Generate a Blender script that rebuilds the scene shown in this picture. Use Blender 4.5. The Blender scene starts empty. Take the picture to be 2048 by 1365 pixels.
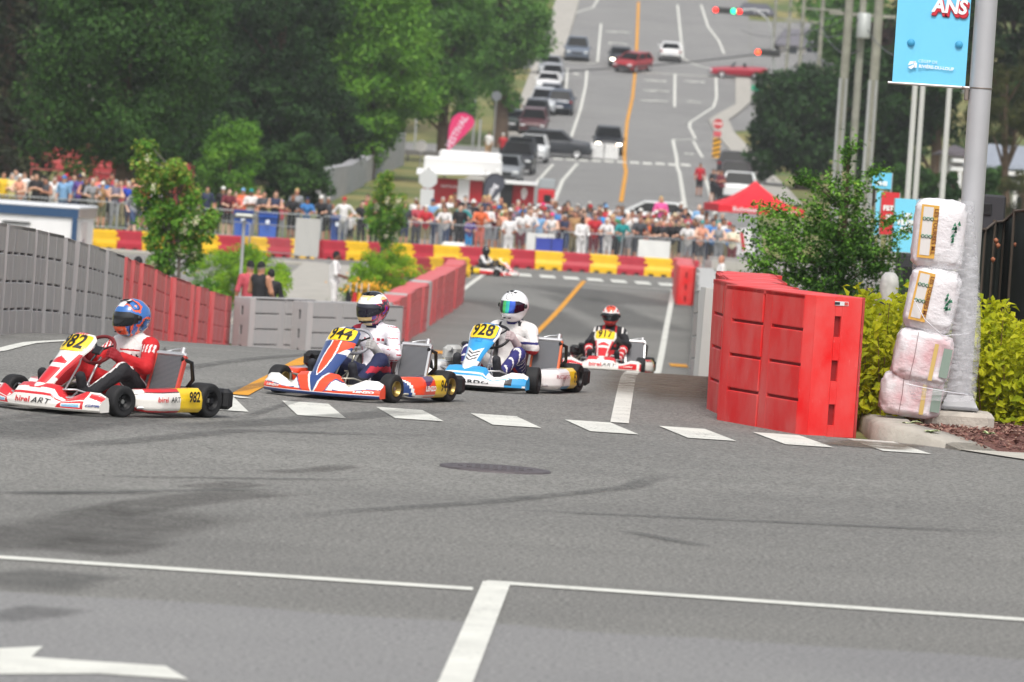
import bpy, math, random
import numpy as np
from mathutils import Vector, Matrix
R = math.radians
HAZE = .0002
sc = bpy.context.scene
col = sc.collection
# ------------------------------------------------------------------ camera
EYE = 2.4                       # eye height above the near junction
PITCH, ROLL = R(2.205), R(3.83)
LENS, SENS = 200.0, 36.0
FPX = LENS / SENS * 2048
cF = Vector((0, math.cos(PITCH), -math.sin(PITCH)))
r0 = Vector((1, 0, 0)); u0 = r0.cross(cF)
cR = math.cos(ROLL) * r0 + math.sin(ROLL) * u0
cU = -math.sin(ROLL) * r0 + math.cos(ROLL) * u0
cam = bpy.data.cameras.new('camera'); cam.lens = LENS; cam.sensor_width = SENS
cam.clip_start = 0.5; cam.clip_end = 5000
cam.dof.use_dof = True; cam.dof.focus_distance = 47.5; cam.dof.aperture_fstop = 5.3
camo = bpy.data.objects.new('camera', cam); col.objects.link(camo)
m3 = Matrix((cR, cU, -cF)).transposed()
camo.matrix_world = Matrix.Translation((0, 0, EYE)) @ m3.to_4x4()
sc.camera = camo
# ------------------------------------------------------------------ light
SUN_EL, SUN_AZ = 56, 176        # soft high sun behind thin cloud, from behind the camera
w = bpy.data.worlds.new('World'); sc.world = w; w.use_nodes = True
nt = w.node_tree; bg = nt.nodes['Background']
sky = nt.nodes.new('ShaderNodeTexSky'); sky.sky_type = 'NISHITA'; sky.sun_disc = False
sky.sun_elevation = R(SUN_EL); sky.sun_rotation = R(SUN_AZ); sky.dust_density = 4.0; sky.ozone_density = 1.0
hs = nt.nodes.new('ShaderNodeHueSaturation'); hs.inputs['Saturation'].default_value = 0.35
nt.links.new(sky.outputs[0], hs.inputs['Color']); nt.links.new(hs.outputs[0], bg.inputs['Color'])
bg.inputs['Strength'].default_value = 0.15
sl = bpy.data.lights.new('sun', 'SUN'); sl.energy = 1.6; sl.angle = R(13); sl.color = (1, .965, .92)
so = bpy.data.objects.new('sun', sl); col.objects.link(so)
az, el = R(SUN_AZ), R(SUN_EL)
sd = Vector((math.sin(az) * math.cos(el), math.cos(az) * math.cos(el), math.sin(el)))
so.rotation_euler = sd.to_track_quat('Z', 'Y').to_euler()
sc.view_settings.view_transform = 'Standard'; sc.view_settings.look = 'None'
sc.view_settings.exposure = 0.29; sc.view_settings.gamma = 1
try:
    sc.cycles.max_bounces = 6; sc.cycles.transparent_max_bounces = 12
except Exception: pass
# ------------------------------------------------------------------ ground height
_P = [(-20, -2.4), (30, -2.4), (47, -2.38), (55, -2.41), (62, -2.63), (68, -2.9), (75, -3.2), (90, -3.97), (105, -4.68),
      (115, -5.03), (125, -5.27), (140, -5.36), (160, -5.29), (187, -5.05), (205, -4.95), (235, -4.45), (277, -3.67),
      (320, -2.95), (364, -2.24), (385, -.85), (440, 4.06), (462, 6.3), (485, 8.7), (510, 11.3), (620, 22), (1100, 75)]
_ty = np.arange(-20, 1100, .5)
_tz = np.interp(_ty, [p[0] for p in _P], [p[1] for p in _P])
_k = np.exp(-(np.arange(-16, 17) / 7.0) ** 2); _k /= _k.sum()
_tz = np.convolve(np.pad(_tz, 16, mode='edge'), _k, 'valid') + EYE
def H(x, y):
    z = float(np.interp(y, _ty, _tz))
    s = min(1., max(0., (y - 222) / 50.))
    if s > 0:
        l = -x - 9
        if l > 0: z += s * min(l * .035, 1.6)
        r = x - 21
        if r > 0: z += s * min(r * .03, 1.0)
    return z
def ray(px, py):
    return (cF + cR * ((px - 1024) / FPX) + cU * ((682.5 - py) / FPX))
def at(px, py, d):                # point on the sight line at depth Y = d
    r = ray(px, py); t = d / r.y
    return Vector((r.x * t, d, EYE + r.z * t))
def gp(px, d):                    # ground point seen at column px, at depth d
    x = 0.
    for _ in range(6):
        z = H(x, d) - EYE
        v = Vector((x, d, z)); q = v.dot(cF)
        x += (px - (1024 + v.dot(cR) / q * FPX)) / FPX * d
    return Vector((x, d, H(x, d)))
def g(px, py, dmin=120, dmax=900):   # ground point hit by the sight line, beyond dmin
    r = ray(px, py); y = dmin; st = .5
    while y < dmax:
        t = y / r.y
        if EYE + r.z * t <= H(r.x * t, y): break
        y += st
    return Vector((r.x * y / r.y, y, H(r.x * y / r.y, y)))
def hz(px, py, d): return at(px, py, d).z
CL = [(20, -3.3), (50, -2.28), (148, .98), (187, 2.28), (277, 5.25), (364, 7.45), (440, 9.4), (505, 11.1), (1000, 24)]
def cx(y): return float(np.interp(y, [a for a, b in CL], [b for a, b in CL]))
# ------------------------------------------------------------------ materials
def lin(c):
    if isinstance(c, str):
        c = [int(c[i:i + 2], 16) / 255 for i in (0, 2, 4)]
        c = [(v / 12.92 if v <= .04045 else ((v + .055) / 1.055) ** 2.4) for v in c]
    return (c[0], c[1], c[2], 1)
_mc = {}
def mat(c, rough=.6, metal=0, coat=0, noise=0, nscale=8, bump=0, bscale=30, emit=0, alpha=1, spec=.5, key=None):
    k = key or (str(c), rough, metal, coat, noise, nscale, bump, bscale, emit, alpha)
    if k in _mc: return _mc[k]
    m = bpy.data.materials.new('paint'); m.use_nodes = True; n = m.node_tree; b = n.nodes['Principled BSDF']
    c = lin(c); b.inputs['Base Color'].default_value = c; b.inputs['Roughness'].default_value = rough
    b.inputs['Metallic'].default_value = metal; b.inputs['Coat Weight'].default_value = coat
    b.inputs['Specular IOR Level'].default_value = spec
    if alpha < 1: b.inputs['Alpha'].default_value = alpha
    if emit: b.inputs['Emission Color'].default_value = c; b.inputs['Emission Strength'].default_value = emit
    if noise or bump:
        tc = n.nodes.new('ShaderNodeTexCoord')
    if noise:
        t = n.nodes.new('ShaderNodeTexNoise'); t.inputs['Scale'].default_value = nscale; t.inputs['Detail'].default_value = 6
        n.links.new(tc.outputs['Object'], t.inputs['Vector'])
        r = n.nodes.new('ShaderNodeMapRange'); r.inputs['From Min'].default_value = .3; r.inputs['From Max'].default_value = .7
        r.inputs['To Min'].default_value = 1 - noise; r.inputs['To Max'].default_value = 1 + noise
        n.links.new(t.outputs[0], r.inputs[0])
        mx = n.nodes.new('ShaderNodeVectorMath'); mx.operation = 'SCALE'; mx.inputs[0].default_value = c[:3]
        n.links.new(r.outputs[0], mx.inputs['Scale']); n.links.new(mx.outputs[0], b.inputs['Base Color'])
    if bump:
        t = n.nodes.new('ShaderNodeTexNoise'); t.inputs['Scale'].default_value = bscale; t.inputs['Detail'].default_value = 4
        n.links.new(tc.outputs['Object'], t.inputs['Vector'])
        bm = n.nodes.new('ShaderNodeBump'); bm.inputs['Strength'].default_value = bump; bm.inputs['Distance'].default_value = .02
        n.links.new(t.outputs[0], bm.inputs['Height']); n.links.new(bm.outputs[0], b.inputs['Normal'])
    _mc[k] = m; return m
def nodes(m): return m.node_tree.nodes, m.node_tree.links, m.node_tree.nodes['Principled BSDF']
def new(n, t, **kw):
    x = n.new(t)
    for k, v in kw.items():
        if hasattr(x, k): setattr(x, k, v)
        else: x.inputs[k].default_value = v
    return x
def noise_node(n, l, scale, detail=6, stretch=None, rough=.55, coord='Object'):
    tc = n.new('ShaderNodeTexCoord'); t = n.new('ShaderNodeTexNoise')
    t.inputs['Scale'].default_value = scale; t.inputs['Detail'].default_value = detail; t.inputs['Roughness'].default_value = rough
    if stretch:
        mp = n.new('ShaderNodeMapping'); mp.inputs['Scale'].default_value = stretch
        l.new(tc.outputs[coord], mp.inputs['Vector']); l.new(mp.outputs[0], t.inputs['Vector'])
    else: l.new(tc.outputs[coord], t.inputs['Vector'])
    return t
def ramp(n, l, src, stops):
    r = n.new('ShaderNodeValToRGB'); e = r.color_ramp.elements
    while len(e) < len(stops): e.new(.5)
    for i, (p, c) in enumerate(stops):
        e[i].position = p; e[i].color = lin(c) if isinstance(c, str) else (c if len(c) == 4 else (*c, 1))
    l.new(src, r.inputs[0]); return r
def mixc(n, l, fac, a, b, mode='MIX'):
    m = n.new('ShaderNodeMix'); m.data_type = 'RGBA'; m.blend_type = mode
    for s, v in ((m.inputs[0], fac), (m.inputs[6], a), (m.inputs[7], b)):
        if hasattr(v, 'is_output'): l.new(v, s)
        elif isinstance(v, (int, float)): s.default_value = v
        else: s.default_value = lin(v)
    return m.outputs[2]
# ------------------------------------------------------------------ mesh builder
class MB:
    def __init__(s): s.v = []; s.f = []; s.m = []; s.sm = []
    def add(s, vs, fs, mi=0, smooth=False):
        o = len(s.v); s.v += [tuple(p) for p in vs]
        for f in fs: s.f.append(tuple(i + o for i in f)); s.m.append(mi); s.sm.append(smooth)
        return s
    def box(s, c, d, mi=0, rz=0, M=None, bev=0):
        hx, hy, h = d[0] / 2, d[1] / 2, d[2] / 2
        if bev:
            b = min(bev, hx * .9, hy * .9, h * .9)
            vs = []
            for zz, ins in ((-h, b), (-h + b, 0), (h - b, 0), (h, b)):
                X, Y = hx - ins, hy - ins
                k = b if ins == 0 else b * .6
                vs += [(-X + k, -Y, zz), (X - k, -Y, zz), (X, -Y + k, zz), (X, Y - k, zz), (X - k, Y, zz), (-X + k, Y, zz), (-X, Y - k, zz), (-X, -Y + k, zz)]
            fs = [tuple(range(7, -1, -1)), tuple(range(24, 32))]
            for r in range(3):
                for i in range(8): fs.append((r * 8 + i, r * 8 + (i + 1) % 8, r * 8 + 8 + (i + 1) % 8, r * 8 + 8 + i))
        else:
            vs = [(x, y, z) for z in (-h, h) for x, y in ((-hx, -hy), (hx, -hy), (hx, hy), (-hx, hy))]
            fs = [(3, 2, 1, 0), (4, 5, 6, 7), (0, 1, 5, 4), (1, 2, 6, 5), (2, 3, 7, 6), (3, 0, 4, 7)]
        T = Matrix.Translation(c) @ (M.to_4x4() if M else Matrix.Rotation(rz, 4, 'Z'))
        return s.add([T @ Vector(p) for p in vs], fs, mi)
    def tube(s, pts, r, n=8, mi=0, cap=True, closed=False):
        pts = [Vector(p) for p in pts]; N = len(pts)
        rs = r if isinstance(r, (list, tuple)) else [r] * N
        vs = []; ref = None
        for i, p in enumerate(pts):
            a = pts[i - 1] if (i or closed) else p; b = pts[(i + 1) % N] if (i < N - 1 or closed) else p
            t = (b - a).normalized()
            if ref is None:
                ref = Vector((0, 0, 1)) if abs(t.z) < .9 else Vector((1, 0, 0))
            u = (ref - t * ref.dot(t)).normalized(); ref = u; w_ = t.cross(u)
            for k in range(n):
                q = 2 * math.pi * k / n; vs.append(p + (u * math.cos(q) + w_ * math.sin(q)) * rs[i])
        fs = []
        for i in range(N if closed else N - 1):
            j = (i + 1) % N
            for k in range(n): fs.append((i * n + k, i * n + (k + 1) % n, j * n + (k + 1) % n, j * n + k))
        s.add(vs, fs, mi, True)
        if cap and not closed: s.add([vs[k] for k in range(n)], [tuple(range(n - 1, -1, -1))], mi); s.add([vs[(N - 1) * n + k] for k in range(n)], [tuple(range(n))], mi)
        return s
    def grid(s, rows, mi=0, smooth=True, closed=False, flip=False):
        n = len(rows[0]); vs = [p for r in rows for p in r]; fs = []; ms = []
        for i in range(len(rows) - 1):
            for k in range(n if closed else n - 1):
                f = (i * n + k, i * n + (k + 1) % n, (i + 1) * n + (k + 1) % n, (i + 1) * n + k)
                fs.append(f[::-1] if flip else f)
                ms.append(mi(i, k) if callable(mi) else mi)
        o = len(s.v); s.v += [tuple(p) for p in vs]
        for f, m_ in zip(fs, ms): s.f.append(tuple(i + o for i in f)); s.m.append(m_); s.sm.append(smooth)
        return s
    def lathe(s, prof, c=(0, 0, 0), n=24, axis='Z', mi=0, arc=1.0, M=None):
        rows = []
        for k in range(n + 1):
            q = 2 * math.pi * k / n * arc
            row = []
            for r, h in prof:
                p = (r * math.cos(q), r * math.sin(q), h)
                if axis == 'X': p = (h, r * math.cos(q), r * math.sin(q))
                if axis == 'Y': p = (r * math.sin(q), h, r * math.cos(q))
                p = Vector(p)
                if M: p = M @ p
                row.append(p + Vector(c))
            rows.append(row)
        return s.grid(rows, mi)
    def prism(s, poly, h0, h1, mi=0, M=None):        # poly in XY, extruded in Z
        n = len(poly); vs = [Vector((x, y, h0)) for x, y in poly] + [Vector((x, y, h1)) for x, y in poly]
        if M: vs = [M @ p for p in vs]
        fs = [tuple(range(n - 1, -1, -1)), tuple(range(n, 2 * n))] + [(i, (i + 1) % n, n + (i + 1) % n, n + i) for i in range(n)]
        return s.add(vs, fs, mi)
    def mesh(s, mats, name='mesh'):
        me = bpy.data.meshes.new(name); me.from_pydata(s.v, [], s.f)
        for m_ in (mats if isinstance(mats, (list, tuple)) else [mats]): me.materials.append(m_)
        me.polygons.foreach_set('material_index', s.m); me.polygons.foreach_set('use_smooth', s.sm)
        me.update(); return me
def tag(o, label=None, cat=None, group=None, kind=None):
    if label: o['label'] = label
    if cat: o['category'] = cat
    if group: o['group'] = group
    if kind: o['kind'] = kind
    return o
def link(name, me, parent=None, loc=(0, 0, 0), rz=0, M=None):
    o = bpy.data.objects.new(name, me); col.objects.link(o)
    if parent: o.parent = parent
    if M is not None: o.matrix_local = M
    else: o.location = loc; o.rotation_euler = (0, 0, rz)
    return o
def part(name, mb, mats, parent=None, **kw): return link(name, mb.mesh(mats, name), parent, **kw)
def thing(name, label, cat, loc=(0, 0, 0), rz=0, group=None): return tag(link(name, None, None, loc, rz), label, cat, group)
def copy_tree(o, parent=None):
    c = o.copy(); col.objects.link(c); c.parent = parent
    for ch in list(o.children): copy_tree(ch, c)
    return c
def fastmesh(name, V, F, mats, mi=None, smooth=False):     # numpy verts, faces of equal size
    me = bpy.data.meshes.new(name); V = np.asarray(V, np.float32); F = np.asarray(F, np.int32); k = F.shape[1]
    me.vertices.add(len(V)); me.vertices.foreach_set('co', V.ravel())
    me.loops.add(F.size); me.loops.foreach_set('vertex_index', F.ravel())
    me.polygons.add(len(F)); me.polygons.foreach_set('loop_start', np.arange(0, F.size, k, dtype=np.int32))
    me.polygons.foreach_set('loop_total', np.full(len(F), k, np.int32))
    for m_ in (mats if isinstance(mats, (list, tuple)) else [mats]): me.materials.append(m_)
    if mi is not None: me.polygons.foreach_set('material_index', np.asarray(mi, np.int32))
    me.polygons.foreach_set('use_smooth', np.full(len(F), smooth, bool))
    me.update(calc_edges=True); me.validate(); return me
# signed-distance bodies -> one continuous skin (surface nets)
def C(a, b, r1, r2=None, m=0): return ('c', np.array(a, float), np.array(b, float), r1, r1 if r2 is None else r2, m)
def E(c, r, m=0, rx=0): return ('e', np.array(c, float), np.array(r, float), rx, 0, m)
def _sdf(p, X):
    if p[0] == 'c':
        a, b, r1, r2 = p[1:5]; ab = b - a; t = np.clip(((X - a) @ ab) / max(ab @ ab, 1e-9), 0, 1)
        return np.linalg.norm(X - a - t[..., None] * ab, axis=-1) - (r1 + (r2 - r1) * t)
    Q = X - p[1]
    if p[3]:
        c_, s_ = math.cos(p[3]), math.sin(p[3])
        Q = np.stack([Q[..., 0], Q[..., 1] * c_ + Q[..., 2] * s_, -Q[..., 1] * s_ + Q[..., 2] * c_], -1)
    k0 = np.linalg.norm(Q / p[2], axis=-1); k1 = np.linalg.norm(Q / p[2] ** 2, axis=-1)
    return k0 * (k0 - 1) / np.maximum(k1, 1e-6)
def skin(prims, vox=.02, k=.05, mats=None, name='body', classify=None):
    los, his = [], []
    for p in prims:
        if p[0] == 'c': rr = max(p[3], p[4]); los.append(np.minimum(p[1], p[2]) - rr); his.append(np.maximum(p[1], p[2]) + rr)
        else: rr = p[2].max(); los.append(p[1] - rr); his.append(p[1] + rr)
    lo = np.min(los, 0) - 2.5 * vox; hi = np.max(his, 0) + 2.5 * vox
    n = np.ceil((hi - lo) / vox).astype(int) + 1
    ax = [lo[i] + vox * np.arange(n[i]) for i in range(3)]
    D = np.full(tuple(n), 1.0)
    for p, l_, h_ in zip(prims, los, his):
        mg = k + 2 * vox
        sl_ = tuple(slice(max(0, int((l_[i] - mg - lo[i]) / vox)), min(n[i], int((h_[i] + mg - lo[i]) / vox) + 2)) for i in range(3))
        X = np.stack(np.meshgrid(ax[0][sl_[0]], ax[1][sl_[1]], ax[2][sl_[2]], indexing='ij'), -1)
        d = _sdf(p, X); a = D[sl_]
        h = np.maximum(k - np.abs(a - d), 0) / k
        D[sl_] = np.minimum(a, d) - h * h * k * .25
    S = D < 0
    cs = [D[i:n[0] - 1 + i, j:n[1] - 1 + j, q:n[2] - 1 + q] for i in (0, 1) for j in (0, 1) for q in (0, 1)]
    cnt = sum((c_ < 0).astype(int) for c_ in cs); act = (cnt > 0) & (cnt < 8)
    I = np.argwhere(act); idx = -np.ones(act.shape, int); idx[act] = np.arange(len(I))
    cv = np.stack([c_[act] for c_ in cs], 1)
    P = np.zeros((len(I), 3)); W = np.zeros(len(I))
    off = [np.array((i, j, q), float) for i in (0, 1) for j in (0, 1) for q in (0, 1)]
    for a in range(8):
        for b in range(a + 1, 8):
            if np.abs(off[a] - off[b]).sum() == 1:
                A, B = cv[:, a], cv[:, b]; cr = (A < 0) != (B < 0)
                t = np.where(cr, A / np.where(cr, A - B, 1), 0)
                P += np.where(cr[:, None], off[a] + t[:, None] * (off[b] - off[a]), 0); W += cr
    V = lo + (I + P / W[:, None]) * vox
    F = []
    for axi in range(3):
        o1, o2 = [(1, 2), (2, 0), (0, 1)][axi]
        s0 = [slice(None)] * 3; s1 = [slice(None)] * 3; s0[axi] = slice(0, -1); s1[axi] = slice(1, None)
        ch = S[tuple(s0)] != S[tuple(s1)]; J = np.argwhere(ch); ins = S[tuple(s0)][ch]
        J = J.copy(); e1 = np.zeros(3, int); e1[o1] = 1; e2 = np.zeros(3, int); e2[o2] = 1
        q = np.stack([idx[tuple((J - e1 - e2).T)], idx[tuple((J - e2).T)], idx[tuple(J.T)], idx[tuple((J - e1).T)]], 1)
        q[~ins] = q[~ins][:, ::-1]; F.append(q)
    F = np.concatenate(F); c = V[F].mean(1)
    ds = np.stack([_sdf(p, c) for p in prims], 1); mi = np.array([p[5] for p in prims])[ds.argmin(1)]
    if classify: mi = classify(c, mi)
    return fastmesh(name, V, F, mats, mi, True)
def text_mesh(txt, size, m, parent, M, name='lettering', extrude=.002, bold=0.0, shear=0, sx=1, align='CENTER', space=1):
    cu = bpy.data.curves.new('t', 'FONT'); cu.body = txt; cu.size = size; cu.extrude = extrude; cu.offset = bold
    cu.align_x = align; cu.align_y = 'CENTER'; cu.shear = shear; cu.space_character = space; cu.resolution_u = 3
    to = bpy.data.objects.new('t', cu); col.objects.link(to)
    dg = bpy.context.evaluated_depsgraph_get(); dg.update()
    me = bpy.data.meshes.new_from_object(to.evaluated_get(dg)); bpy.data.objects.remove(to); bpy.data.curves.remove(cu)
    me.materials.clear(); me.materials.append(m)
    o = link(name, me, parent, M=M @ Matrix.Diagonal((sx, 1, 1, 1)))
    return o
# ------------------------------------------------------------------ setting: terrain, roads, paint
def rows(y0, y1):
    ys = []; y = y0
    while y < y1: ys.append(y); y += 1 if y < 130 else (2.5 if y < 520 else 20)
    return ys + [y1]
def sheet(name, y0, y1, xl, xr, m, dz, nx=8, kind='structure', thick=0):
    f = lambda e, y: e(y) if callable(e) else e
    R_ = []
    for y in rows(y0, y1):
        a, b = f(xl, y), f(xr, y)
        R_.append([(a + (b - a) * i / nx, y, H(a + (b - a) * i / nx, y) + dz) for i in range(nx + 1)])
    mb = MB().grid(R_, flip=True)
    if thick:
        mb.grid([[(p[0], p[1], p[2] - thick) for p in (r[0] for r in R_)], [r[0] for r in R_]])
        mb.grid([[r[-1] for r in R_], [(r[-1][0], r[-1][1], r[-1][2] - thick) for r in R_]])
        mb.grid([[(p[0], p[1], p[2] - thick) for p in R_[0]], R_[0]], flip=True)
    return tag(part(name, mb, m), kind=kind)
def stripe(mb, pts, width, dz=None, mi=0):
    P = []
    for a, b in zip(pts[:-1], pts[1:]):
        L = (Vector(b[:2]) - Vector(a[:2])).length; n = max(1, int(L / (1.0 if a[1] < 130 else 4)))
        for i in range(n): P.append(Vector(a[:2]).lerp(Vector(b[:2]), i / n))
    P.append(Vector(pts[-1][:2])); rws = []
    for i, p in enumerate(P):
        t = (P[min(i + 1, len(P) - 1)] - P[max(i - 1, 0)]).normalized(); nrm = Vector((-t.y, t.x)) * width / 2
        zz = dz if dz is not None else .0035 + p.y * .00008
        rws.append([(q.x, q.y, H(q.x, q.y) + zz) for q in (p + nrm, p - nrm)])
    return mb.grid(rws, mi, flip=False)
def quad(mb, pts, dz=None):
    vs = [(p[0], p[1], H(p[0], p[1]) + (dz if dz is not None else .0035 + p[1] * .00008)) for p in pts]
    a = Vector(vs[1]) - Vector(vs[0]); b = Vector(vs[2]) - Vector(vs[0])
    return mb.add(vs, [tuple(range(len(vs)))] if a.cross(b).z > 0 else [tuple(range(len(vs)))[::-1]])
# asphalt
def asphalt(c1, c2, key, band=False):
    m = mat(c1, .85, key=key); n, l, b = nodes(m)
    a = noise_node(n, l, 34, 4, rough=.9); a2 = noise_node(n, l, .22, 7); a3 = noise_node(n, l, .5, 5, (.25, 2.2, 1))
    base = mixc(n, l, ramp(n, l, a2.outputs[0], [(.35, (0, 0, 0)), (.65, (1, 1, 1))]).outputs[0], c1, c2)
    base = mixc(n, l, .75, base, ramp(n, l, a3.outputs[0], [(.3, (.86, .86, .86)), (.7, (1.02, 1.02, 1.02))]).outputs[0], 'MULTIPLY')
    base = mixc(n, l, .9, base, ramp(n, l, a.outputs[0], [(.38, (.30, .30, .30)), (.49, (.86, .86, .86)), (.58, (1.4, 1.4, 1.4))]).outputs[0], 'MULTIPLY')
    # pale stone chips and small dark spots
    tc = n.new('ShaderNodeTexCoord')
    v = n.new('ShaderNodeTexVoronoi'); v.inputs['Scale'].default_value = 1.5; l.new(tc.outputs['Object'], v.inputs['Vector'])
    base = mixc(n, l, ramp(n, l, v.outputs['Distance'], [(.018, (.7, .7, .7)), (.034, (0, 0, 0))]).outputs[0], base, '3a3a3a')
    if band:                       # older, paler asphalt of the cross street nearest the viewer
        sp = n.new('ShaderNodeSeparateXYZ'); l.new(tc.outputs['Object'], sp.inputs[0])
        nn = noise_node(n, l, .8, 3)
        ad = new(n, 'ShaderNodeMath', operation='MULTIPLY_ADD'); l.new(nn.outputs[0], ad.inputs[0]); ad.inputs[1].default_value = .5
        l.new(sp.outputs[1], ad.inputs[2])
        rr = new(n, 'ShaderNodeMapRange'); l.new(ad.outputs[0], rr.inputs[0]); rr.inputs['From Min'].default_value = 27.3; rr.inputs['From Max'].default_value = 27.45
        rr.inputs['To Min'].default_value = 1; rr.inputs['To Max'].default_value = 0
        lt = mixc(n, l, .24, base, '98989e')
        base = mixc(n, l, rr.outputs[0], base, lt)
    l.new(base, b.inputs['Base Color'])
    bp = n.new('ShaderNodeBump'); bp.inputs['Strength'].default_value = .35; bp.inputs['Distance'].default_value = .01
    l.new(a.outputs[0], bp.inputs['Height']); l.new(bp.outputs[0], b.inputs['Normal'])
    b.inputs['Specular IOR Level'].default_value = .3
    return m
M_road = asphalt('83827d', '777672', 'road', True)
M_road2 = asphalt('8e8d8a', '868583', 'road2')
M_conc = mat('a8a49b', .85, noise=.10, nscale=1.5, bump=.2, bscale=20)
def grassm():
    m = mat('5a6b34', .95, key='grass'); n, l, b = nodes(m)
    a = noise_node(n, l, .12, 6); a2 = noise_node(n, l, 3, 4)
    c = mixc(n, l, ramp(n, l, a.outputs[0], [(.38, (0, 0, 0)), (.6, (1, 1, 1))]).outputs[0], '55672f', '8c8450')
    c = mixc(n, l, .5, c, ramp(n, l, a2.outputs[0], [(.3, (.6, .6, .6)), (.7, (1, 1, 1))]).outputs[0], 'MULTIPLY')
    l.new(c, b.inputs['Base Color']); return m
M_grass = grassm()
mb = MB()
ys = rows(8, 1090); xs = [-420, -200, -120] + list(range(-80, 81, 4)) + [120, 200, 420]
mb.grid([[(x, y, H(x, y) - .03) for x in xs] for y in ys], flip=True)
tag(part('ground', mb, M_grass), kind='structure')
sheet('road', 8, 46.2, -60, 60, M_road, 0, 30)
sheet('road', 46.2, 206, -5.9, lambda y: 2.6 if y < 76 else cx(y) + 3.6 + .25, M_road, 0, 10)
sheet('road', 206, 1000, lambda y: cx(y) - 7.2, lambda y: cx(y) + (7.9 if y > 400 else 6.2), M_road2, 0, 10)
sheet('cross_street', 186, 200, -60, -5.92, M_road2, .0, 16)
sheet('cross_street', 186, 200, lambda y: cx(y) + 3.9, 60, M_road2, .0, 16)
sheet('cross_street', 441, 450, -40, lambda y: cx(y) - 7.22, M_road2, .004, 12)
sheet('cross_street', 441, 450, lambda y: cx(y) + 7.92, 60, M_road2, .004, 12)
sheet('cross_street', 362, 371, -50, lambda y: cx(y) - 7.22, M_road2, .004, 12)
sheet('parking_lot', 124, 184, -40, -5.92, asphalt('8f8d88', '85837d', 'lot'), -.005, 12)
sheet('parking_lot', 451, 500, lambda y: cx(y) + 7.92, lambda y: cx(y) + 17, M_road2, .004, 6)
sheet('sidewalk', 184.2, 185.9, -40, -6.2, M_conc, .05, 10, thick=.1)
sheet('sidewalk', 138, 184.1, -6.9, -4.4, M_conc, .08, 2, thick=.1)
sheet('sidewalk', 372, 900, lambda y: cx(y) - 9.3, lambda y: cx(y) - 7.22, M_conc, .10, 2, thick=.14)
sheet('sidewalk', 230, 361, lambda y: cx(y) - 8.9, lambda y: cx(y) - 7.22, M_conc, .10, 2, thick=.14)
# right-hand pavement with its bulb-out, traced on the slope
ed = [((1471, 152), (1500, 152)), ((1471, 185), (1502, 185)), ((1471, 212), (1502, 206)), ((1440, 229), (1480, 226)), ((1417, 243), (1457, 243)),
      ((1428, 265), (1468, 268)), ((1455, 298), (1500, 300)), ((1490, 340), (1540, 340)), ((1520, 380), (1575, 380)), ((1545, 420), (1610, 420))]
mb = MB(); rw = []
for a, b in ed:
    A, B = g(*a, 215), g(*b, 215); rw.append([(A.x, A.y, H(A.x, A.y) + .11), (B.x, B.y, H(B.x, B.y) + .11)])
rr2 = []
for i in range(len(rw) - 1):
    for k in range(8):
        t = k / 8; r_ = []
        for s in (0, 1):
            a, b = Vector(rw[i][s]), Vector(rw[i + 1][s]); q = a.lerp(b, t); r_.append((q.x, q.y, H(q.x, q.y) + .11))
        rr2.append(r_)
mb.grid(rr2); mb.grid([[(r[0][0], r[0][1], r[0][2] - .15) for r in rr2], [r[0] for r in rr2]])
tag(part('sidewalk', mb, M_conc), kind='structure')
# paint
def paintm(c, key):
    m = mat(c, .75, noise=.10, nscale=3, key=key); n, l, b = nodes(m); a = noise_node(n, l, 28, 5, rough=.85); a2 = noise_node(n, l, 1.1, 3)
    ad = new(n, 'ShaderNodeMath', operation='MULTIPLY_ADD'); l.new(a2.outputs[0], ad.inputs[0]); ad.inputs[1].default_value = .35; l.new(a.outputs[0], ad.inputs[2])
    r = ramp(n, l, ad.outputs[0], [(.50, (.35, .35, .35)), (.60, (.97, .97, .97))]); l.new(r.outputs[0], b.inputs['Alpha']); return m
M_white = paintm('d4d4cb', 'pw'); M_yel = paintm('d8961c', 'py')
def paint(mk, m, name='road_marking'): tag(part(name, mk, m), kind='structure')
mw, my = MB(), MB()
G = lambda a, b, dm=15: g(a, b, dm)
for k in range(-2, 8):
    o, e = 189.3 * k, 12.4 * k
    if k == 7: continue
    o, e = 188.3 * k, 12. * k; sk_ = 36 + 6.8 * k; P4 = [G(564 + o, 809 + e), G(656 + o, 814 + e), G(656 + o + sk_, 839 + e), G(564 + o + sk_ - 5, 833 + e)]
    quad(mw, P4)
A = G(0, 1125); B = G(945, 1191); stripe(mw, [(A.x - 9, A.y), (B.x, B.y)], .2)
A = G(972, 1170); B = G(2048, 1259); stripe(mw, [(A.x, A.y), (B.x + 9, B.y)], .2)
A = G(993, 1176); B = G(917, 1365); stripe(mw, [A, (B.x - (A.x - B.x) * .8, B.y - (A.y - B.y) * .8)], .145, .0085)
quad(mw, [G(-120, 1326), G(85, 1313), G(62, 1324), G(30, 1334), G(200, 1341), G(330, 1354), G(376, 1372), G(200, 1362), G(-150, 1352)])
stripe(mw, [gp(1239, 46.1), gp(1257, 57), gp(1281, 75), gp(1300, 100), gp(1318, 128), gp(1333, 155), gp(1347, 183)], .15)
stripe(mw, [gp(700, 115), gp(790, 133), gp(840, 147), gp(935, 175), gp(978, 190)], .16)
stripe(my, [G(478, 797), G(560, 752), G(640, 712), gp(760, 82), gp(905, 105), gp(1082, 148), gp(1168, 186)], .15)
stripe(mw, [G(430, 794), G(495, 799)], .12, .0075)
stripe(mw, [G(-60, 712), G(0, 702), G(60, 690), G(140, 683), G(180, 684)], .13)
for px in range(985, 1345, 48):
    a = gp(px, 186.5); quad(mw, [(a.x, 186.5), (a.x + .52, 186.5), (a.x + .45, 189.3), (a.x - .05, 189.3)])
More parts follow.
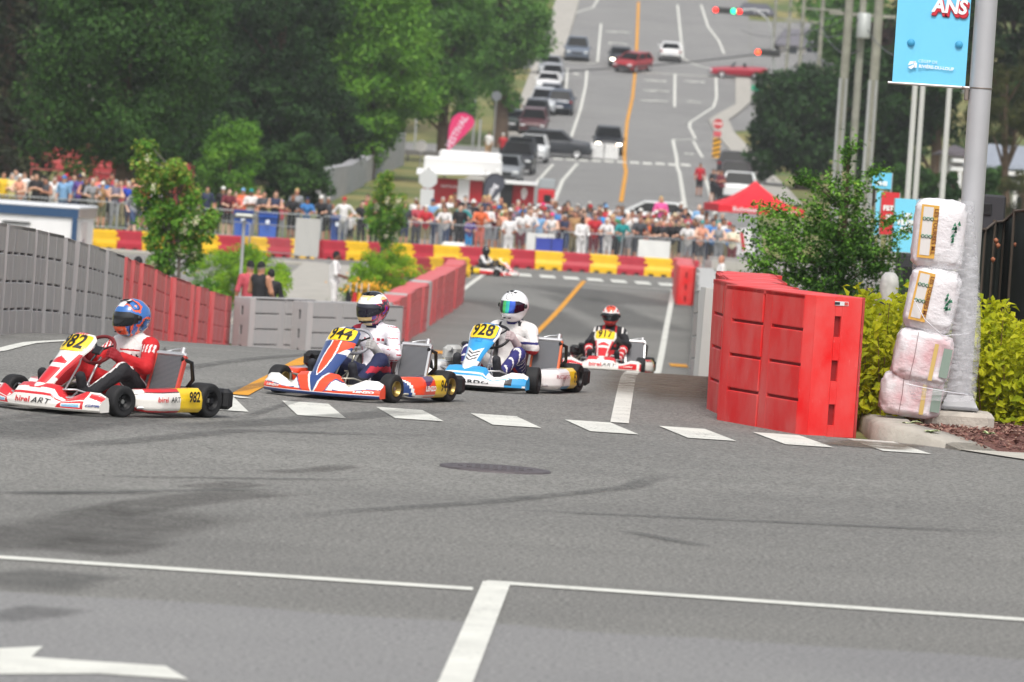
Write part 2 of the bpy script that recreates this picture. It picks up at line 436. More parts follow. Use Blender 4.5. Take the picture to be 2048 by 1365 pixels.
a = gp(1172, 183.5); b = gp(1347, 183.5); stripe(mw, [a, b], .22)
for px, py in ((818, 704), (876, 706), (1357, 733)):
    a = g(px, py, 122); quad(my, [(a.x - .2, a.y - .9), (a.x + .2, a.y - .9), (a.x + .2, a.y + .9), (a.x - .2, a.y + .9)])
def F(pts, wd=.2, m=None): stripe(m or mw, [g(x, y, 215) for x, y in pts], wd, .03)
F([(1108, 405), (1125, 363), (1155, 328)], .22); F([(1068, 372), (1106, 330)]); F([(1242, 405), (1252, 344), (1249, 309), (1254, 246), (1265, 197), (1270, 148)], .22, my)
F([(1142, 276), (1161, 219), (1171, 175), (1174, 142)]); F([(1126, 210), (1131, 191), (1135, 139)]); F([(1273, 104), (1277, 5)], .24, my)
F([(1112, 120), (1120, 74), (1134, 33), (1139, -5)]); F([(1134, 33), (1160, 24), (1186, 16), (1199, -5)]); F([(1195, 126), (1202, 49)])
F([(1429, 141), (1397, 133), (1383, 128), (1366, 118), (1361, 71), (1355, 11)]); F([(1402, 11), (1416, 55), (1437, 82), (1448, 109)])
F([(1350, 150), (1349, 216)]); F([(1432, 156), (1433, 197), (1427, 216), (1380, 246), (1379, 257), (1391, 279)])
F([(1373, 439), (1359, 347), (1353, 317), (1346, 282)], .22); F([(1387, 284), (1405, 317)]); F([(1346, 282), (1391, 280)], .3); F([(1432, 440), (1425, 405), (1408, 350)], .2)
F([(1098, 122), (1190, 128)], .5); F([(1270, 146), (1470, 158)], .4)
for px, py, wd in ((1315, 163, 32), (1313, 183, 32), (1308, 203, 32), (1393, 165, 30), (1235, 65, 30), (1232, 88, 28), (1385, 205, 10), (1152, 149, 10), (1378, 309, 16)):
    F([(px - wd / 2, py - wd * .03), (px + wd / 2, py + wd * .03)], .5)
    F([(px - wd / 2 - 1, py), (px - wd / 2 + 6, py)], 1.1); F([(px + wd / 2 - 6, py + 1), (px + wd / 2 + 1, py + 1)], 1.1)
for k in range(11):
    a = g(1116 + 25.6 * k, 321 + 1.35 * k, 215); quad(mw, [(a.x - .3, a.y), (a.x + .3, a.y), (a.x + .3, a.y + 2.4), (a.x - .3, a.y + 2.4)], .03)
paint(mw, M_white); paint(my, M_yel)
# tyre marks and stains: thin sheets with soft edges
def stainm(c, dens, key):
    m = mat(c, .8, key=key); n, l, b = nodes(m)
    uv = n.new('ShaderNodeUVMap'); sp = n.new('ShaderNodeSeparateXYZ'); l.new(uv.outputs[0], sp.inputs[0])
    def bell(o):
        a = new(n, 'ShaderNodeMath', operation='SUBTRACT'); l.new(o, a.inputs[0]); a.inputs[1].default_value = .5
        c_ = new(n, 'ShaderNodeMath', operation='ABSOLUTE'); l.new(a.outputs[0], c_.inputs[0])
        r = new(n, 'ShaderNodeMapRange'); r.interpolation_type = 'SMOOTHSTEP'; l.new(c_.outputs[0], r.inputs[0])
        r.inputs['From Min'].default_value = .5; r.inputs['From Max'].default_value = .26
        return r.outputs[0]
    nn = noise_node(n, l, 4.5, 7, (.8, .8, 1), .7); rr = ramp(n, l, nn.outputs[0], [(.30, (.30, .30, .30)), (.56, (1, 1, 1))])
    p = new(n, 'ShaderNodeMath', operation='MULTIPLY'); l.new(bell(sp.outputs[0]), p.inputs[0]); l.new(bell(sp.outputs[1]), p.inputs[1])
    q = new(n, 'ShaderNodeMath', operation='MULTIPLY'); l.new(p.outputs[0], q.inputs[0]); l.new(rr.outputs[0], q.inputs[1])
    s = new(n, 'ShaderNodeMath', operation='MULTIPLY'); l.new(q.outputs[0], s.inputs[0]); s.inputs[1].default_value = dens
    l.new(s.outputs[0], b.inputs['Alpha']); return m
_sdz = [.0045]
def stain(pts, width, m, name='tyre_mark'):
    P = [Vector(p[:2]) for p in pts]; _sdz[0] += .0002; Q = []
    for a, b in zip(P[:-1], P[1:]):
        n = max(1, int((b - a).length / .8)); Q += [a.lerp(b, i / n) for i in range(n)]
    Q.append(P[-1]); rws = []
    for i, p in enumerate(Q):
        t = (Q[min(i + 1, len(Q) - 1)] - Q[max(i - 1, 0)]).normalized(); nr = Vector((-t.y, t.x)) * width / 2
        rws.append([(q.x, q.y, H(q.x, q.y) + _sdz[0]) for q in (p + nr, p - nr)])
    me = MB().grid(rws).mesh(m, name); uv = me.uv_layers.new(name='UVMap'); N = len(rws) - 1
    for i, poly in enumerate(me.polygons):
        for j, li in enumerate(poly.loop_indices):
            vi = me.loops[li].vertex_index; uv.data[li].uv = (vi % 2, (vi // 2) / N)
    tag(link(name, me), kind='structure')
S1, S2, S3 = stainm('45413d', .34, 'st1'), stainm('50504e', .36, 'st2'), stainm('6a5e50', .75, 'st3')
stain([G(-420, 1120), G(-80, 1092), G(150, 1066), G(300, 1044), G(440, 1022)], 1.2, S1)
stain([G(150, 1040), G(300, 1018), G(430, 1000), G(590, 988)], .55, S1)
stain([G(380, 984), G(510, 973)], .4, S1); stain([G(520, 955), G(620, 946), G(720, 932)], .28, S1); stain([G(110, 1122), G(190, 1100), G(270, 1082)], .7, S1)
stain([G(20, 1192), G(90, 1172), G(180, 1148)], .7, S2); stain([G(-60, 1262), G(60, 1240), G(130, 1222)], .4, S2)
stain([G(150, 962), G(760, 972)], .16, S2); stain([G(-30, 988), G(330, 996)], .25, S2); stain([G(-20, 990), G(560, 990)], .2, S2)
stain([G(500, 1052), G(700, 1036), G(960, 1012), G(1150, 998), G(1260, 980), G(1340, 945)], .22, S2); stain([G(980, 1020), G(1500, 1045), G(2040, 1078)], .2, S2)
stain([G(1230, 1070), G(1320, 1084), G(1430, 1100)], .2, S2)
stain([G(300, 862), G(560, 846), G(900, 822)], .5, S2); stain([G(-40, 885), G(130, 850), G(330, 835)], .9, S2); stain([G(100, 900), G(480, 868), G(900, 880)], .3, S2); stain([G(480, 845), G(620, 800)], .12, S2)
stain([gp(1370, 49), gp(1375, 56), gp(1372, 68)], .9, S3, 'dirt_patch'); stain([gp(1340, 50), gp(1345, 66)], 1.6, S3, 'dirt_patch')
stain([gp(1640, 45.4), gp(1850, 45.2)], 1.3, S3, 'dirt_patch'); stain([gp(30, 62), gp(180, 75), gp(300, 90)], .8, S3, 'dirt_patch')
stain([gp(980, 180), gp(1150, 178), gp(1330, 168)], 4, S2); stain([gp(1120, 176), gp(1200, 165), gp(1340, 150)], 2.5, S2); stain([gp(900, 170), gp(1060, 160), gp(1180, 140)], 2.6, S2)
for o in (0, 1.1):
    stain([(-7 + o, 30), (-5.4 + o, 38), (-3.4 + o, 47), (-2.2 + o, 56), (-1.2 + o, 68)], .22, S2)
# manhole
c = G(990, 943); ov = MB()
ov.lathe([(0, .012), (.30, .012), (.31, .006), (.33, .006), (.34, .012), (.38, .012), (.385, .0)], (c.x, c.y, H(c.x, c.y)), 40)
for i in range(-4, 5):
    for j in range(-4, 5):
        if i * i + j * j < 17: ov.box((c.x + i * .06, c.y + j * .06, H(c.x, c.y) + .014), (.035, .035, .006))
tag(part('manhole_cover', ov, mat('5b5557', .6, metal=.3, noise=.2, nscale=10)), 'round iron manhole cover flush with the asphalt in the foreground', 'manhole cover')
# ------------------------------------------------------------------ kerb, bed, mulch on the right
kp = [(2.98, 62), (2.98, 47.2), (2.98, 46.5), (3.02, 46.2), (3.14, 46.04), (3.35, 45.86), (3.52, 45.62), (3.62, 45.36)]
kh = [.14, .14, .14, .14, .135, .10, .05, .012]
mb = MB(); rw = []
for i, (x, y) in enumerate(kp):
    a = Vector(kp[max(i - 1, 0)]); b = Vector(kp[min(i + 1, len(kp) - 1)]); t = (b - a).normalized(); n_ = Vector((-t.y, t.x)) * .34
    z = H(x, y); h = kh[i]
    o = Vector((x, y)); q = o + n_
    rw.append([(o.x, o.y, z - .05), (o.x + n_.x * .04, o.y + n_.y * .04, z + h - .03 * min(1, h * 8)), (o.x + n_.x * .2, o.y + n_.y * .2, z + h), (q.x, q.y, z + h), (q.x, q.y, z - .05)])
mb.grid(rw); mb.grid([r[::-1] for r in rw[:0]] or rw[-2:], smooth=False)
tag(part('kerb', mb, mat('aca79c', .85, noise=.14, nscale=5, bump=.4, bscale=30)), kind='structure')
M_mulch = mat('6e4a42', .95, noise=.35, nscale=60, bump=.8, bscale=90)
bedx = lambda y: float(np.interp(y, [45.5, 45.8, 46.1, 46.35, 46.5], [3.84, 3.72, 3.55, 3.36, 3.28]))
mb = MB(); mb.grid([[(x, y, H(x, y) + (.10 if y > 46.2 else max(.01, .1 - (46.2 - y) * .13)) + random.Random(int(x * 31 + y * 7)).uniform(-.01, .01)) for x in [bedx(y) + (9 - bedx(y)) * q for q in (0, .05, .1, .16, .24, .33, .45, .7, 1)]] for y in (45.5, 45.65, 45.8, 45.95, 46.1, 46.2, 46.35, 46.5, 46.7, 47.3, 48, 50, 53, 57, 62)], flip=True)
tag(part('planting_bed', mb, M_mulch), kind='structure')
rg = np.random.RandomState(4); N = 9000
x = rg.uniform(3.0, 7, N); y = rg.uniform(45.55, 48.6, N) ; keep = x > np.interp(y, [45.5, 45.8, 46.1, 46.35, 46.5], [3.84, 3.72, 3.55, 3.36, 3.28]); x, y = x[keep], y[keep]; N = len(x)
z = np.array([H(a, b) for a, b in zip(x, y)]) + np.where(y > 46.2, .105, np.maximum(.012, .105 - (46.2 - y) * .13)) + rg.uniform(0, .012, N)
dv = rg.normal(0, 1, (N, 3, 3)) * np.array([.02, .02, .009]); V = (np.stack([x, y, z], 1)[:, None] + dv).reshape(-1, 3); Fc = np.arange(3 * N).reshape(-1, 3)
mm = [mat('7b5249', .95), mat('8d6a5e', .95), mat('5d3b35', .95), mat('9a7c6c', .95)]
tag(link('mulch_chips', fastmesh('mulch_chips', V, Fc, mm, rg.randint(0, 4, N))), kind='stuff')
def flat(name, pts, dz, m):
    mb = MB(); quad(mb, pts, dz); tag(part(name, mb, m), kind='structure')
flat('sidewalk', [(3.62, 45.40), (3.75, 45.15), (4.1, 44.5), (4.7, 44.2), (9, 44.0), (9, 45.5), (4.3, 45.55)], .012, mat('b5b1a6', .85, noise=.1, nscale=6, bump=.2))
sheet('planting_bed', 62, 184, lambda y: 3.05 if y < 76 else cx(y) + 4.3, 40, M_grass, .04, 8)
# ------------------------------------------------------------------ barriers
def plasticm(c, dust, key, fade=0.0, dustc='c9b8b0'):
    m = mat(c, .42, spec=.3, key=key); n, l, b = nodes(m)
    a = noise_node(n, l, 2.2, 8); s = noise_node(n, l, 3.4, 8, (1, 1, .6)) if key == 'bred' else noise_node(n, l, 6, 6, (3, 3, .35)); f = noise_node(n, l, 40, 3, (1, 1, .3))
    base = mixc(n, l, ramp(n, l, s.outputs[0], [(.35, (fade,) * 3), (.75, (dust,) * 3)]).outputs[0], c, dustc)
    sc_ = ramp(n, l, f.outputs[0], [(.68, (0, 0, 0)), (.76, (dust * .6,) * 3)])
    base = mixc(n, l, sc_.outputs[0], base, 'e0d0c8')
    l.new(base, b.inputs['Base Color'])
    rr = ramp(n, l, a.outputs[0], [(.3, (.32,) * 3), (.7, (.6,) * 3)]); l.new(rr.outputs[0], b.inputs['Roughness'])
    bp = n.new('ShaderNodeBump'); bp.inputs['Strength'].default_value = .25; bp.inputs['Distance'].default_value = .02
    l.new(a.outputs[0], bp.inputs['Height']); l.new(bp.outputs[0], b.inputs['Normal']); return m
M_red = plasticm('e2181a', .22, 'bred', .0); M_redd = mat('8a0c10', .7); M_red2 = plasticm('d63c40', .38, 'bred2', .08, 'cfa8a4')
M_gray = plasticm('a3a2a1', .35, 'bgray', .0, 'bfaeaa'); M_grayd = mat('4c4a4a', .8); M_gray2 = plasticm('b2b2ae', .3, 'bgray2', .0, 'c4bcb4')
BL, BW, BH = 1.7, .54, 1.15
def barrier_proto(name, m, md, near=False):
    L, W, h = BL, BW, BH
    mb = MB(); t = .028; core = W / 2 - t
    # core, chamfered ends: the end face is flat, its corners cut back
    ch = .05
    poly = [(-core + ch, 0), (core - ch, 0), (core, ch), (core, L - ch), (core - ch, L), (-core + ch, L), (-core, L - ch), (-core, ch)]
    mb.prism(poly, 0, h - .03, 1)
    def box(x0, x1, y0, y1, z0, z1, mi=0, bev=.008): mb.box(((x0 + x1) / 2, (y0 + y1) / 2, (z0 + z1) / 2), (x1 - x0, y1 - y0, z1 - z0), mi, bev=bev)
    for s in (-1, 1):
        for k in range(2):                      # two ribbed panels on each side, four fields in each
            y0 = ch + .012 + k * (L - 2 * ch) / 2; y1 = y0 + (L - 2 * ch) / 2 - .03
            ym = y0 + (y1 - y0) * .80; xa, xb = sorted((s * (core - .01), s * (core + t)))
            box(xa, xb, ym, y1, 0, h, 0)
            for r in range(4):
                z0 = r * h / 4; box(xa, xb, y0, ym + .01, z0 + (.011 if r else 0), z0 + h / 4 - (.011 if r < 3 else 0), 0)
            xa, xb = sorted((s * (core - .05), s * (core + t * .45))); box(xa, xb, y1 - .01, y1 + .05, 0, h - .01, 0, .004)
    # cap
    ci = core + t
    mb.prism([(-ci + ch, .0), (ci - ch, .0), (ci, ch), (ci, L - ch), (ci - ch, L), (-ci + ch, L), (-ci, L - ch), (-ci, ch)], h - .035, h)
    # ends with three sunk slots
    xw = core - ch + .02
    for e, (ya, yb) in enumerate(((-.03, .005), (L - .005, L + .002))):
        sl_ = .028; zs = [(.10, .27), (.46, .63), (.82, .99)]
        sxo = .02 if near else 0
        box(-xw, sxo - sl_, ya, yb, 0, h, 0, .006); box(sxo + sl_, xw, ya, yb, 0, h, 0, .006)
        zz = 0
        for a, b in zs: box(sxo - sl_ - .001, sxo + sl_ + .001, ya + .001, yb, zz, a, 0, 0); zz = b
        box(sxo - sl_ - .001, sxo + sl_ + .001, ya + .001, yb, zz, h, 0, 0)
    for s in (-1, 1):                            # chamfer strips
        mb.add([(s * xw, -.03, 0), (s * (ci), ch, 0), (s * ci, ch, h), (s * xw, -.03, h)], [(0, 1, 2, 3) if s > 0 else (3, 2, 1, 0)], 0)
    return mb.mesh([m, md], name)
ME = {k: barrier_proto('barrier', a, b) for k, a, b in (('red', M_red, M_redd), ('faded', M_red2, mat('9a2f33', .8)), ('gray', M_gray, M_grayd), ('pale', M_gray2, mat('7b7a77', .8)))}
_rb = random.Random(3)
def barrier(k, x, y, ang, label, group, jit=True, sc_=1):
    o = link('water_barrier', ME[k], None, (x, y, H(x, y + .8) - .01), ang); j = .022 if jit else 0
    if jit: o.rotation_euler = (math.atan2(H(x, y + 1) - H(x, y), 1) * math.cos(ang) , _rb.uniform(-j, j), ang + _rb.uniform(-j, j) * 1.6); o.location.x += _rb.uniform(-.03, .03)
    o.scale = (1, sc_, 1)
    return tag(o, label, 'barrier', group)
def wall(path, kinds, label, group, jit=True):
    P = [Vector(p[:2]) for p in path]; i = 0; s = 0.0; n = 0
    while i < len(P) - 1:
        L = (P[i + 1] - P[i]).length
        if s + BL * .5 > L: s -= L; s = max(s, 0) if i < len(P) - 2 else s; i += 1; continue
        t = (P[i + 1] - P[i]) / L; p = P[i] + t * s; k = kinds(p, n) if callable(kinds) else kinds
        barrier(k, p.x, p.y, math.atan2(-t.x, t.y), label[k] if isinstance(label, dict) else label, group[k] if isinstance(group, dict) else group, jit)
        s += BL + .03; n += 1
# the sharp red one nearest the camera and the row behind it
def two(pa, da, pb, db):
    a, b = gp(pa, da), gp(pb, db); return a, b
a = gp(1662, 46.35); ang = R(30)
o = barrier('red', a.x - .02, a.y, R(22), 'clean red plastic barrier standing nearest, its slotted end turned to the kerb', 'red barriers of the near right corner', False)
mb = MB(); zst = BH - .055
mb.box((.02, -.0335, zst), (.12, .004, .034), 0); mb.box((-.02, -.0365, zst), (.045, .004, .022), 1); mb.box((.06, -.0365, zst), (.03, .004, .026), 2)
part('maker_sticker', mb, [mat('d8d8d8', .5), mat('22252c', .5), mat('c84a40', .5)], o)
rowL = [(1.72, 48.1), (1.70, 49.9), (1.72, 51.6), (1.78, 53.3), (1.84, 55.0), (1.90, 56.7), (1.96, 58.5), (2.03, 60.3), (2.10, 62.1), (2.18, 63.9), (2.27, 65.7), (2.36, 67.5)]
for i, (x, y) in enumerate(rowL):
    nx = rowL[min(i + 1, len(rowL) - 1)]; an = math.atan2(-(nx[0] - x), max(nx[1] - y, .01)) if i < len(rowL) - 1 else -.05
    barrier('red' if i < 8 else 'faded', x + .43, y, an + (R(4) if i == 0 else 0), 'scuffed red barrier, directly behind the clean slotted one' if i == 0 else 'red barrier inside the receding right-hand row behind the scuffed one', 'red barriers of the near right corner' if i == 0 else 'red barriers receding on the right')
def rl(d, off): return (cx(d) + off, d)
wall([(gp(q, d).x + .28, d) for q, d in ((1388, 70), (1384, 90), (1384, 110), (1386, 130), (1388, 150), (1391, 172))], 'pale', 'pale grey barrier in the long row along the right edge of the descending road', 'pale grey barriers along the right road edge')
A = gp(1369, 172); o = barrier('red', A.x, A.y, R(-2), 'bright red barrier at the far end of the right row, slotted end facing the road', None, False)
for i in range(4): barrier('faded', A.x + .03 * i, A.y + 1.75 * (i + 1), R(-2), 'faded red barrier in line behind the bright far one', 'faded barriers behind the far red one')
B = gp(1392, 183); barrier('pale', B.x + .25, B.y - 3, R(-60), 'pale grey barrier turned across behind the far red one', None)
for i in range(8): p = (B.x + .4 + i * 1.72, 184.5 - i * .25); barrier('gray', p[0], p[1], R(-90), 'grey barrier in the crosswise row at the far right, behind the man in white', 'grey barriers across the far right')
# left wall: grey, then faded red, then a grey crosswise stretch
la = gp(-30, 55.5); lb = gp(0, 57.5); lc = gp(240, 75.5); ld = gp(452, 106)
LW = [Vector((la.x, la.y)), Vector((lb.x, lb.y)), Vector((gp(120, 65).x, 65)), Vector((lc.x, lc.y)), Vector((gp(360, 90.5).x, 90.5)), Vector((ld.x, ld.y))]
wall([(p.x - .25, p.y) for p in LW], lambda p, n: 'gray' if p.y < lc.y - .6 else 'faded',
     {'gray': 'weathered grey barrier in the left-hand row running down the slope', 'faded': 'faded red barrier in the left-hand row beyond the grey ones'},
     {'gray': 'grey barriers of the left row', 'faded': 'faded red barriers of the left row'})
e0, e1, e2, e3 = gp(462, 107.5), gp(588, 109), gp(655, 111), gp(722, 116)
ang0 = lambda p, q: math.atan2(-(q.x - p.x), q.y - p.y)
for (bp, bd, ba, lb) in ((480, 105.5, -42, 'grey barrier set crosswise where the faded red left row ends'), (595, 106.0, -42, 'grey barrier set crosswise left of the gold and purple helmet'), (672, 108.5, -36, 'grey barrier set crosswise, half hidden by the gold and purple helmet')):
    e_ = gp(bp, bd); barrier('gray', e_.x, e_.y, R(ba), lb, None, False)
wall([gp(728, 116), gp(765, 126), gp(800, 136), gp(850, 148), gp(900, 160), gp(912, 165.5)], lambda p, n: 'pale' if n in (0, 3, 4, 9, 16) else 'faded',
     {'pale': 'grey barrier among the faded red ones left of the descending road', 'faded': 'faded red barrier left of the descending road, beyond the crosswise grey ones'},
     {'pale': 'grey barriers of the far left row', 'faded': 'faded red barriers of the far left row'})
# ------------------------------------------------------------------ low red and yellow interlocking barriers
M_by = mat('e8b818', .5, noise=.08, nscale=3); M_br = mat('b02838', .5, noise=.1, nscale=3); M_bd = mat('3a2a20', .8)
def jig(m, L=.95):
    mb = MB(); h, wd = .64, .36
    prof = [(-wd / 2, .08), (-wd / 2, .2), (-wd / 2 + .06, .34), (-wd / 2 + .08, h - .04), (-wd / 2 + .12, h), (wd / 2 - .12, h), (wd / 2 - .08, h - .04), (wd / 2 - .06, .34), (wd / 2, .2), (wd / 2, .08)]
    vs = [(0, y, z) for y, z in prof] + [(L, y, z) for y, z in prof]; n = len(prof)
    mb.add(vs, [tuple(range(n)), tuple(range(2 * n - 1, n - 1, -1))] + [(i, n + i, n + (i + 1) % n, (i + 1) % n) for i in range(n)])
    for x0, x1 in ((0, .16), (.34, .61), (.79, L)): mb.box(((x0 + x1) / 2, 0, .041), (x1 - x0, wd - .01, .082))
    mb.box((L + .06, -.015, .36), (.13, .24, .12)); mb.box((L + .025, -.015, .21), (.06, .3, .1)); mb.box((L + .025, -.015, .54), (.06, .2, .07))
    mb.box((.25, 0, .06), (.17, wd - .06, .06), 1); mb.box((.70, 0, .06), (.17, wd - .06, .06), 1)
    return mb.mesh([m, M_bd], 'interlocking_barrier')
JY, JR = jig(M_by), jig(M_br)
P = [gp(176, 186), gp(470, 189), gp(640, 191), gp(860, 194), gp(1050, 195.5), gp(1370, 196.5)]
P = [Vector((p.x, p.y)) for p in P]; i = 0; s = 0; n = 0
while i < len(P) - 1:
    L = (P[i + 1] - P[i]).length
    if s + .4 > L: s = max(0, s - L); i += 1; continue
    t = (P[i + 1] - P[i]) / L; p = P[i] + t * s
    o = link('interlocking_barrier', JY if n % 2 == 0 else JR, None, (p.x, p.y, H(p.x, p.y)), math.atan2(t.y, t.x))
    tag(o, ('yellow' if n % 2 == 0 else 'dark red') + ' low interlocking plastic barrier in the chain before the crowd fence', 'barrier', ('yellow' if n % 2 == 0 else 'dark red') + ' barriers of the chain before the crowd')
    s += .957; n += 1
q0, q1 = gp(770, 178), gp(925, 183); t = Vector((q1.x - q0.x, q1.y - q0.y)); L = t.length; t /= L; n = 0
while n * .957 < L:
    p = Vector((q0.x, q0.y)) + t * n * .957
    tag(link('interlocking_barrier', JR if n % 2 == 0 else JY, None, (p.x, p.y, H(p.x, p.y)), math.atan2(t.y, t.x)), ('dark red' if n % 2 == 0 else 'yellow') + ' interlocking barrier in the short second chain behind the yellow-green shrub', 'barrier', ('dark red' if n % 2 == 0 else 'yellow') + ' barriers of the short second chain'); n += 1
# ------------------------------------------------------------------ karts and drivers
M_rub = mat('1c1c1d', .75, noise=.25, nscale=12, bump=.1); M_blk = mat('161618', .5); M_stl = mat('b4b4b2', .3, metal=.9); M_drk = mat('333336', .45, metal=.6)
M_alu = mat('c9c9c9', .35, metal=.7); M_numy = mat('f2cc14', .4, coat=.4); M_ink = mat('0c0c0e', .5)
def smooth01(a, b, x): t = min(1, max(0, (x - a) / (b - a))); return t * t * (3 - 2 * t)
def spl(xs, ys, x): return float(np.interp(x, xs, ys))
NW = .575
def nose_pt(x, s, off=0.0):
    ax = abs(x) / NW
    yf = .99 - .19 * ax ** 2.2; dp = .24 - .12 * ax
    zt = spl([0, .2, .33, .40, .5, .58, .75, .93, 1], [.235, .235, .225, .165, .13, .15, .195, .19, .165], ax)
    P = [(-dp, .04), (-.02, .035), (0, .05), (.0, .085), (-.02, .5 * zt + .04), (-.065, .87 * zt), (-dp * .62, zt), (-dp * .86, zt * .93), (-dp, zt * .6), (-dp, .05)]
    k = s * (len(P) - 1); i = min(int(k), len(P) - 2); f = k - i
    a, b = Vector(P[i]), Vector(P[i + 1]); q = a.lerp(b, f)
    if off: n_ = Vector((b - a).normalized()); q = q + Vector((n_.y, -n_.x)) * off * (1 if True else -1)
    return Vector((x, yf + q.x, q.y))
def wrapped(txt, size, m, parent, fn, name='lettering', bold=0, shear=0, sx=1, space=1):
    o = text_mesh(txt, size, m, None, Matrix.Identity(4), name, 0, bold, shear, 1, 'CENTER', space)
    me = o.data
    for v in me.vertices: v.co = fn(v.co.x * sx, v.co.y)
    me.update(); o.matrix_local = Matrix.Identity(4); o.parent = parent; return o
def band_grid(mb, fn, x0, x1, nx, s0, s1, ns, mi=0, flip=False):
    mb.grid([[fn(x0 + (x1 - x0) * i / nx, s0 + (s1 - s0) * j / ns) for j in range(ns + 1)] for i in range(nx + 1)], mi, True, False, flip)
def helmet(parent, M, pal, mats, vis_pal, vmats, name='helmet', label=None, vtop=21):
    def P(az, e, k=1.0):
        d = Vector((math.sin(az) * math.cos(e), math.cos(az) * math.cos(e), math.sin(e)))
        p = Vector((d.x * .136, d.y * .165, d.z * .158))
        fr = max(0, d.y); lo = smooth01(.05, -.55, d.z)
        p.y += .028 * fr * lo; p.x *= 1 - .10 * lo; p.z -= .014 * lo * fr
        bk = max(0, -d.y); p.z += .02 * bk * smooth01(-.3, -.9, d.z)
        p.y -= .012 * bk * smooth01(-.2, .6, d.z)
        return p * k
    mb = MB(); NA, NE = 88, 52
    rws = []
    for j in range(NE + 1):
        e = R(-66) + (R(90) - R(-66)) * j / NE
        rws.append([P(2 * math.pi * i / NA - math.pi, e, 1) for i in range(NA)])
    def mi(j, i):
        az = 2 * math.pi * (i + .5) / NA - math.pi; e = R(-66) + R(156) * (j + .5) / NE
        return pal(az, e, P(az, e))
    mb.grid(rws, mi, True, True)
    mb.grid([[p * .86 for p in rws[0]], rws[0]], lambda j, i: len(mats) - 1, True, True)
    mb.add([p * .86 for p in rws[0]], [tuple(range(NA))], len(mats) - 1)
    h = part(name, mb, mats, parent, M=M)
    if label: h['label'] = label
    vb = MB(); A0 = 76
    lo = lambda a: R(-19 + 7 * smooth01(40, 76, abs(a)))
    hi = lambda a: R(vtop - 8 * smooth01(45, 76, abs(a)))
    NV = 40
    vb.grid([[P(R(-A0 + 2 * A0 * i / NV), lo(-A0 + 2 * A0 * i / NV) + (hi(-A0 + 2 * A0 * i / NV) - lo(-A0 + 2 * A0 * i / NV)) * j / 8, 1.022) for j in range(9)] for i in range(NV + 1)], lambda i, j: vis_pal(-A0 + 2 * A0 * (i + .5) / NV, j), True, False, True)
    v = part('visor', vb, vmats, h)
    def vent(tb): part('vent', tb, mats[-1], h)
    for s in (-1, 1):
        tb = MB(); q = P(R(78 * s), R(3), 1.03); tb.lathe([(0, .012 * s), (.02, .012 * s), (.022, 0)], q, 14, 'X'); part('visor_hinge', tb, mats[-1], h)
    for q, dd in ((P(0, R(70), 1.01), (.03, .06, .012)), (P(R(-35), R(60), 1.01), (.025, .04, .01)), (P(R(35), R(60), 1.01), (.025, .04, .01)), (P(R(-14), R(-38), 1.0), (.035, .012, .012)), (P(R(14), R(-38), 1.0), (.035, .012, .012))):
        vent(MB().box(q, dd, bev=.004))
    return h
def glove(parent, s, wc, M, m, thick=0):
    # hand closed round the rim: palm outside, four fingers curling over, thumb inside
    pr = [E((s * .012, -.035, 0), (.034, .042, .046), 0), C((s * .02, -.06, -.01), (s * .03, -.13, -.035), .036, .042, 0)]
    for i in range(4):
        z = .036 - i * .023; l = (.98, 1.08, 1.0, .84)[i]
        pr += [C((s * .018, -.008, z), (s * .004, .026 * l, z - .002), .0125, .0115), C((s * .004, .026 * l, z - .002), (-s * .026, .022 * l, z - .004), .0115, .0105), C((-s * .026, .022 * l, z - .004), (-s * .030, -.002, z - .004), .0105, .0095)]
    pr += [C((s * .0, -.05, .035), (-s * .022, -.03, .046), .015, .0135), C((-s * .022, -.03, .046), (-s * .026, -.004, .032), .0135, .011)]
    me = skin(pr, .006, .008, [m], 'glove')
    return link('glove', me, parent, M=M)
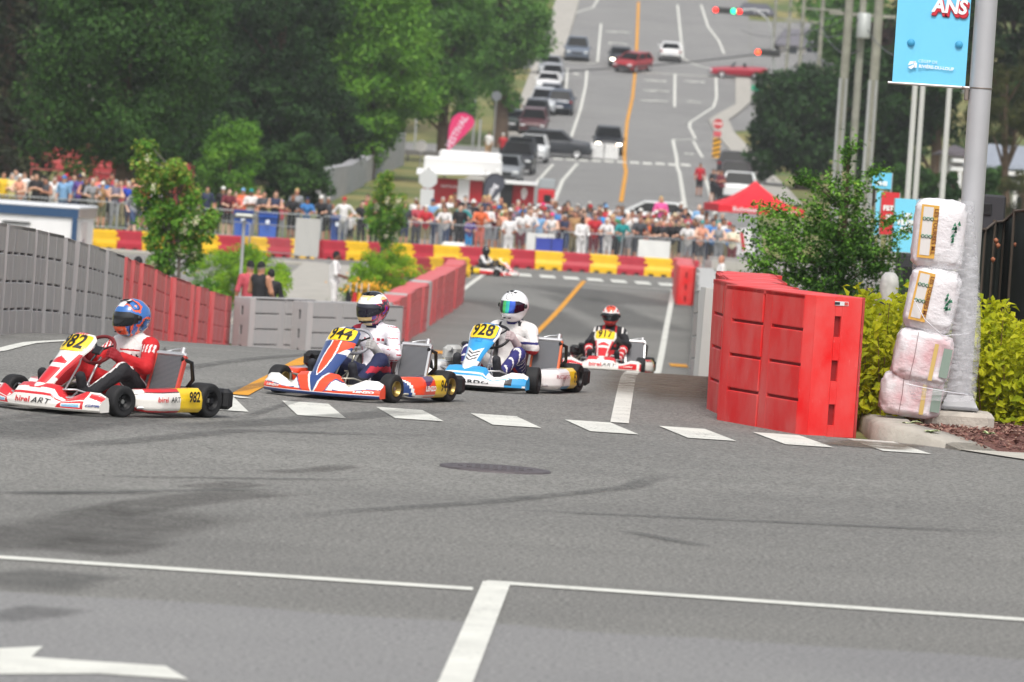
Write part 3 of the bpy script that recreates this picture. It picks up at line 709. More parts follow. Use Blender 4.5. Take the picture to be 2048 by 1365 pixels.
def kart(P_, rz, st, label, dlabel):
    loc = (P_[0], P_[1], H(P_[0], P_[1]))
    t = thing('racing_kart', label, 'kart', loc, rz, 'racing karts')
    # follow the ground slope
    fw = Vector((-math.sin(rz), math.cos(rz))); sl_ = math.atan2(H(P_[0] + fw.x * .5, P_[1] + fw.y * .5) - H(P_[0] - fw.x * .5, P_[1] - fw.y * .5), 1)
    rt = Vector((math.cos(rz), math.sin(rz))); sr = math.atan2(H(P_[0] + rt.x * .5, P_[1] + rt.y * .5) - H(P_[0] - rt.x * .5, P_[1] - rt.y * .5), 1)
    rot = Matrix.Rotation(rz, 4, 'Z') @ Matrix.Rotation(-sr, 4, 'Y') @ Matrix.Rotation(sl_, 4, 'X')
    t.matrix_world = Matrix.Translation(loc) @ rot @ Matrix.Scale(.93, 4)
    steer = R(st.get('steer', 0)); MP = [mat(c, .28, coat=.6, noise=.04, nscale=9) for c in st['pal']]
    # wheels
    def wheel(x, y, r, wd, sgn, st_=0):
        rim = MB(); rr = r * .52
        rim.lathe([(.02, -wd * .05), (.035, wd * .1), (rr * .72, wd * .12), (rr * .86, wd * .3), (rr, wd * .46), (rr * 1.04, wd * .5), (rr * 1.04, -wd * .5), (rr * .9, -wd * .46), (rr * .8, -wd * .1), (.02, -wd * .05)], (0, 0, 0), 28, 'X')
        for k in range(6):
            q = k * math.pi / 3; rim.tube([(wd * .10, .02 * math.cos(q), .02 * math.sin(q)), (wd * .17, rr * .85 * math.cos(q), rr * .85 * math.sin(q))], .010, 6)
        rim.tube([(-wd * .2, 0, 0), (wd * .3, 0, 0)], .018, 10, 1)
        W = part('wheel', rim, [st['rim'], M_stl], t, M=Matrix.Translation((x, y, r)) @ Matrix.Rotation(st_, 4, 'Z') @ (Matrix.Rotation(math.pi, 4, 'Z') if sgn < 0 else Matrix.Identity(4)))
        ty = MB(); h = wd / 2
        ty.lathe([(rr * 1.02, -h * .82), (r * .80, -h), (r * .93, -h * .93), (r * .985, -h * .78), (r, -h * .5), (r, h * .5), (r * .985, h * .78), (r * .93, h * .93), (r * .80, h), (rr * 1.02, h * .82)], (0, 0, 0), 40, 'X')
        part('tyre', ty, M_rub, W)
    for s in (-1, 1):
        wheel(s * .555, .53, .128, .125, s, steer); wheel(s * .575, -.50, .14, .19, s)
    # frame
    f = MB(); r = .015
    for s in (-1, 1):
        f.tube([(s * .12, .80, .07), (s * .20, .6, .06), (s * .29, .45, .055), (s * .30, .1, .05), (s * .31, -.3, .05), (s * .3, -.6, .09)], r)
        f.tube([(s * .30, .47, .06), (s * .40, .52, .09), (s * .45, .53, .12)], r); f.tube([(s * .45, .53, .06), (s * .45, .53, .19)], .012)
        f.tube([(s * .3, .36, .05), (s * .62, .34, .08), (s * .64, .0, .08), (s * .62, -.30, .08), (s * .3, -.33, .05)], .011)
        f.tube([(s * .1, .9, .12), (s * .36, .82, .14), (s * .5, .78, .12)], .009)
        f.tube([(s * .12, .80, .07), (s * .14, .86, .19), (s * .30, .78, .20), (s * .34, .5, .14)], .008)
    for y in (.45, .1, -.3, -.55): f.tube([(-.3, y, .052), (.3, y, .052)], r)
    f.tube([(0, .36, .10), (0, .14, .44)], .011); f.tube([(-.12, .4, .06), (0, .27, .24), (.12, .4, .06)], .009)
    f.tube([(-.44, .5, .12), (0, .34, .11), (.44, .5, .12)], .007)
    f.tube([(0, .62, .1), (0, .40, .38), (0, .36, .50)], .008)
    for s in (-1, 1): f.tube([(s * .17, .58, .07), (s * .17, .60, .24)], .008); f.tube([(s * .12, .605, .25), (s * .22, .605, .25)], .008)
    part('chassis_frame', f, st['frame'], t)
    ax = MB(); ax.tube([(-.64, -.53, .14), (.64, -.53, .14)], .022, 12); ax.lathe([(.03, 0), (.095, 0), (.095, .006), (.03, .006)], (.17, -.53, .14), 24, 'X'); ax.lathe([(.03, 0), (.085, 0), (.085, .008), (.03, .008)], (-.2, -.53, .14), 24, 'X')
    part('axle', ax, M_drk, t)
    fl = MB(); fl.prism([(-.26, .78), (.26, .78), (.3, .45), (.3, -.05), (-.3, -.05), (-.3, .45)], .03, .036); part('floor_tray', fl, M_alu, t)
    # nose
    mb = MB(); NX, NS = 300, 54
    mb.grid([[nose_pt(-NW + 2 * NW * i / NX, j / NS) for j in range(NS + 1)] for i in range(NX + 1)], lambda i, j: st['nose'](-NW + 2 * NW * (i + .5) / NX, (j + .5) / NS))
    for s in (0, NX): x = -NW + 2 * NW * s / NX; vs = [nose_pt(x, j / 9) for j in range(10)]; mb.add(vs, [tuple(range(10)) if s else tuple(range(9, -1, -1))], st['nose'](x * .98, .3))
    ns = part('front_bumper', mb, MP, t)
    for (tx, x0, s0, sz, ci, kw) in st.get('nose_text', []):
        wrapped(tx, sz, MP[ci], ns, lambda x, y: nose_pt(x0 - x, s0 + y / .85, 0.004) + Vector((0, .003, .002)), **kw)
    # front panel
    wf = st['fair']; 
    def fp(x, tt, off=0.0):           # tt 0 bottom .. 1 top
        wd = spl(wf[0], wf[1], tt); u = max(-1.15, min(1.15, x / wd)) if wd else 0
        y = spl([0, .25, .6, 1], [.93, .82, .60, .40], tt); z = spl([0, .25, .6, .9, 1], [.20, .29, .47, .61, .635], tt)
        dpt = .075 * u * u * (.6 + wd * 2.5)
        return Vector((u * wd * (1 - .06 * u * u), y - dpt + off * .55, z - dpt * .25 + off * .8))
    mb = MB(); NU, NT = 64, 96
    for off, fl_ in ((0, True), (-.012, False)):
        mb.grid([[fp(spl(wf[0], wf[1], j / NT) * (-1 + 2 * i / NU), j / NT, off) for i in range(NU + 1)] for j in range(NT + 1)], lambda j, i: st['fcol'](-1 + 2 * (i + .5) / NU, (j + .5) / NT), True, False, fl_)
    pn = part('front_panel', mb, MP, t)
    tc, th = st.get('plate', (.80, .15)); mb = MB(); w0 = spl(wf[0], wf[1], tc)
    def rr_(q): c_, s_ = math.cos(q), math.sin(q); k = (abs(c_) ** 5 + abs(s_) ** 5) ** (-1 / 5); return c_ * k, s_ * k
    rim_ = [rr_(2 * math.pi * k / 40) for k in range(40)]
    mb.grid([[fp(w0 * .86 * c_ * f_, tc + th * s_ * f_, .006) for c_, s_ in rim_] for f_ in (.01, .35, .7, 1)], 0, True, True)
    pl = part('number_plate', mb, M_numy, pn)
    wrapped(st['num'], .15, M_ink, pl, lambda x, y: fp(-x, tc + y / .46, .011), 'race_number', .0035, 0, .92, 1.06)
    for (tx, tt, sz, ci) in st.get('fair_text', []): wrapped(tx, sz, MP[ci], pn, lambda x, y: fp(-x, tt + y / .42, .006), bold=.001)
    # side pods
    for s in (-1, 1):
        def pod(y, v, off=0, s=s):     # v: 0..1 round the section, outer face 0.15-.55
            e = smooth01(.42, .28, y) * smooth01(-.40, -.34, y); fr = smooth01(.15, .40, y)
            xo = .70 - .10 * fr + .012 * math.sin(y * 6); h = .235 + .02 * (-y); xi = .48
            P = [(xi, .045), (xo - .03, .045), (xo, .075), (xo + .004, .15), (xo - .015, h - .03), (xo - .05, h), (xi, h * .97), (xi, .045)]
            k = v * 7; i = min(int(k), 6); q = Vector(P[i]).lerp(Vector(P[i + 1]), k - i)
            cx_, cz = (xi + xo) / 2, .14; q = Vector((cx_ + (q.x - cx_) * (.35 + .65 * e), cz + (q.y - cz) * (.55 + .45 * e)))
            return Vector((s * (q.x + off), y, q.y))
        mb = MB(); NY, NV_ = 60, 28
        mb.grid([[pod(.42 - .78 * i / NY, j / NV_) for j in range(NV_ + 1)] for i in range(NY + 1)], lambda i, j: st['pod'](.42 - .78 * (i + .5) / NY, (j + .5) / NV_), True, False, s > 0)
        for yy in (.42, -.36): vs = [pod(yy, j / 7) for j in range(7)]; mb.add(vs, [tuple(range(7)), tuple(range(6, -1, -1))], 0)
        pd = part('side_pod', mb, MP, t)
        for (tx, y0, z0, sz, m_, bo, sx) in st['pod_text']:
            wrapped(tx, sz, m_, pd, lambda x, y, s=s: Vector((s * (.721 - .10 * smooth01(.15, .40, y0 - s * x * -1)), y0 - x * (1 if s < 0 else -1), z0 + y)), 'race_number' if tx == st['num'] else 'lettering', bo, 0, sx)
    # rear bumper, seat, radiator, engine, wheel
    rb = MB(); rb.box((0, -.76, .15), (1.30, .07, .13), bev=.025); rb.box((-.6, -.72, .15), (.16, .12, .17), bev=.03); rb.box((.6, -.72, .15), (.16, .12, .17), bev=.03)
    part('rear_bumper', rb, M_blk, t)
    def seat_pt(a, v):
        q = R(-100 + 200 * a); y = spl([0, .3, .55, 1], [.02, -.14, -.36, -.50], v); z = spl([0, .3, .55, 1], [.10, .055, .12, .50], v)
        wd = spl([0, .3, 1], [.17, .20, .17], v); up = spl([0, .3, .6, 1], [.06, .12, .18, .05], v)
        return Vector((math.sin(q) * wd, y + (1 - math.cos(q)) * up * .7, z + (1 - math.cos(q)) * up * .7))
    sb = MB(); 
    sb.grid([[seat_pt(i / 20, j / 16) for i in range(21)] for j in range(17)]); sb.grid([[seat_pt(i / 20, j / 16) - Vector((0, .012, .012)) for i in range(21)] for j in range(17)], flip=True)
    part('seat', sb, mat('6f6f6c', .4), t)
    ra = MB(); MR = Matrix.Translation((-.40, -.22, .32)) @ Matrix.Rotation(R(6), 4, 'Z') @ Matrix.Rotation(R(20), 4, 'X')
    M_core = mat('55565a', .6, metal=.4, key='core')
    if not M_core.node_tree.nodes.get('w'):
        n, l, b = nodes(M_core); tc_ = n.new('ShaderNodeTexCoord'); wv = n.new('ShaderNodeTexWave'); wv.name = 'w'; wv.bands_direction = 'Z'; wv.inputs['Scale'].default_value = 30
        l.new(tc_.outputs['Object'], wv.inputs['Vector']); r_ = ramp(n, l, wv.outputs[0], [(0, '3c3d40'), (1, '77787b')]); l.new(r_.outputs[0], b.inputs['Base Color'])
    ra.box((0, 0, 0), (.25, .03, .34)); rd = part('radiator', ra, M_core, t, M=MR)
    rf = MB(); rf.box((0, 0, .19), (.29, .045, .04), bev=.012); rf.box((0, 0, -.19), (.29, .045, .04), bev=.012); rf.box((-.137, 0, 0), (.02, .04, .36), 1); rf.box((.137, 0, 0), (.02, .04, .36), 1)
    rf.tube([(-.10, 0, .20), (-.10, 0, .25)], .022, 12); rf.tube([(.05, .0, .21), (.0, -.02, .235), (-.1, 0, .24)], .008, 6)
    part('radiator_frame', rf, [M_alu, st['rside']], rd)
    ho = MB(); ho.tube([(-.52, -.26, .47), (-.56, -.34, .44), (-.55, -.38, .3), (-.40, -.42, .16)], .017); ho.tube([(-.34, -.2, .14), (-.1, -.5, .1), (.2, -.45, .14)], .015); part('coolant_hose', ho, M_blk, t)
    en = MB(); en.box((.36, -.24, .17), (.19, .28, .17), bev=.03); en.tube([(.36, -.2, .22), (.37, -.16, .40)], [.075, .07], 14); en.box((.37, -.15, .40), (.13, .13, .05), bev=.015)
    for k in range(5): en.lathe([(.06, 0), (.088, 0), (.088, .006), (.06, .006)], (.362 + k * .002, -.195 + k * .008, .26 + k * .026), 18)
    eo = part('engine', en, [M_drk], t)
    ab = MB(); ab.box((.47, .02, .31), (.14, .26, .15), bev=.035); ab.tube([(.46, -.1, .31), (.40, -.14, .28)], .04, 12); ab.tube([(.44, .15, .34), (.43, .24, .36)], .025, 10); part('air_box', ab, st.get('airm', M_blk), eo)
    eb = MB(); eb.tube([(.38, -.10, .24), (.45, .06, .17), (.50, -.1, .15), (.5, -.4, .17), (.42, -.66, .2)], [.025, .03, .045, .05, .03], 12); eb.tube([(.42, -.66, .2), (.15, -.72, .21)], .04, 12); part('exhaust', eb, mat('8d8578', .4, metal=.8), eo)
    SW = Matrix.Translation((0, .17, .50)) @ Matrix.Rotation(R(-52), 4, 'X') @ Matrix.Rotation(steer, 4, 'Z')
    sw = MB(); sw.tube([(.155 * math.cos(q), .135 * math.sin(q), 0) for q in [2 * math.pi * k / 32 for k in range(32)]], .014, 10, 0, False, True)
    for q in (R(90), R(215), R(325)): sw.tube([(0, 0, -.01), (.15 * math.cos(q), .13 * math.sin(q), 0)], .009, 6, 1)
    sw.box((0, .01, .005), (.10, .08, .02), 1, bev=.008); wl = part('steering_wheel', sw, [st.get('swm', M_blk), M_drk], t, M=SW)
    # ---------------- driver
    Dr = thing('person', dlabel, 'person', loc, 0, 'kart drivers'); Dr.matrix_world = t.matrix_world.copy()
    hands = []
    hq = st.get('hands', (R(2), R(178)))
    for q in hq: hands.append(SW @ Vector((.157 * math.cos(q), .137 * math.sin(q), 0)))
    hr, hl = hands
    L = st.get('lean', 0.0)                      # driver leans with the corner
    sh = lambda s: np.array((s * .185 + L, -.30, .60 - s * L * .35 + st.get('hz', -.04) * .9))
    dz = st.get('hz', -.04) * .9
    pr = [C((0, -.33, .17), (L * .5, -.37, .38), .15, .14, 1), C((L * .5, -.37, .38), (L, -.345, .54 + dz), .14, .15, 1), C((-.10 + L, -.33, .585 + dz), (.10 + L, -.33, .585 + dz), .095, .095, 1),
          C((-.16 + L, -.31, .62 + dz), (L, -.30, .665 + dz), .055, .05, 1), C((.16 + L, -.31, .62 + dz), (L, -.30, .665 + dz), .055, .05, 1), C((L, -.31, .62 + dz), (L * 1.2, -.29, .74 + dz), .066, .062, 4)]
    for s, hd in ((1, hr), (-1, hl)):
        wr = np.array(hd) + np.array((s * .03, -.09, -.02)); S_ = sh(s); m_ = (S_ + wr) / 2; el_ = m_ + np.array((s * .10, -.0, -.12))
        pr += [C(S_, el_, .068, .055, 2), C(el_, wr, .055, .040, 2)]
        kn = (s * .25, .16, .345); an = (s * .21, .53, .15)
        pr += [C((s * .10, -.24, .17), kn, .098, .068, 3), C(kn, an, .064, .045, 3)]
        pr += [C((s * .21, .555, .10), (s * .20, .615, .30), .040, .042, 5), C((s * .21, .555, .10), (s * .21, .545, .15), .045, .045, 5)]
    me = skin(pr, .0125, .045, st['suit'], 'person', st['classify'])
    bo = link('body', me, Dr)
    sp_ = MB()
    for s, hd, q in ((1, hr, 1), (-1, hl, -1)):
        F3 = Matrix.Identity(3); y_ = Vector((-.10 * s, 1, .45)).normalized(); x_ = Vector((1, 0, 0)); x_ = (x_ - y_ * x_.dot(y_)).normalized(); z_ = x_.cross(y_)
        glove(Dr, s, wl, Matrix.Translation(hd) @ Matrix((x_, y_, z_)).transposed().to_4x4(), st['glove'])
    HM = Matrix.Translation((L * 1.25, -.265, .835 + st.get('hz', -.04))) @ Matrix.Rotation(R(st.get('yaw', 0)), 4, 'Z') @ Matrix.Rotation(R(st.get('tilt', -3)), 4, 'X') @ Matrix.Rotation(R(st.get('roll', 0)), 4, 'Y')
    hm = helmet(Dr, HM, st['hpal'], [mat(c, .22, coat=.8) for c in st['hcol']] + [M_blk], st['vpal'], st['vmats'])
    for fn in st.get('extra', []): fn(t, Dr, hm, MP, bo)
    return t, Dr
import hashlib
from mathutils import noise as mn
def hn(p, s=9, o=0): return mn.noise(Vector((p[0] * s + o, p[1] * s, p[2] * s)))
def suitm(c): return mat(c, .8, noise=.09, nscale=9, bump=1.0, bscale=13)
V_dark = mat('0e1116', .08, coat=1, metal=.3)
def stripes(*rules): return rules
# --- 982: red and white
def nose982(x, s):
    a = abs(x)
    if s < .25: return 0
    if a < .25 + (s - .25) * .2:
        if s < .43: return 0
        if s < .465: return 1
        if s < .54 + a * .1: return 0
        return 1
    if a < .46:
        if .27 < s < .37 and .29 < a < .44: return 4 if .285 < s < .355 and .30 < a < .43 else 0
        return 0 if .405 < s < .42 else 1
    if a < .475: return 0
    return 1 if s > .5 - (a - .475) * .9 and s < .62 else 0
def nose982_old(x, s):
    a = abs(x)
    if s < .30: return 0
    if s < .36 and a > .1: return 1
    if a < .16 + (s - .3) * .2: return 0 if s < .42 or a > .13 + (s - .4) * .15 and s < .56 else (1 if s > .5 else 0)
    if a < .42 + (s - .4) * .2: return 1
    if a > .52 and s < .6: return 0
    return 1 if s < .52 else 0
def fc_birel(u, t):
    if t > .62: return 0
    a = abs(u)
    if a > .82: return 1 if t > .25 else 0
    if a > .66: return 0
    if t < .1: return 0
    if .40 < t < .46: return 0
    return 1 if t < .56 - .1 * a else 0
def pod982(y, v):
    if y < -.06 and .12 < v < .8: return 2
    if v > .62: return 1 if y < .30 else 0
    if .575 < v < .60: return 3
    if v < .2: return 1
    return 0
def cls982(c, mi):
    o = np.zeros(len(c), int); x, y, z = c.T
    o[mi == 1] = 1; o[(mi == 1) & (z > .42) & (y > -.42)] = 0; o[(mi == 1) & (y < -.44)] = 1; o[mi == 2] = 1; o[(mi == 2) & (z > .64)] = 0; o[(mi == 2) & (np.abs(z - .648) < .008)] = 2
    o[mi == 3] = 1; l = (mi == 3); e_ = np.abs(x) - .6 * (.34 - z) - .10; e_ = np.abs(x) * 1. - .3 * z - .13; o[l & (e_ > 0)] = 2; o[l & (np.abs(e_) < .012)] = 0; o[mi == 5] = 2; o[mi == 4] = 0
    ch = (mi == 1) & (y > -.3) & (np.abs(z - .50) < .010) & (np.abs(x) < .1); o[ch] = 1; ch = (mi == 1) & (y > -.3) & (np.abs(z - .455) < .012) & (np.abs(x) < .12) & (np.sin(x * 160) > 0); o[ch] = 2
    ar = (mi == 2) & (np.abs(z - .53) < .03) & (np.sin(x * 190 + y * 90) > .2); o[ar] = 0
    return o
def h982(az, e, p):
    if e < R(-18) and abs(az) < R(40): return 1 if e > R(-52) else 3
    if p.z > .10 and abs(p.x) < .035 and p.y > .03: return 2
    v = hn(p, 9) + .15 * hn(p, 30, 3)
    return 0 if v > .12 else (1 if v > -.08 else (3 if v > -.22 else (4 if v < -.45 else 0)))
ST = {}
ST[982] = dict(num='982', pal=['ece8e0', 'cf1f26', 'f0c818', '1a1a1c', '7fc0e0', '2a3a7c'], rim=M_blk, frame=M_alu, rside=mat('c24a40', .5), nose=nose982, fair=([0, .15, .4, .62, .75, .9, 1], [.075, .085, .10, .135, .165, .155, .10]), fcol=fc_birel,
    nose_text=[('birel', .075, .345, .095, 1, dict(bold=.002, sx=.95)), ('ART', -.105, .345, .095, 3, dict(shear=.3)), ('GPR', -.525, .33, .055, 5, dict(shear=.3, bold=.002)), ('NORDEX', -.365, .32, .028, 0, {}), ('NORDEX', .365, .32, .028, 0, {})], fair_text=[('birelART', .965, .035, 1)], pod=pod982,
    pod_text=[('birel', .17, .15, .06, mat('cf1f26'), .001, 1.0), ('ART', .025, .15, .06, M_ink, .001, 1.0), ('982', -.21, .17, .115, M_ink, .004, .8)],
    suit=[suitm('e6e2de'), suitm('c01a20'), suitm('1b1a1e')], classify=cls982, glove=mat('8c1420', .8), hcol=['2f6cb5', 'e8623c', 'e4e4e2', '1f2c54', 'e9a080'], hpal=h982,
    vpal=lambda a, j: 1 if a > 52 or a < -60 else 0, vmats=[V_dark, M_blk], swm=mat('6e1a1e', .6), steer=-8, plate=(.80, .15), ital=True, lean=.03, yaw=-10, hz=-.075)
# --- 944: orange, white, blue
def nose944(x, s):
    a = abs(x)
    if s < .255: return 2
    if s < .285: return 0
    if a < .004 + (s - .28) * .20: return 2
    if a < .018 + (s - .28) * .23: return 0
    if a < .10 + (s - .28) * .34: return 1
    if a < .108 + (s - .28) * .36: return 2
    if s < .315 + (a - .1) * .19: return 1
    if s < .325 + (a - .1) * .2: return 2
    return 0
def fc944(u, t):
    if t > .70: return 2 if u < -.05 else 0
    a = abs(u)
    w_ = .30 * math.sin(min(1, max(0, (t - .06) / .55)) * math.pi * .8) ** .6 if t > .07 else 0
    if a < w_: return 1
    if a < w_ + .10 and t > .03: return 0
    if u < -.2 and t > .48: return 1 if (t - .48) * 1.4 - (abs(u) - .55) * .4 > .02 and t < .9 else (0 if t < .56 else 2)
    return 2
def pod944(y, v):
    if y < -.10 and .12 < v < .8: return 4
    if v > .2: return 0 if .31 + (v - .4) * .2 > y > .285 + (v - .4) * .2 else (2 if y > .3 + (v - .4) * .2 else (3 if v > .50 - y and y < .12 else (0 if v < .28 else 1)))
    k = y * 1.2 + v
    if v < .18: return 0
    if .25 > y > .17 - v * .15: return 0
    if y > .2: return 2
    if k < .40: return 1
    if k < .45: return 0
    return 1 if k > .68 else 3
def cls944(c, mi):
    o = np.zeros(len(c), int); x, y, z = c.T
    o[mi == 3] = 1; o[(mi == 3) & (z < .2) & (y > .1)] = 2; l = (mi == 3) & (np.abs(x) > .27); o[l & (y < .2)] = 1; o[(mi == 3) & (np.abs(x) > .25) & (np.abs(z - .27) < .03)] = 3
    o[(mi == 2) & (x > .12) & (z > .50)] = 1; o[(mi == 1) & (x > .17) & (z > .5)] = 3; o[mi == 4] = 1; o[mi == 5] = 2
    ch = (mi == 1) & (y > -.3) & (np.abs(z - .52) < .012) & (np.abs(x) < .10) & (np.sin(x * 150) > -.2); o[ch] = 3
    ar = (mi == 2) & (x < 0) & (np.sin(z * 130) > .88) & (np.sin(y * 60) > 0); o[ar] = 3; o[(mi == 1) & (np.abs(np.abs(x) - .13) < .008) & (z < .45)] = 3
    return o
def h944(az, e, p):
    if e < R(-17) and abs(az) < R(48): return 0 if (e > R(-34) or e < R(-44)) else 6
    if p.z > .11 and abs(p.x) < .075 and p.y > -.05: return 6 if p.z > .128 or p.y < .06 else 0
    if R(20) < e < R(34) and abs(az) < R(85): return 1
    if p.z > .088: return 0 if hn(p, 12) > -.05 else 1
    v = hn(p, 16, 5)
    return 3 if v > .18 else (2 if v > -.05 else (5 if v > -.25 else 4))
ST[944] = dict(num='944', pal=['eceae6', 'f04a20', '26427c', '4a2458', 'f2cc14', '1a1a1c'], rim=mat('a08a50', .35, metal=.8), frame=mat('b9b4a4', .3, metal=.8), rside=M_alu, nose=nose944, fair=([0, .15, .4, .62, .75, .9, 1], [.085, .11, .135, .155, .165, .15, .09]), fcol=fc944,
    nose_text=[('LENZO', -.45, .335, .05, 0, dict(bold=.003, shear=.2)), ('LENZO', .45, .335, .05, 0, dict(bold=.003, shear=.2))], fair_text=[], pod=pod944,
    pod_text=[('LENZO', .05, .13, .06, mat('eceae6'), .003, 1.1), ('944', -.24, .15, .14, M_ink, .004, .8)],
    suit=[suitm('e9e5ea'), suitm('1d2448'), suitm('22242c'), suitm('b8283c')], classify=cls944, glove=mat('a8a6a4', .8), hcol=['e8c98a', 'ece8e2', 'b01c34', '5a2c96', 'c43a54', '2a2030', '18181a'], hpal=h944,
    vpal=lambda a, j: 1 if a > 52 else 0, vmats=[mat('1c1a2c', .08, coat=1, metal=.4), M_blk], swm=mat('9a9aa0', .5), steer=-6, plate=(.82, .12), lean=.05, yaw=-16, tilt=-7, ital=True)
# --- 928: light blue and white
def nose928(x, s):
    a = abs(x)
    if s < .235: return 3
    if s < .30 and a > .40: return 1 if a < .55 else 0
    if a < .22 and .50 < s < .86: return 1
    if a < .24 and .47 < s: return 0
    if a > .40 and s < .42 + (a - .4) * .5: return 1 if a > .46 else 3
    if .42 < s < .455: return 1
    return 0
def fc928(u, t):
    if t > .63: return 0 if abs(u) > .9 else 2
    a = abs(u)
    if t < .12: return 0
    for k in (.24, .30, .36):
        if abs(t - k - a * .10) < .013 and a < .6: return 3
    if t > .40 + a * .12 or (a > .72 and t > .25): return 1
    return 0
def pod928(y, v):
    if y < -.14 and .12 < v < .8: return 4
    if v < .30 and y < .12: return 1
    for k in (.16, .20):
        if abs(y - k + v * .25) < .008 and v < .45: return 3
    return 0
def cls928(c, mi):
    o = np.zeros(len(c), int); x, y, z = c.T
    o[mi == 3] = 1; o[(mi == 3) & (np.abs(x) < .17) & (z > .2)] = 0; o[(mi == 3) & (np.abs(np.abs(x) - .17) < .02)] = 2; o[(mi == 3) & (np.sin(y * 70 + z * 30) > .8) & (np.abs(x) > .22)] = 0
    o[(mi == 1) & (np.abs(x) > .12) & (z < .50) & (z > .2)] = 1; o[(mi == 2) & (np.abs(z - .53) < .02)] = 0; o[(mi == 2) & (z < .385)] = 2; o[mi == 4] = 1; o[mi == 5] = 3
    o[(mi == 1) & (np.hypot(x + .03, (z - .50)) < .045) & (y > -.3)] = 2; o[(mi == 2) & (x < 0) & (np.abs(z - .50) < .035) & (np.abs(y + .27) < .035)] = 3; o[(mi == 2) & (x < 0) & (np.abs(z - .51) < .014) & (np.abs(y + .27) < .03)] = 2; o[(mi == 2) & (np.abs(z - .455) < .012)] = 1; o[(mi == 1) & (np.abs(np.abs(x) - .1) < .018) & (z > .58) & (np.sin(y * 120) > 0)] = 3
    return o
def h928(az, e, p):
    if abs(math.hypot(p.x, (p.z - .10)) - .03) < .0035 and p.y > 0: return 1
    return 0
ST[928] = dict(num='928', pal=['eceae8', '2f9cd8', '2c7fbe', '15161a', 'f2cc14'], rim=M_blk, frame=M_alu, rside=mat('d2683c', .5), nose=nose928, fair=([0, .15, .4, .62, .75, .9, 1], [.07, .08, .10, .135, .16, .155, .10]), fcol=fc928,
    nose_text=[('RICCIARDO', .0, .33, .068, 3, dict(bold=.002, sx=1.35, space=1.1))], fair_text=[('KART', .60, .03, 1)], pod=pod928,
    pod_text=[('RICCIARDO', .10, .165, .045, mat('a03a48'), .001, 1.2), ('928', -.24, .15, .14, M_ink, .004, .7)],
    suit=[suitm('dcd9d6'), suitm('2c2a6c'), suitm('b8262c'), suitm('2a2a2e')], classify=cls928, glove=mat('b9a8a8', .8), hcol=['f0f0f0', '9a9a9a'], hpal=h928,
    vpal=lambda a, j: 0 if a > 20 else (3 if a > 2 else (2 if a > -12 else (1 if a > -36 else 0))), vmats=[mat('2c1030', .08, coat=1, metal=.6), mat('2a5ac8', .1, coat=1, metal=.7), mat('2cc8b8', .1, coat=1, metal=.7), mat('5ad878', .1, coat=1, metal=.7)][:4], swm=M_blk, steer=10, lean=-.02, yaw=-6, airm=mat('b4b4b0', .5), tilt=-2)
# --- 917: red, white, black-suited driver
def nose917(x, s):
    a = abs(x)
    if s < .225: return 0
    if a < .22: return 1 if (s > .5 and (a > .05 or .56 < s < .62)) and s < .85 else 0
    if a < .265: return 0
    if a < .52 and s < .50: return 1 if s > .25 else 0
    if a < .56: return 0
    return 1 if s < .6 else 0
def cls917(c, mi):
    o = np.zeros(len(c), int); x, y, z = c.T
    o[(mi == 1) & (z < .34)] = 1; o[(mi == 3)] = 1; o[(mi == 3) & (np.abs(x) < .2)] = 0; o[(mi == 3) & (np.sin(y * 60) > .75)] = 2; o[mi == 5] = 0
    o[(mi == 2) & (z > .60) & (np.sin(x * 90) > .3)] = 2; o[(mi == 1) & (np.abs(np.abs(x) - .09) < .015) & (y > -.3) & (z > .4)] = 1; return o
def h917(az, e, p):
    if e < R(-16) and abs(az) < R(20): return 1
    if p.z > .1 and abs(p.x) < .07: return 2
    if abs(p.x) < .05 and p.z > .07: return 2
    if abs(abs(p.x) - .07) < .022 and p.z > -.02: return 0
    if p.y > 0 and .045 < p.z < .07: return 0
    return 1
ST[917] = dict(num='917', pal=['ece8e0', 'cf2228', 'f0c818', '1a1a1c'], rim=M_blk, frame=M_alu, rside=M_alu, nose=nose917, fair=([0, .15, .4, .62, .75, .9, 1], [.075, .085, .11, .145, .175, .165, .11]), fcol=fc_birel,
    nose_text=[('birel', .075, .375, .105, 1, dict(bold=.003, sx=1.0)), ('ART', -.115, .375, .105, 3, dict(shear=.3, bold=.0)), ('FREEM', -.40, .36, .045, 0, dict(bold=.001)), ('FREEM', .40, .36, .045, 0, dict(bold=.001))],
    fair_text=[('birelART', .965, .04, 1)], pod=pod982, pod_text=[('birelART', .08, .15, .06, mat('cf1f26'), .001, 1.0), ('917', -.21, .17, .115, M_ink, .004, .8)],
    suit=[suitm('1c1b20'), suitm('c01f28'), suitm('dcd8d4')], classify=cls917, glove=mat('3a3a38', .8), hcol=['e6dcd8', 'dc3c34', 'f0583c'], hpal=h917, vpal=lambda a, j: 0, vmats=[V_dark], steer=0, yaw=0, tilt=-8, hz=.015)
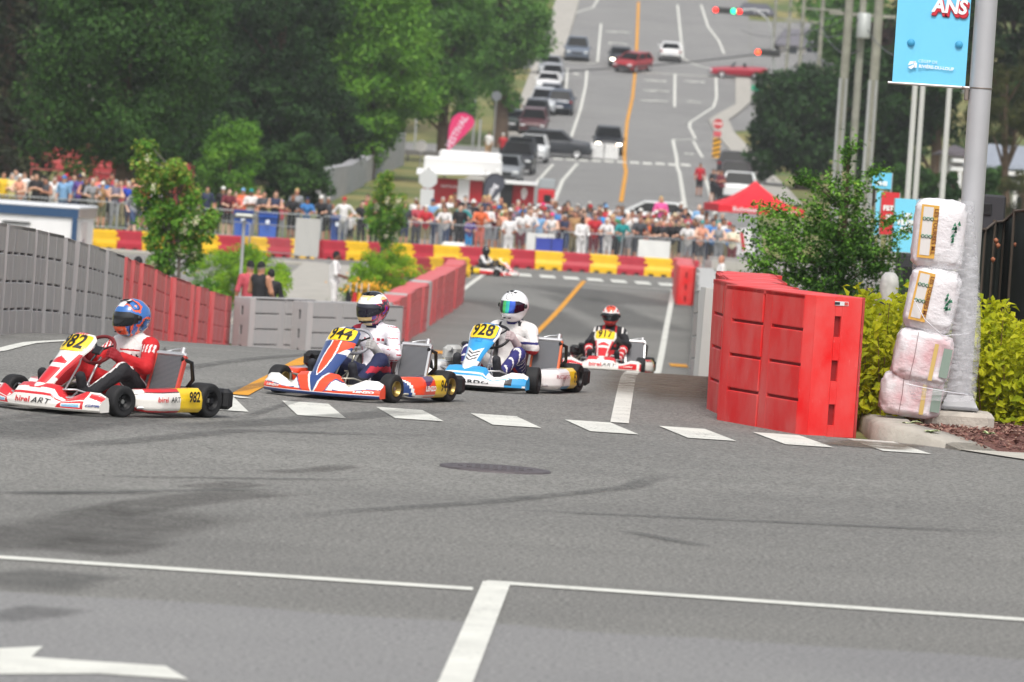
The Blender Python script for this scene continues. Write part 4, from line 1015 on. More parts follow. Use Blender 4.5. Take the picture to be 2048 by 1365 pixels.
# --- far kart
ST[0] = dict(ST[917], num='9', nose_text=[], fair_text=[], pod_text=[], suit=[suitm('18181b'), suitm('d8d6d4'), suitm('b0202c')], hcol=['18181a', '18181a', '2a2a2e'],
    classify=lambda c, mi: np.where(mi == 2, 1, np.where(mi == 3, np.where(c[:, 2] > .3, 0, 1), 0)), pod=lambda y, v: 1 if v < .5 and y > -.1 else (2 if y < -.1 else 0), yaw=-20)
def KP(px, d): p = gp(px, d); return (p.x, p.y)
kart(KP(217, 42.9), R(180 - 36), ST[982], 'red and white racing kart with yellow plate 982 at the left edge, leading the group', 'driver in red and white overalls and blue and orange helmet, in the leading red kart')
kart(KP(721, 47.6), R(180 - 24.5), ST[944], 'orange, white and blue racing kart with gold wheel rims and yellow plate 944', 'driver in white overalls with navy legs and gold and purple helmet')
kart(KP(994, 51.0), R(180 - 20), ST[928], 'light blue and white racing kart with yellow plate 928', 'driver in white overalls and a plain white helmet with rainbow visor')
kart(KP(1211, 78.0), R(180 - 6), ST[917], 'red and white racing kart with yellow plate 917, last of the close group, head-on', 'driver in black and red overalls and an orange-red helmet, in the head-on kart')
kart(KP(982, 186), R(180 + 62), ST[0], 'small red and white racing kart far back turning past the yellow barriers', 'driver in black and white with black helmet, far back by the yellow barriers')
# ------------------------------------------------------------------ vegetation
def leafm(cols, key, trans=.3):
    m = bpy.data.materials.new('leaf'); m.use_nodes = True; n, l, b = nodes(m); out = n['Material Output']
    g_ = n.new('ShaderNodeNewGeometry'); a = noise_node(n, l, .9, 3)
    ad = new(n, 'ShaderNodeMath', operation='MULTIPLY_ADD'); l.new(g_.outputs['Random Per Island'], ad.inputs[0]); ad.inputs[1].default_value = .55
    sb = new(n, 'ShaderNodeMath', operation='MULTIPLY_ADD'); l.new(a.outputs[0], sb.inputs[0]); sb.inputs[1].default_value = 1.4; sb.inputs[2].default_value = -.47
    l.new(sb.outputs[0], ad.inputs[2])
    r = ramp(n, l, ad.outputs[0], [(i / (len(cols) - 1), c) for i, c in enumerate(cols)])
    l.new(r.outputs[0], b.inputs['Base Color']); b.inputs['Roughness'].default_value = .6; b.inputs['Specular IOR Level'].default_value = .25
    t = n.new('ShaderNodeBsdfTranslucent'); l.new(r.outputs[0], t.inputs[0])
    mx = n.new('ShaderNodeMixShader'); mx.inputs[0].default_value = trans; l.new(b.outputs[0], mx.inputs[1]); l.new(t.outputs[0], mx.inputs[2]); l.new(mx.outputs[0], out.inputs[0]); return m
M_bark = mat('5a4a3c', .9, noise=.3, nscale=8, bump=.5); M_barkg = mat('6c655c', .9, noise=.25, nscale=8)
def leaves(P, N_, size, rg, fold=.25, wide=.45, jit=.35):
    # P positions, N_ preferred normals; pointed leaf folded on its midrib
    n = len(P); nrm = N_ + rg.normal(0, jit, (n, 3)); nrm /= np.linalg.norm(nrm, axis=1, keepdims=True)
    a = rg.normal(0, 1, (n, 3)); a -= (a * nrm).sum(1, keepdims=True) * nrm; a /= np.linalg.norm(a, axis=1, keepdims=True)
    b = np.cross(nrm, a); s = (size * rg.uniform(.7, 1.3, n))[:, None]
    V = np.stack([P, P + a * s * .45 + b * s * wide + nrm * s * fold * .5, P + a * s - nrm * s * .15, P + a * s * .45 - b * s * wide + nrm * s * fold * .5, P + a * s * .5], 1).reshape(-1, 3)
    k = np.arange(n)[:, None] * 5; F = np.concatenate([k + np.array([[0, 4, 2, 1]]), k + np.array([[0, 3, 2, 4]])])
    return V, F
def crown(rg, c, rad, nclump, per, leaf, clr, shell=.55, flat_=.7, up=.5, taper=0):
    c = np.array(c, float); rad = np.array(rad, float)
    d = rg.normal(0, 1, (nclump, 3)); d /= (np.abs(d) ** 3.2).sum(1, keepdims=True) ** (1 / 3.2); r = shell + (1 - shell) * rg.uniform(0, 1, nclump) ** .6
    r *= 1 + .16 * np.sin(d[:, 0] * 5 + d[:, 2] * 4 + c[0]) + rg.normal(0, .05, nclump)
    cc = d * r[:, None]
    if taper: cc[:, :2] *= (1 - taper * np.clip((cc[:, 2:3] + 1) / 2, 0, 1))
    cc = c + cc * rad
    cr = clr * rg.uniform(.6, 1.35, nclump); P = []
    N_ = []
    for i in range(nclump):
        m_ = int(per * rg.uniform(.6, 1.4)); q = rg.normal(0, 1, (m_, 3)); q /= np.linalg.norm(q, axis=1, keepdims=True)
        rr = rg.uniform(.25, 1.05, m_)[:, None] ** .5
        P.append(cc[i] + q * rr * cr[i] * np.array([1, 1, flat_])); N_.append(q * .8 + np.array([0, 0, up]))
    return np.concatenate(P), np.concatenate(N_), cc
def trunk_mesh(base, cc, top, r0, rg, n=9, m=M_bark):
    mb = MB(); b = Vector(base); t = Vector(top); pts = [b.lerp(t, k / 6) + Vector((rg.uniform(-.1, .1), rg.uniform(-.1, .1), 0)) * (k > 0) * r0 * 2 for k in range(7)]
    mb.tube(pts, [r0 * (1.25 - 1.0 * k / 6) for k in range(7)], 10)
    for i in rg.choice(len(cc), min(n, len(cc)), replace=False):
        e = Vector(cc[i]); k = min(5, max(1, int(6 * (e.z - b.z) / max(.1, t.z - b.z)) - 1)); s = pts[k]; mid = s.lerp(e, .5) + Vector((0, 0, .06 * (e - s).length))
        mb.tube([s, mid, e], [r0 * .42, r0 * .25, r0 * .08], 6)
    return mb
def tree(name, label, px, d, ytop, ybot, wpx, m, leaf, nclump, per, seed, trunk_r=.22, clr=None, shell=.5, group=None, cat='tree', depth=None, taper=0, barkm=None, wide=.45, up=.5, gz=None):
    rg = np.random.RandomState(seed); p = gp(px, d); w2 = wpx / 2 / FPX * d
    pym = (ytop + ybot) / 2; zt, zb = hz(px, ytop, d), hz(px, ybot, d); cxx = at(px, pym, d).x
    c = (cxx, d, (zt + zb) / 2); rad = (w2, depth or min(w2 * 1.1, 6), (zt - zb) / 2)
    P, N_, cc = crown(rg, c, (rad[0] * .85, rad[1] * .85, rad[2] * .92), nclump, per, leaf, clr or min(rad) * .32, shell, .75, up, taper)
    t = thing(name, label, cat, p, 0, group)
    V, F = leaves(P - np.array(p), N_, leaf, rg, wide=wide)
    link('crown', fastmesh('crown', V, F, m), t)
    mb = trunk_mesh((0, 0, -.1), cc - np.array(p), (cxx - p.x, 0, (zt * .75 + zb * .25) - p.z), trunk_r, rg)
    part('trunk', mb, barkm or M_bark, t); return t
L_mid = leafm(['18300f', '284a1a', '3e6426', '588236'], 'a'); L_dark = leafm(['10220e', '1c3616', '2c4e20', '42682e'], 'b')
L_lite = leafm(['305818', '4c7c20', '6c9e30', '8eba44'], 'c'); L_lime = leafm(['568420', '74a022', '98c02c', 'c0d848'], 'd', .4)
L_con = leafm(['141e10', '222c18', '333a22', '454a2c'], 'e', .1); L_olive = leafm(['28301a', '3a4222', '50562e', '66663a'], 'f', .1)
L_brown = leafm(['1e1418', '2e1e20', '44302a', '54402e'], 'g'); L_gold = leafm(['86980e', 'aab016', 'c8c822', 'e6e23c'], 'h', .45)
L_shrub = leafm(['1c3812', '30541a', '4a7424', '6a9434'], 'i'); L_haze = leafm(['2a4c1c', '426c28', '5c8c36', '7ca84a'], 'j')
L_tip = leafm(['6c8c2c', '8ca03a', 'a0a04c', 'b49c58'], 'k', .35); M_blos = mat('ece6c8', .7); M_stem = mat('7a5c3a', .8)
BIG = 'tall trees on the left bank'
tree('broadleaf_tree', 'broad mid-green tree above the red grandstand, its crown wider than its neighbours', 250, 224, -260, 372, 370, L_mid, .14, 300, 300, 11, .35, group=BIG)
tree('broadleaf_tree', 'dark dense tree between the grandstand tree and the brighter green one', 560, 268, -190, 345, 260, L_dark, .17, 190, 260, 12, .32, group=BIG)
tree('broadleaf_tree', 'bright green tree overhanging the sloping grey wall', 735, 292, -170, 330, 270, L_lite, .17, 210, 260, 13, .3, group=BIG)
tree('broadleaf_tree', 'mid-green tree above the pink feather flag', 885, 335, -150, 235, 200, L_haze, .18, 170, 240, 14, .3, group=BIG)
tree('broadleaf_tree', 'thick-trunked tree whose branches reach toward the uphill lane', 1000, 372, -150, 195, 190, L_haze, .19, 170, 240, 15, .45, group=BIG)
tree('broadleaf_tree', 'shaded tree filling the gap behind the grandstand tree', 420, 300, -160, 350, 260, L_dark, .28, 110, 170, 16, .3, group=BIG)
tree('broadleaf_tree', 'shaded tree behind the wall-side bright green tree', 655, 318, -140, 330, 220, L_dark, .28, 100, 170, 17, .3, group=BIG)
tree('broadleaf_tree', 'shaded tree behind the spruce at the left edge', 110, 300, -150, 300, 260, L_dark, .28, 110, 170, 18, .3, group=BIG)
tree('broadleaf_tree', 'far tree seen between the flag tree and the thick-trunked tree', 800, 380, -120, 190, 200, L_mid, .3, 90, 160, 19, .3, group=BIG)
tree('young_tree', 'slender bright green young tree behind the left crowd', 458, 238, 240, 430, 150, L_lite, .12, 70, 130, 21, .09, taper=.35)
tree('young_tree', 'low bushy green tree at the foot of the sloping grey wall', 592, 246, 272, 440, 130, L_mid, .15, 60, 130, 22, .1)
def spruce(label, px, d, ytop, ybot, wpx, m, seed, n=2600, name='conifer'):
    rg = np.random.RandomState(seed); p = gp(px, d); zt, zb = hz(px, ytop, d), hz(px, ybot, d); xx = at(px, (ytop + ybot) / 2, d).x; w2 = wpx / 2 / FPX * d
    P = []; tips = []
    nb = 90
    for i in range(nb):
        f = i / nb; z = zb + (zt - zb) * f; az = i * 2.4; L = w2 * (1.05 - .8 * f) * rg.uniform(.8, 1.15); tips.append((xx + math.cos(az) * L, d + math.sin(az) * L, z - .15 * L))
        m_ = int(n / nb * (1.3 - f)); s = rg.uniform(.1, 1, m_) ** .7; side = rg.normal(0, .09, m_) * L
        P.append(np.stack([xx + math.cos(az) * L * s - math.sin(az) * side, d + math.sin(az) * L * s + math.cos(az) * side, z - .05 * L - .22 * L * s ** 2 - np.abs(rg.normal(0, .18, m_)) * (.4 + s)], 1))
    P = np.concatenate(P); V, F = leaves(P - np.array(p), np.tile([0, 0, 1.], (len(P), 1)), .26, rg, wide=.3, jit=.7)
    t = thing(name, label, 'tree', p); link('crown', fastmesh('crown', V, F, m), t)
    mb = MB(); mb.tube([(0, 0, -.1), (xx - p.x, 0, zt - p.z)], [.35, .08], 10)
    for q in tips[::2]: b = Vector(q) - Vector(p); mb.tube([(xx - p.x, 0, b.z + .25), b], [.05, .015], 5)
    part('trunk', mb, M_bark, t)
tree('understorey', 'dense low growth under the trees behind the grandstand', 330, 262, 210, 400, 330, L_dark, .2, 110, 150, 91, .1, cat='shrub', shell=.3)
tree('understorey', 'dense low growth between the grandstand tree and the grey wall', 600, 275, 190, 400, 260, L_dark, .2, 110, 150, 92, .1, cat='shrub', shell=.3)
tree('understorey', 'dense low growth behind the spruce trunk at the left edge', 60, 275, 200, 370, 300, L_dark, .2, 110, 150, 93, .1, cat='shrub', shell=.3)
spruce('dark drooping spruce at the left edge of the photo, left of the grandstand', 12, 246, -260, 345, 230, L_con, 31, 16000)
for px, d, sd, lb in ((-190, 262, 94, 'dark tree just beyond the left edge, next to the spruce'), (-400, 270, 95, 'dark tree well beyond the left edge of the view'), (-620, 285, 96, 'dark tree farthest out on the left beyond the view')): tree('broadleaf_tree', lb, px, d, -190, 350, 300, L_dark, .3, 90, 120, sd, .3, group=BIG)
for px, d, sd, lb in ((2190, 290, 97, 'dark tree just beyond the right edge of the view'), (2400, 300, 98, 'dark tree well beyond the right edge of the view')): tree('broadleaf_tree', lb, px, d, -150, 330, 300, L_dark, .3, 90, 120, sd, .3, group='trees on the right bank')
# right bank
tree('broadleaf_tree', 'dark round-crowned tree right of the pavement, in front of the utility poles', 1600, 330, 132, 350, 210, L_dark, .24, 110, 190, 41, .3, group='trees on the right bank')
tree('broadleaf_tree', 'dark tree behind the three utility poles', 1745, 305, 85, 375, 190, L_dark, .24, 100, 180, 42, .3, group='trees on the right bank')
tree('broadleaf_tree', 'tall dark tree behind the three white flagpoles', 1870, 290, -120, 310, 190, L_dark, .24, 110, 180, 43, .3, group='trees on the right bank')
tree('broadleaf_tree', 'tall dark tree behind the pine at the right edge', 2020, 300, -150, 270, 200, L_dark, .25, 110, 180, 44, .3, group='trees on the right bank')
tree('broadleaf_tree', 'far grey-green tree high on the right behind the poles', 1700, 420, -40, 150, 190, L_haze, .3, 80, 150, 45, .3, group='trees on the right bank')
tree('broadleaf_tree', 'small purple-leaved tree beside the blue banner', 1760, 350, 40, 140, 90, L_brown, .22, 50, 120, 46, .15, group='trees on the right bank')
tree('broadleaf_tree', 'far tree at the top of the hill right of the traffic lights', 1500, 560, -60, 30, 150, L_haze, .3, 60, 120, 47, .3, group='trees on the right bank')
tree('pine_tree', 'olive pine with tufted branches at the right edge, beyond the grey pole', 2010, 226, 90, 300, 190, L_olive, .17, 45, 230, 48, .18, clr=.38, shell=.4, wide=.12)
tree('pine_tree', 'low olive pine at the right edge above the dark mesh fence', 2045, 222, 340, 440, 110, L_olive, .15, 26, 160, 49, .1, clr=.3, shell=.4, wide=.12)
tree('hedge', 'clipped dark hedge before the white house porch', 1830, 262, 328, 400, 150, L_mid, .12, 80, 120, 50, .06, cat='hedge', shell=.3, depth=1.5)
tree('cone_shrub', 'narrow dark cone-shaped shrub left of the grey pole', 1905, 205, 338, 420, 46, L_dark, .08, 40, 130, 51, .05, cat='shrub', taper=.75)
tree('hedge', 'low dark bush before the house at the right edge', 1975, 240, 330, 400, 60, L_mid, .10, 40, 120, 52, .06, cat='hedge', shell=.3)
# blossoming young trees
def blossom(label, d, lobes, seed, trunks, base_px):
    rg = np.random.RandomState(seed); p = gp(base_px, d); t = thing('blossoming_tree', label, 'tree', p); PP_, NN, CC = [], [], []
    for (px, py, w_, h_) in lobes:
        o = at(px, py, d); c = (o.x, d + rg.uniform(-.3, .3), o.z); rx, rz_ = w_ / 2 / FPX * d, h_ / 2 / FPX * d
        n_ = max(6, int(40 * rx * rz_ * 2.2)); a, b, c2 = crown(rg, c, (rx * .9, rx * .8, rz_ * .92), n_, 62, .07, .17, .3, .9, .5, .3); PP_.append(a); NN.append(b); CC.append(c2)
    P = np.concatenate(PP_); N_ = np.concatenate(NN); cc = np.concatenate(CC); top = max(at(q[0], q[1] - q[3] / 2, d).z for q in lobes); bot = min(at(q[0], q[1] + q[3] / 2, d).z for q in lobes); mx_ = float(P[:, 0].mean())
    V, F = leaves(P - np.array(p), N_, .078, rg); tip = rg.uniform(0, 1, len(P)) < .10 + .3 * (P[:, 2] > bot + (top - bot) * .62)
    mi = np.concatenate([np.where(tip, 1, 0)] * 2); link('crown', fastmesh('crown', V, F, [L_lite, L_tip], mi), t); mb = MB()
    for b in trunks:
        bx = gp(b, d).x - p.x; m_ = mx_ - p.x; mb.tube([(bx, 0, -.1), (bx * .9, 0, (bot - p.z) * .6), (m_ * .5 + bx * .5, 0, (bot + top) / 2 - p.z), (m_, 0, top - p.z - .4)], [.045, .04, .03, .01], 8)
        for i in rg.choice(len(cc), 16, replace=False): e = Vector(cc[i]) - Vector(p); mb.tube([(bx * .5 + m_ * .5, 0, max(bot - p.z, e.z - .5)), e], [.018, .006], 5)
    part('trunk', mb, M_barkg, t); pan = []
    for i in rg.choice(len(cc), min(14, len(cc)), replace=False): o = cc[i] + np.array((0, -.2, .0)); pan.append(o + rg.normal(0, .035, (30, 3)) * np.array([1, 1, 1.5]))
    Q = np.concatenate(pan); V, F = leaves(Q - np.array(p), rg.normal(0, 1, (len(Q), 3)), .035, rg, wide=.5)
    tag(link('blossom', fastmesh('blossom', V, F, M_blos), t), kind='stuff')
blossom('young tree with white blossom and two thin trunks, behind the faded red left barriers', 125, [(292, 322, 66, 84), (300, 380, 84, 110), (350, 400, 120, 150), (385, 430, 84, 120), (330, 470, 120, 120), (382, 500, 70, 80), (318, 520, 70, 70), (425, 440, 44, 50), (350, 345, 70, 60)], 61, (320, 355), 335)
blossom('smaller young tree with creamy blossom beside the yellow-green shrub bed', 170, [(770, 375, 60, 60), (785, 415, 70, 80), (755, 435, 60, 80), (775, 475, 66, 56), (800, 450, 30, 50)], 62, (757,), 757)
# beds by the left walk
tree('shrub', 'spreading green shrub by the crosswise concrete walk, left of centre', 485, 150, 490, 612, 220, L_lime, .055, 120, 150, 63, .02, cat='shrub', shell=.2, depth=1.6)
tree('shrub', 'small green shrub trailing left of the larger one toward the red barriers', 415, 140, 560, 640, 110, L_lite, .06, 50, 110, 64, .02, cat='shrub', shell=.2, depth=1.0)
tree('shrub', 'bright yellow-green shrub behind the gold-helmeted driver', 768, 158, 500, 610, 170, L_lime, .06, 90, 140, 65, .02, cat='shrub', shell=.2, depth=1.3)
rg = np.random.RandomState(5); pp = gp(725, 152); t = thing('flower_clump', 'clump of orange-yellow flowers left of the yellow-green shrub', 'flowers', pp)
Q = rg.normal(0, 1, (420, 3)) * np.array([.30, .25, .10]) + np.array([0, 0, .62]); V, F = leaves(Q, np.tile([0, -.5, 1.], (420, 1)), .06, rg, wide=.5); tag(link('flowers', fastmesh('flowers', V, F, mat('e0a018', .7)), t), kind='stuff')
Q = rg.normal(0, 1, (1300, 3)) * np.array([.32, .25, .2]) + np.array([0, 0, .35]); V, F = leaves(Q, np.tile([0, 0, 1.], (1300, 1)), .08, rg, wide=.2, jit=.9); link('foliage', fastmesh('foliage', V, F, L_shrub), t)
# yellow-green shrubs behind the near barrier: upright leafy shoots
def gold_shrub(label, x0, x1, y0, y1, seed, hts, nshoot=150):
    rg = np.random.RandomState(seed); cxm, cym = (x0 + x1) / 2, (y0 + y1) / 2; o = np.array([cxm, cym, H(cxm, cym)]); t = thing('golden_shrub', label, 'shrub', o, 0, 'golden shrubs in the near right bed')
    P, N_ = [], []; mb = MB()
    for i in range(nshoot):
        f = rg.uniform(0, 1); x = x0 + (x1 - x0) * f; y = rg.uniform(y0, y1); h = np.interp(f, np.linspace(0, 1, len(hts)), hts) * rg.uniform(.55, 1.0) * (1 if y > y0 + .3 else .85)
        lx, ly = rg.normal(0, .10), rg.normal(-.04, .08); n_ = int(70 * h); s = rg.uniform(.0, 1, n_); az = np.arange(n_) * 2.2 + rg.uniform(0, 6)
        r = (.05 + .13 * (1 - s)) * rg.uniform(.6, 1.4, n_)
        q = np.stack([x + lx * s * h + r * np.cos(az), y + ly * s * h + r * np.sin(az), .10 + s * h], 1); P.append(q); N_.append(np.stack([np.cos(az) * .6, np.sin(az) * .6 - .25, .8 + 0 * az], 1))
        if i % 3 == 0: mb.tube([(x - o[0], y - o[1], 0), (x + lx * h * .5 - o[0], y + ly * h * .5 - o[1], h * .5), (x + lx * h - o[0], y + ly * h - o[1], h + .06)], [.007, .005, .003], 5)
    P = np.concatenate(P); N_ = np.concatenate(N_); P[:, :2] -= o[:2]
    V, F = leaves(P, N_, .085, rg, fold=.3, wide=.30, jit=.35); link('foliage', fastmesh('foliage', V, F, L_gold), t); part('stem', mb, M_stem, t)
gold_shrub('yellow-green leafy shrub between the red barrier and the stacked bags', 2.70, 3.75, 47.9, 50.2, 71, [.90, 1.05, 1.12, 1.05], 200)
gold_shrub('yellow-green leafy shrub right of the grey pole', 3.95, 5.4, 48.2, 50.6, 72, [1.08, 1.02, .86, .70, .6], 260)
gold_shrub('yellow-green shrub hidden behind the red barrier top, only its tips showing', 2.55, 3.3, 53.0, 55.5, 73, [.75, .85, .9], 60)
# hostas
def hosta(label, px, d, s, seed):
    rg = np.random.RandomState(seed); p = gp(px, d); p.z += .10; t = thing('hosta', label, 'plant', p, 0, 'hostas on the mulch'); mb = MB()
    for i in range(15):
        az = i * 2.4 + rg.uniform(-.3, .3); L = s * rg.uniform(.6, 1.1); up_ = rg.uniform(.4, 1.0); rws = []
        for k in range(6):
            f = k / 5; w_ = L * .24 * math.sin(min(1, f * 1.05 + .08) * math.pi) ** .8; c_ = Vector((math.cos(az) * L * f, math.sin(az) * L * f, L * up_ * (f - .75 * f * f)))
            sd_ = Vector((-math.sin(az), math.cos(az), 0)); rws.append([c_ - sd_ * w_ + Vector((0, 0, w_ * .4)), c_ - sd_ * w_ * .7 + Vector((0, 0, w_ * .2)), c_, c_ + sd_ * w_ * .7 + Vector((0, 0, w_ * .2)), c_ + sd_ * w_ + Vector((0, 0, w_ * .4))])
        mb.grid(rws, lambda a, b: 1 if b in (0, 3) else 0)
    part('leaves', mb, [mat('4a6c38', .5), mat('c8d0a0', .5)], t)
hosta('large variegated hosta before the lowest bag', 1806, 46.5, .16, 1); hosta('small hosta on the mulch before the concrete footing', 1860, 45.95, .08, 2); hosta('small hosta right of the concrete footing', 1975, 46.2, .08, 3); hosta('low tuft beside the kerb under the lowest bag', 1785, 46.4, .07, 4)
# layered dark shrub tree
def layered(label, d, lobes, seed, base_px):
    rg = np.random.RandomState(seed); p = gp(base_px, d); t = thing('garden_tree', label, 'tree', p); mb = MB(); P, N_, G_ = [], [], []
    pv = Vector(p); tops = at(1700, 290, d) - pv; mb.tube([(0, 0, -.1), (tops.x * .3, 0, tops.z * .4), (tops.x * .7, 0, tops.z * .75), tops], [.07, .05, .03, .006], 8)
    for (px, py, w_, h_, dens, light) in lobes:
        c = at(px, py, d) - pv; rx, rz_ = w_ / 2 / FPX * d, h_ / 2 / FPX * d; nb = max(8, int(dens * rx * rz_ * 240))
        for i in range(nb):
            q = rg.normal(0, 1, 3); q /= np.linalg.norm(q); r = rg.uniform(.35, 1.05) ** .6; tipp = np.array(c) + q * np.array((rx, rx * .8, rz_)) * r
            b0 = np.array((tops.x * .35, 0, max(.2, tipp[2] - .25 - abs(tipp[0]) * .25))); L = np.linalg.norm(tipp - b0)
            if rg.uniform() < .10: mb.tube([b0, b0 * .45 + tipp * .55 + np.array((0, 0, .05)), tipp], [.011, .007, .002], 4, cap=False)
            dr = (tipp - b0) / max(L, .01); s0 = tipp - dr * min(L, .34)
            for k in range(4):
                d2 = dr * .7 + rg.normal(0, .42, 3) * np.array((1, 1, .7)); d2 /= np.linalg.norm(d2); st0 = s0 + (tipp - s0) * rg.uniform(0, .8); m_ = 9; ss = np.linspace(.1, 1, m_)[:, None]
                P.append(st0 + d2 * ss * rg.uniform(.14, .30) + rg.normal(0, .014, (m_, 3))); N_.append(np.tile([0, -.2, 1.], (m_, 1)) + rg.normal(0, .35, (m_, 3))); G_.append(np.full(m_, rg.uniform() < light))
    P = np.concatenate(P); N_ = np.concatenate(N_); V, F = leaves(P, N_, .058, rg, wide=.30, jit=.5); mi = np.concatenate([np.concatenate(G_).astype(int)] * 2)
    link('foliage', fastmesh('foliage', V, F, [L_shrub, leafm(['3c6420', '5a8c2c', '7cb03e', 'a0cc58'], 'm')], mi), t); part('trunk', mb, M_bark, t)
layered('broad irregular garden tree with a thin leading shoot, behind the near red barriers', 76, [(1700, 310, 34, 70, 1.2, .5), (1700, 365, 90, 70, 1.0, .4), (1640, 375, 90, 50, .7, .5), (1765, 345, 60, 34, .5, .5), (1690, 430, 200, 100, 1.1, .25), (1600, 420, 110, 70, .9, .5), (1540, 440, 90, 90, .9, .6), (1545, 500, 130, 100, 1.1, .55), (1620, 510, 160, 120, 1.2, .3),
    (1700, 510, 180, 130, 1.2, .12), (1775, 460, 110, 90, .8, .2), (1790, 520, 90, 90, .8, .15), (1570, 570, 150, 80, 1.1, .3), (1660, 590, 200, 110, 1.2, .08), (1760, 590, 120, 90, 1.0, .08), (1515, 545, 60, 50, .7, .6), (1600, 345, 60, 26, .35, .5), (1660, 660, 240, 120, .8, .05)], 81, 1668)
# ------------------------------------------------------------------ people
SK = ['c8957a', 'd3a48a', 'b9826a', '9a6a50', 'dcb49c']
def body_mesh(kind):
    k = .05; sw = 0; fwd = 0
    hipz = .92; P = []
    leanf = {'lean': .16, 'squat': .1}.get(kind, .0)
    ch = np.array((0, leanf * .75, 1.28)); shz = 1.42; head = (0, leanf * 1.15 + .01, 1.61)
    P += [C((0, 0, .96), (0, leanf * .4, 1.10), .145, .135, 1), C((0, leanf * .4, 1.10), ch, .135, .155, 1), C((-.12, leanf, shz - .03), (.12, leanf, shz - .03), .085, .085, 1), C((0, leanf, 1.42), head, .055, .052, 0)]
    P += [E(head, (.074, .094, .112), 0), E((head[0], head[1] + .092, head[2] - .012), (.014, .02, .024), 0), E((head[0], head[1] + .03, head[2] - .075), (.05, .06, .045), 0)]
    for s in (-1, 1):
        S_ = np.array((s * .185, leanf, shz - .02))
        el, wr = {'lean': ((s * .27, leanf + .12, 1.17), (s * .10, leanf + .30, 1.12)), 'stand': ((s * .25, -.02, 1.13), (s * .26, .05, .88)), 'cross': ((s * .26, .06, 1.14), (-s * .06, .22, 1.20)),
                  'phone': ((s * .25, .12, 1.22), (s * .07, .30, 1.50)), 'hips': ((s * .38, -.06, 1.18), (s * .19, .05, 1.02)), 'walk': ((s * .25, -s * .12, 1.14), (s * .25, -s * .14 + .12, .92)), 'hold': ((s * .25, .04, 1.13), (s * .13, .28, 1.06))}[kind]
        P += [C(S_, el, .062, .050, 5), C(el, wr, .044, .030, 6), C(wr, np.array(wr) + np.array((-s * .01, .07, -.02)), .032, .022, 0)]
        an = (s * .10, 0, .08)
        kn = (s * .095, .02, .50); hp = (s * .09, 0, .90)
        if kind == 'walk': kn = (s * .09, .10 * s + .03, .50); an = (s * .09, .26 * s - .04, .10)
        P += [C(hp, kn, .10, .066, 2), C(kn, an, .060, .040, 3), C((an[0], an[1] - .03, .045), (an[0] * 1.15, an[1] + .14, .035), .042, .034, 4)]
    return skin(P, .024, k, [mat('c8957a', .6)] * 7, 'person'), head
BM = {k: body_mesh(k) for k in ('lean', 'stand', 'cross', 'phone', 'hips', 'walk', 'hold')}
def hair_mesh(kind):
    mb = MB()
    def dome(rx, ry, rz_, z0, mi=0, oy=0, emin=-10, lo=None):
        rws = []
        for j in range(9):
            rw = []
            for i in range(16):
                az = 2 * math.pi * i / 16; bk = max(0, -math.cos(az)); e0 = R(emin - (55 if kind in ('short', 'long') else 12) * bk + (38 if kind in ('short', 'long') else 0) * max(0, math.cos(az)))
                e = e0 + (R(90) - e0) * j / 8; rw.append((rx * math.sin(az) * math.cos(e), oy + ry * math.cos(az) * math.cos(e), z0 + rz_ * math.sin(e)))
            rws.append(rw)
        mb.grid(rws, mi, True, True)
    if kind == 'short': dome(.081, .100, .121, .004)
    if kind == 'long':
        dome(.084, .103, .124, .004); mb.tube([(0, -.06, .05), (0, -.085, -.06), (0, -.09, -.2)], [.07, .085, .05], 12)
        for s in (-1, 1): mb.tube([(s * .065, -.01, .02), (s * .08, -.01, -.08), (s * .07, .0, -.17)], [.022, .026, .014], 8)
    if kind == 'cap': dome(.086, .104, .122, .015, emin=6); mb.prism([(-.07, .07), (.07, .07), (.062, .14), (.03, .165), (-.03, .165), (-.062, .14)], .03, .042)
    if kind == 'hat': dome(.086, .104, .125, .02, emin=8); mb.lathe([(.085, .035), (.155, .022), (.158, .028), (.085, .045)], (0, 0, 0), 20)
    if kind == 'bald': mb.tube([(-.072, -.03, -.01), (-.05, -.085, 0), (.05, -.085, 0), (.072, -.03, -.01)], [.012, .02, .02, .012], 8)
    return mb
HMs = {k: hair_mesh(k).mesh(mat('3a2c20', .8), k) for k in ('short', 'long', 'cap', 'hat', 'bald')}
gm = MB(); gm.box((-.035, .094, .012), (.055, .012, .034), bev=.005); gm.box((.035, .094, .012), (.055, .012, .034), bev=.005); gm.box((0, .097, .018), (.03, .006, .006)); gm.box((-.074, .04, .015), (.004, .10, .008)); gm.box((.074, .04, .015), (.004, .10, .008))
GLm = gm.mesh(mat('141416', .2), 'sunglasses')
COLN = {'white': 'dcdad8', 'black': '1e1e22', 'grey': '8c8e92', 'red': 'b82430', 'navy': '28304c', 'blue': '3a78b8', 'light blue': '7aa4cc', 'bright blue': '2494d8', 'teal': '1c8c8c', 'green': '2e7c4a', 'orange': 'd8683c', 'pink': 'e0569a', 'peach': 'dc9a80',
        'yellow': 'e0b828', 'pale yellow': 'dcd08c', 'purple': '5c4690', 'maroon': '6c2430', 'tan': 'a88458', 'cream': 'e0d8c0', 'royal blue': '2448b8', 'dark grey': '44464c', 'rose': 'b84a56', 'khaki': '8a8060', 'jean blue': '3c4c6c', 'plaid grey': '6c6878', 'olive': '5a5c3c', 'turquoise': '48b4c4', 'salmon': 'e07868', 'neon yellow': 'd8f020'}
def cm(n): return mat(COLN.get(n, n), .8, noise=.08, nscale=9, bump=.3, bscale=14)
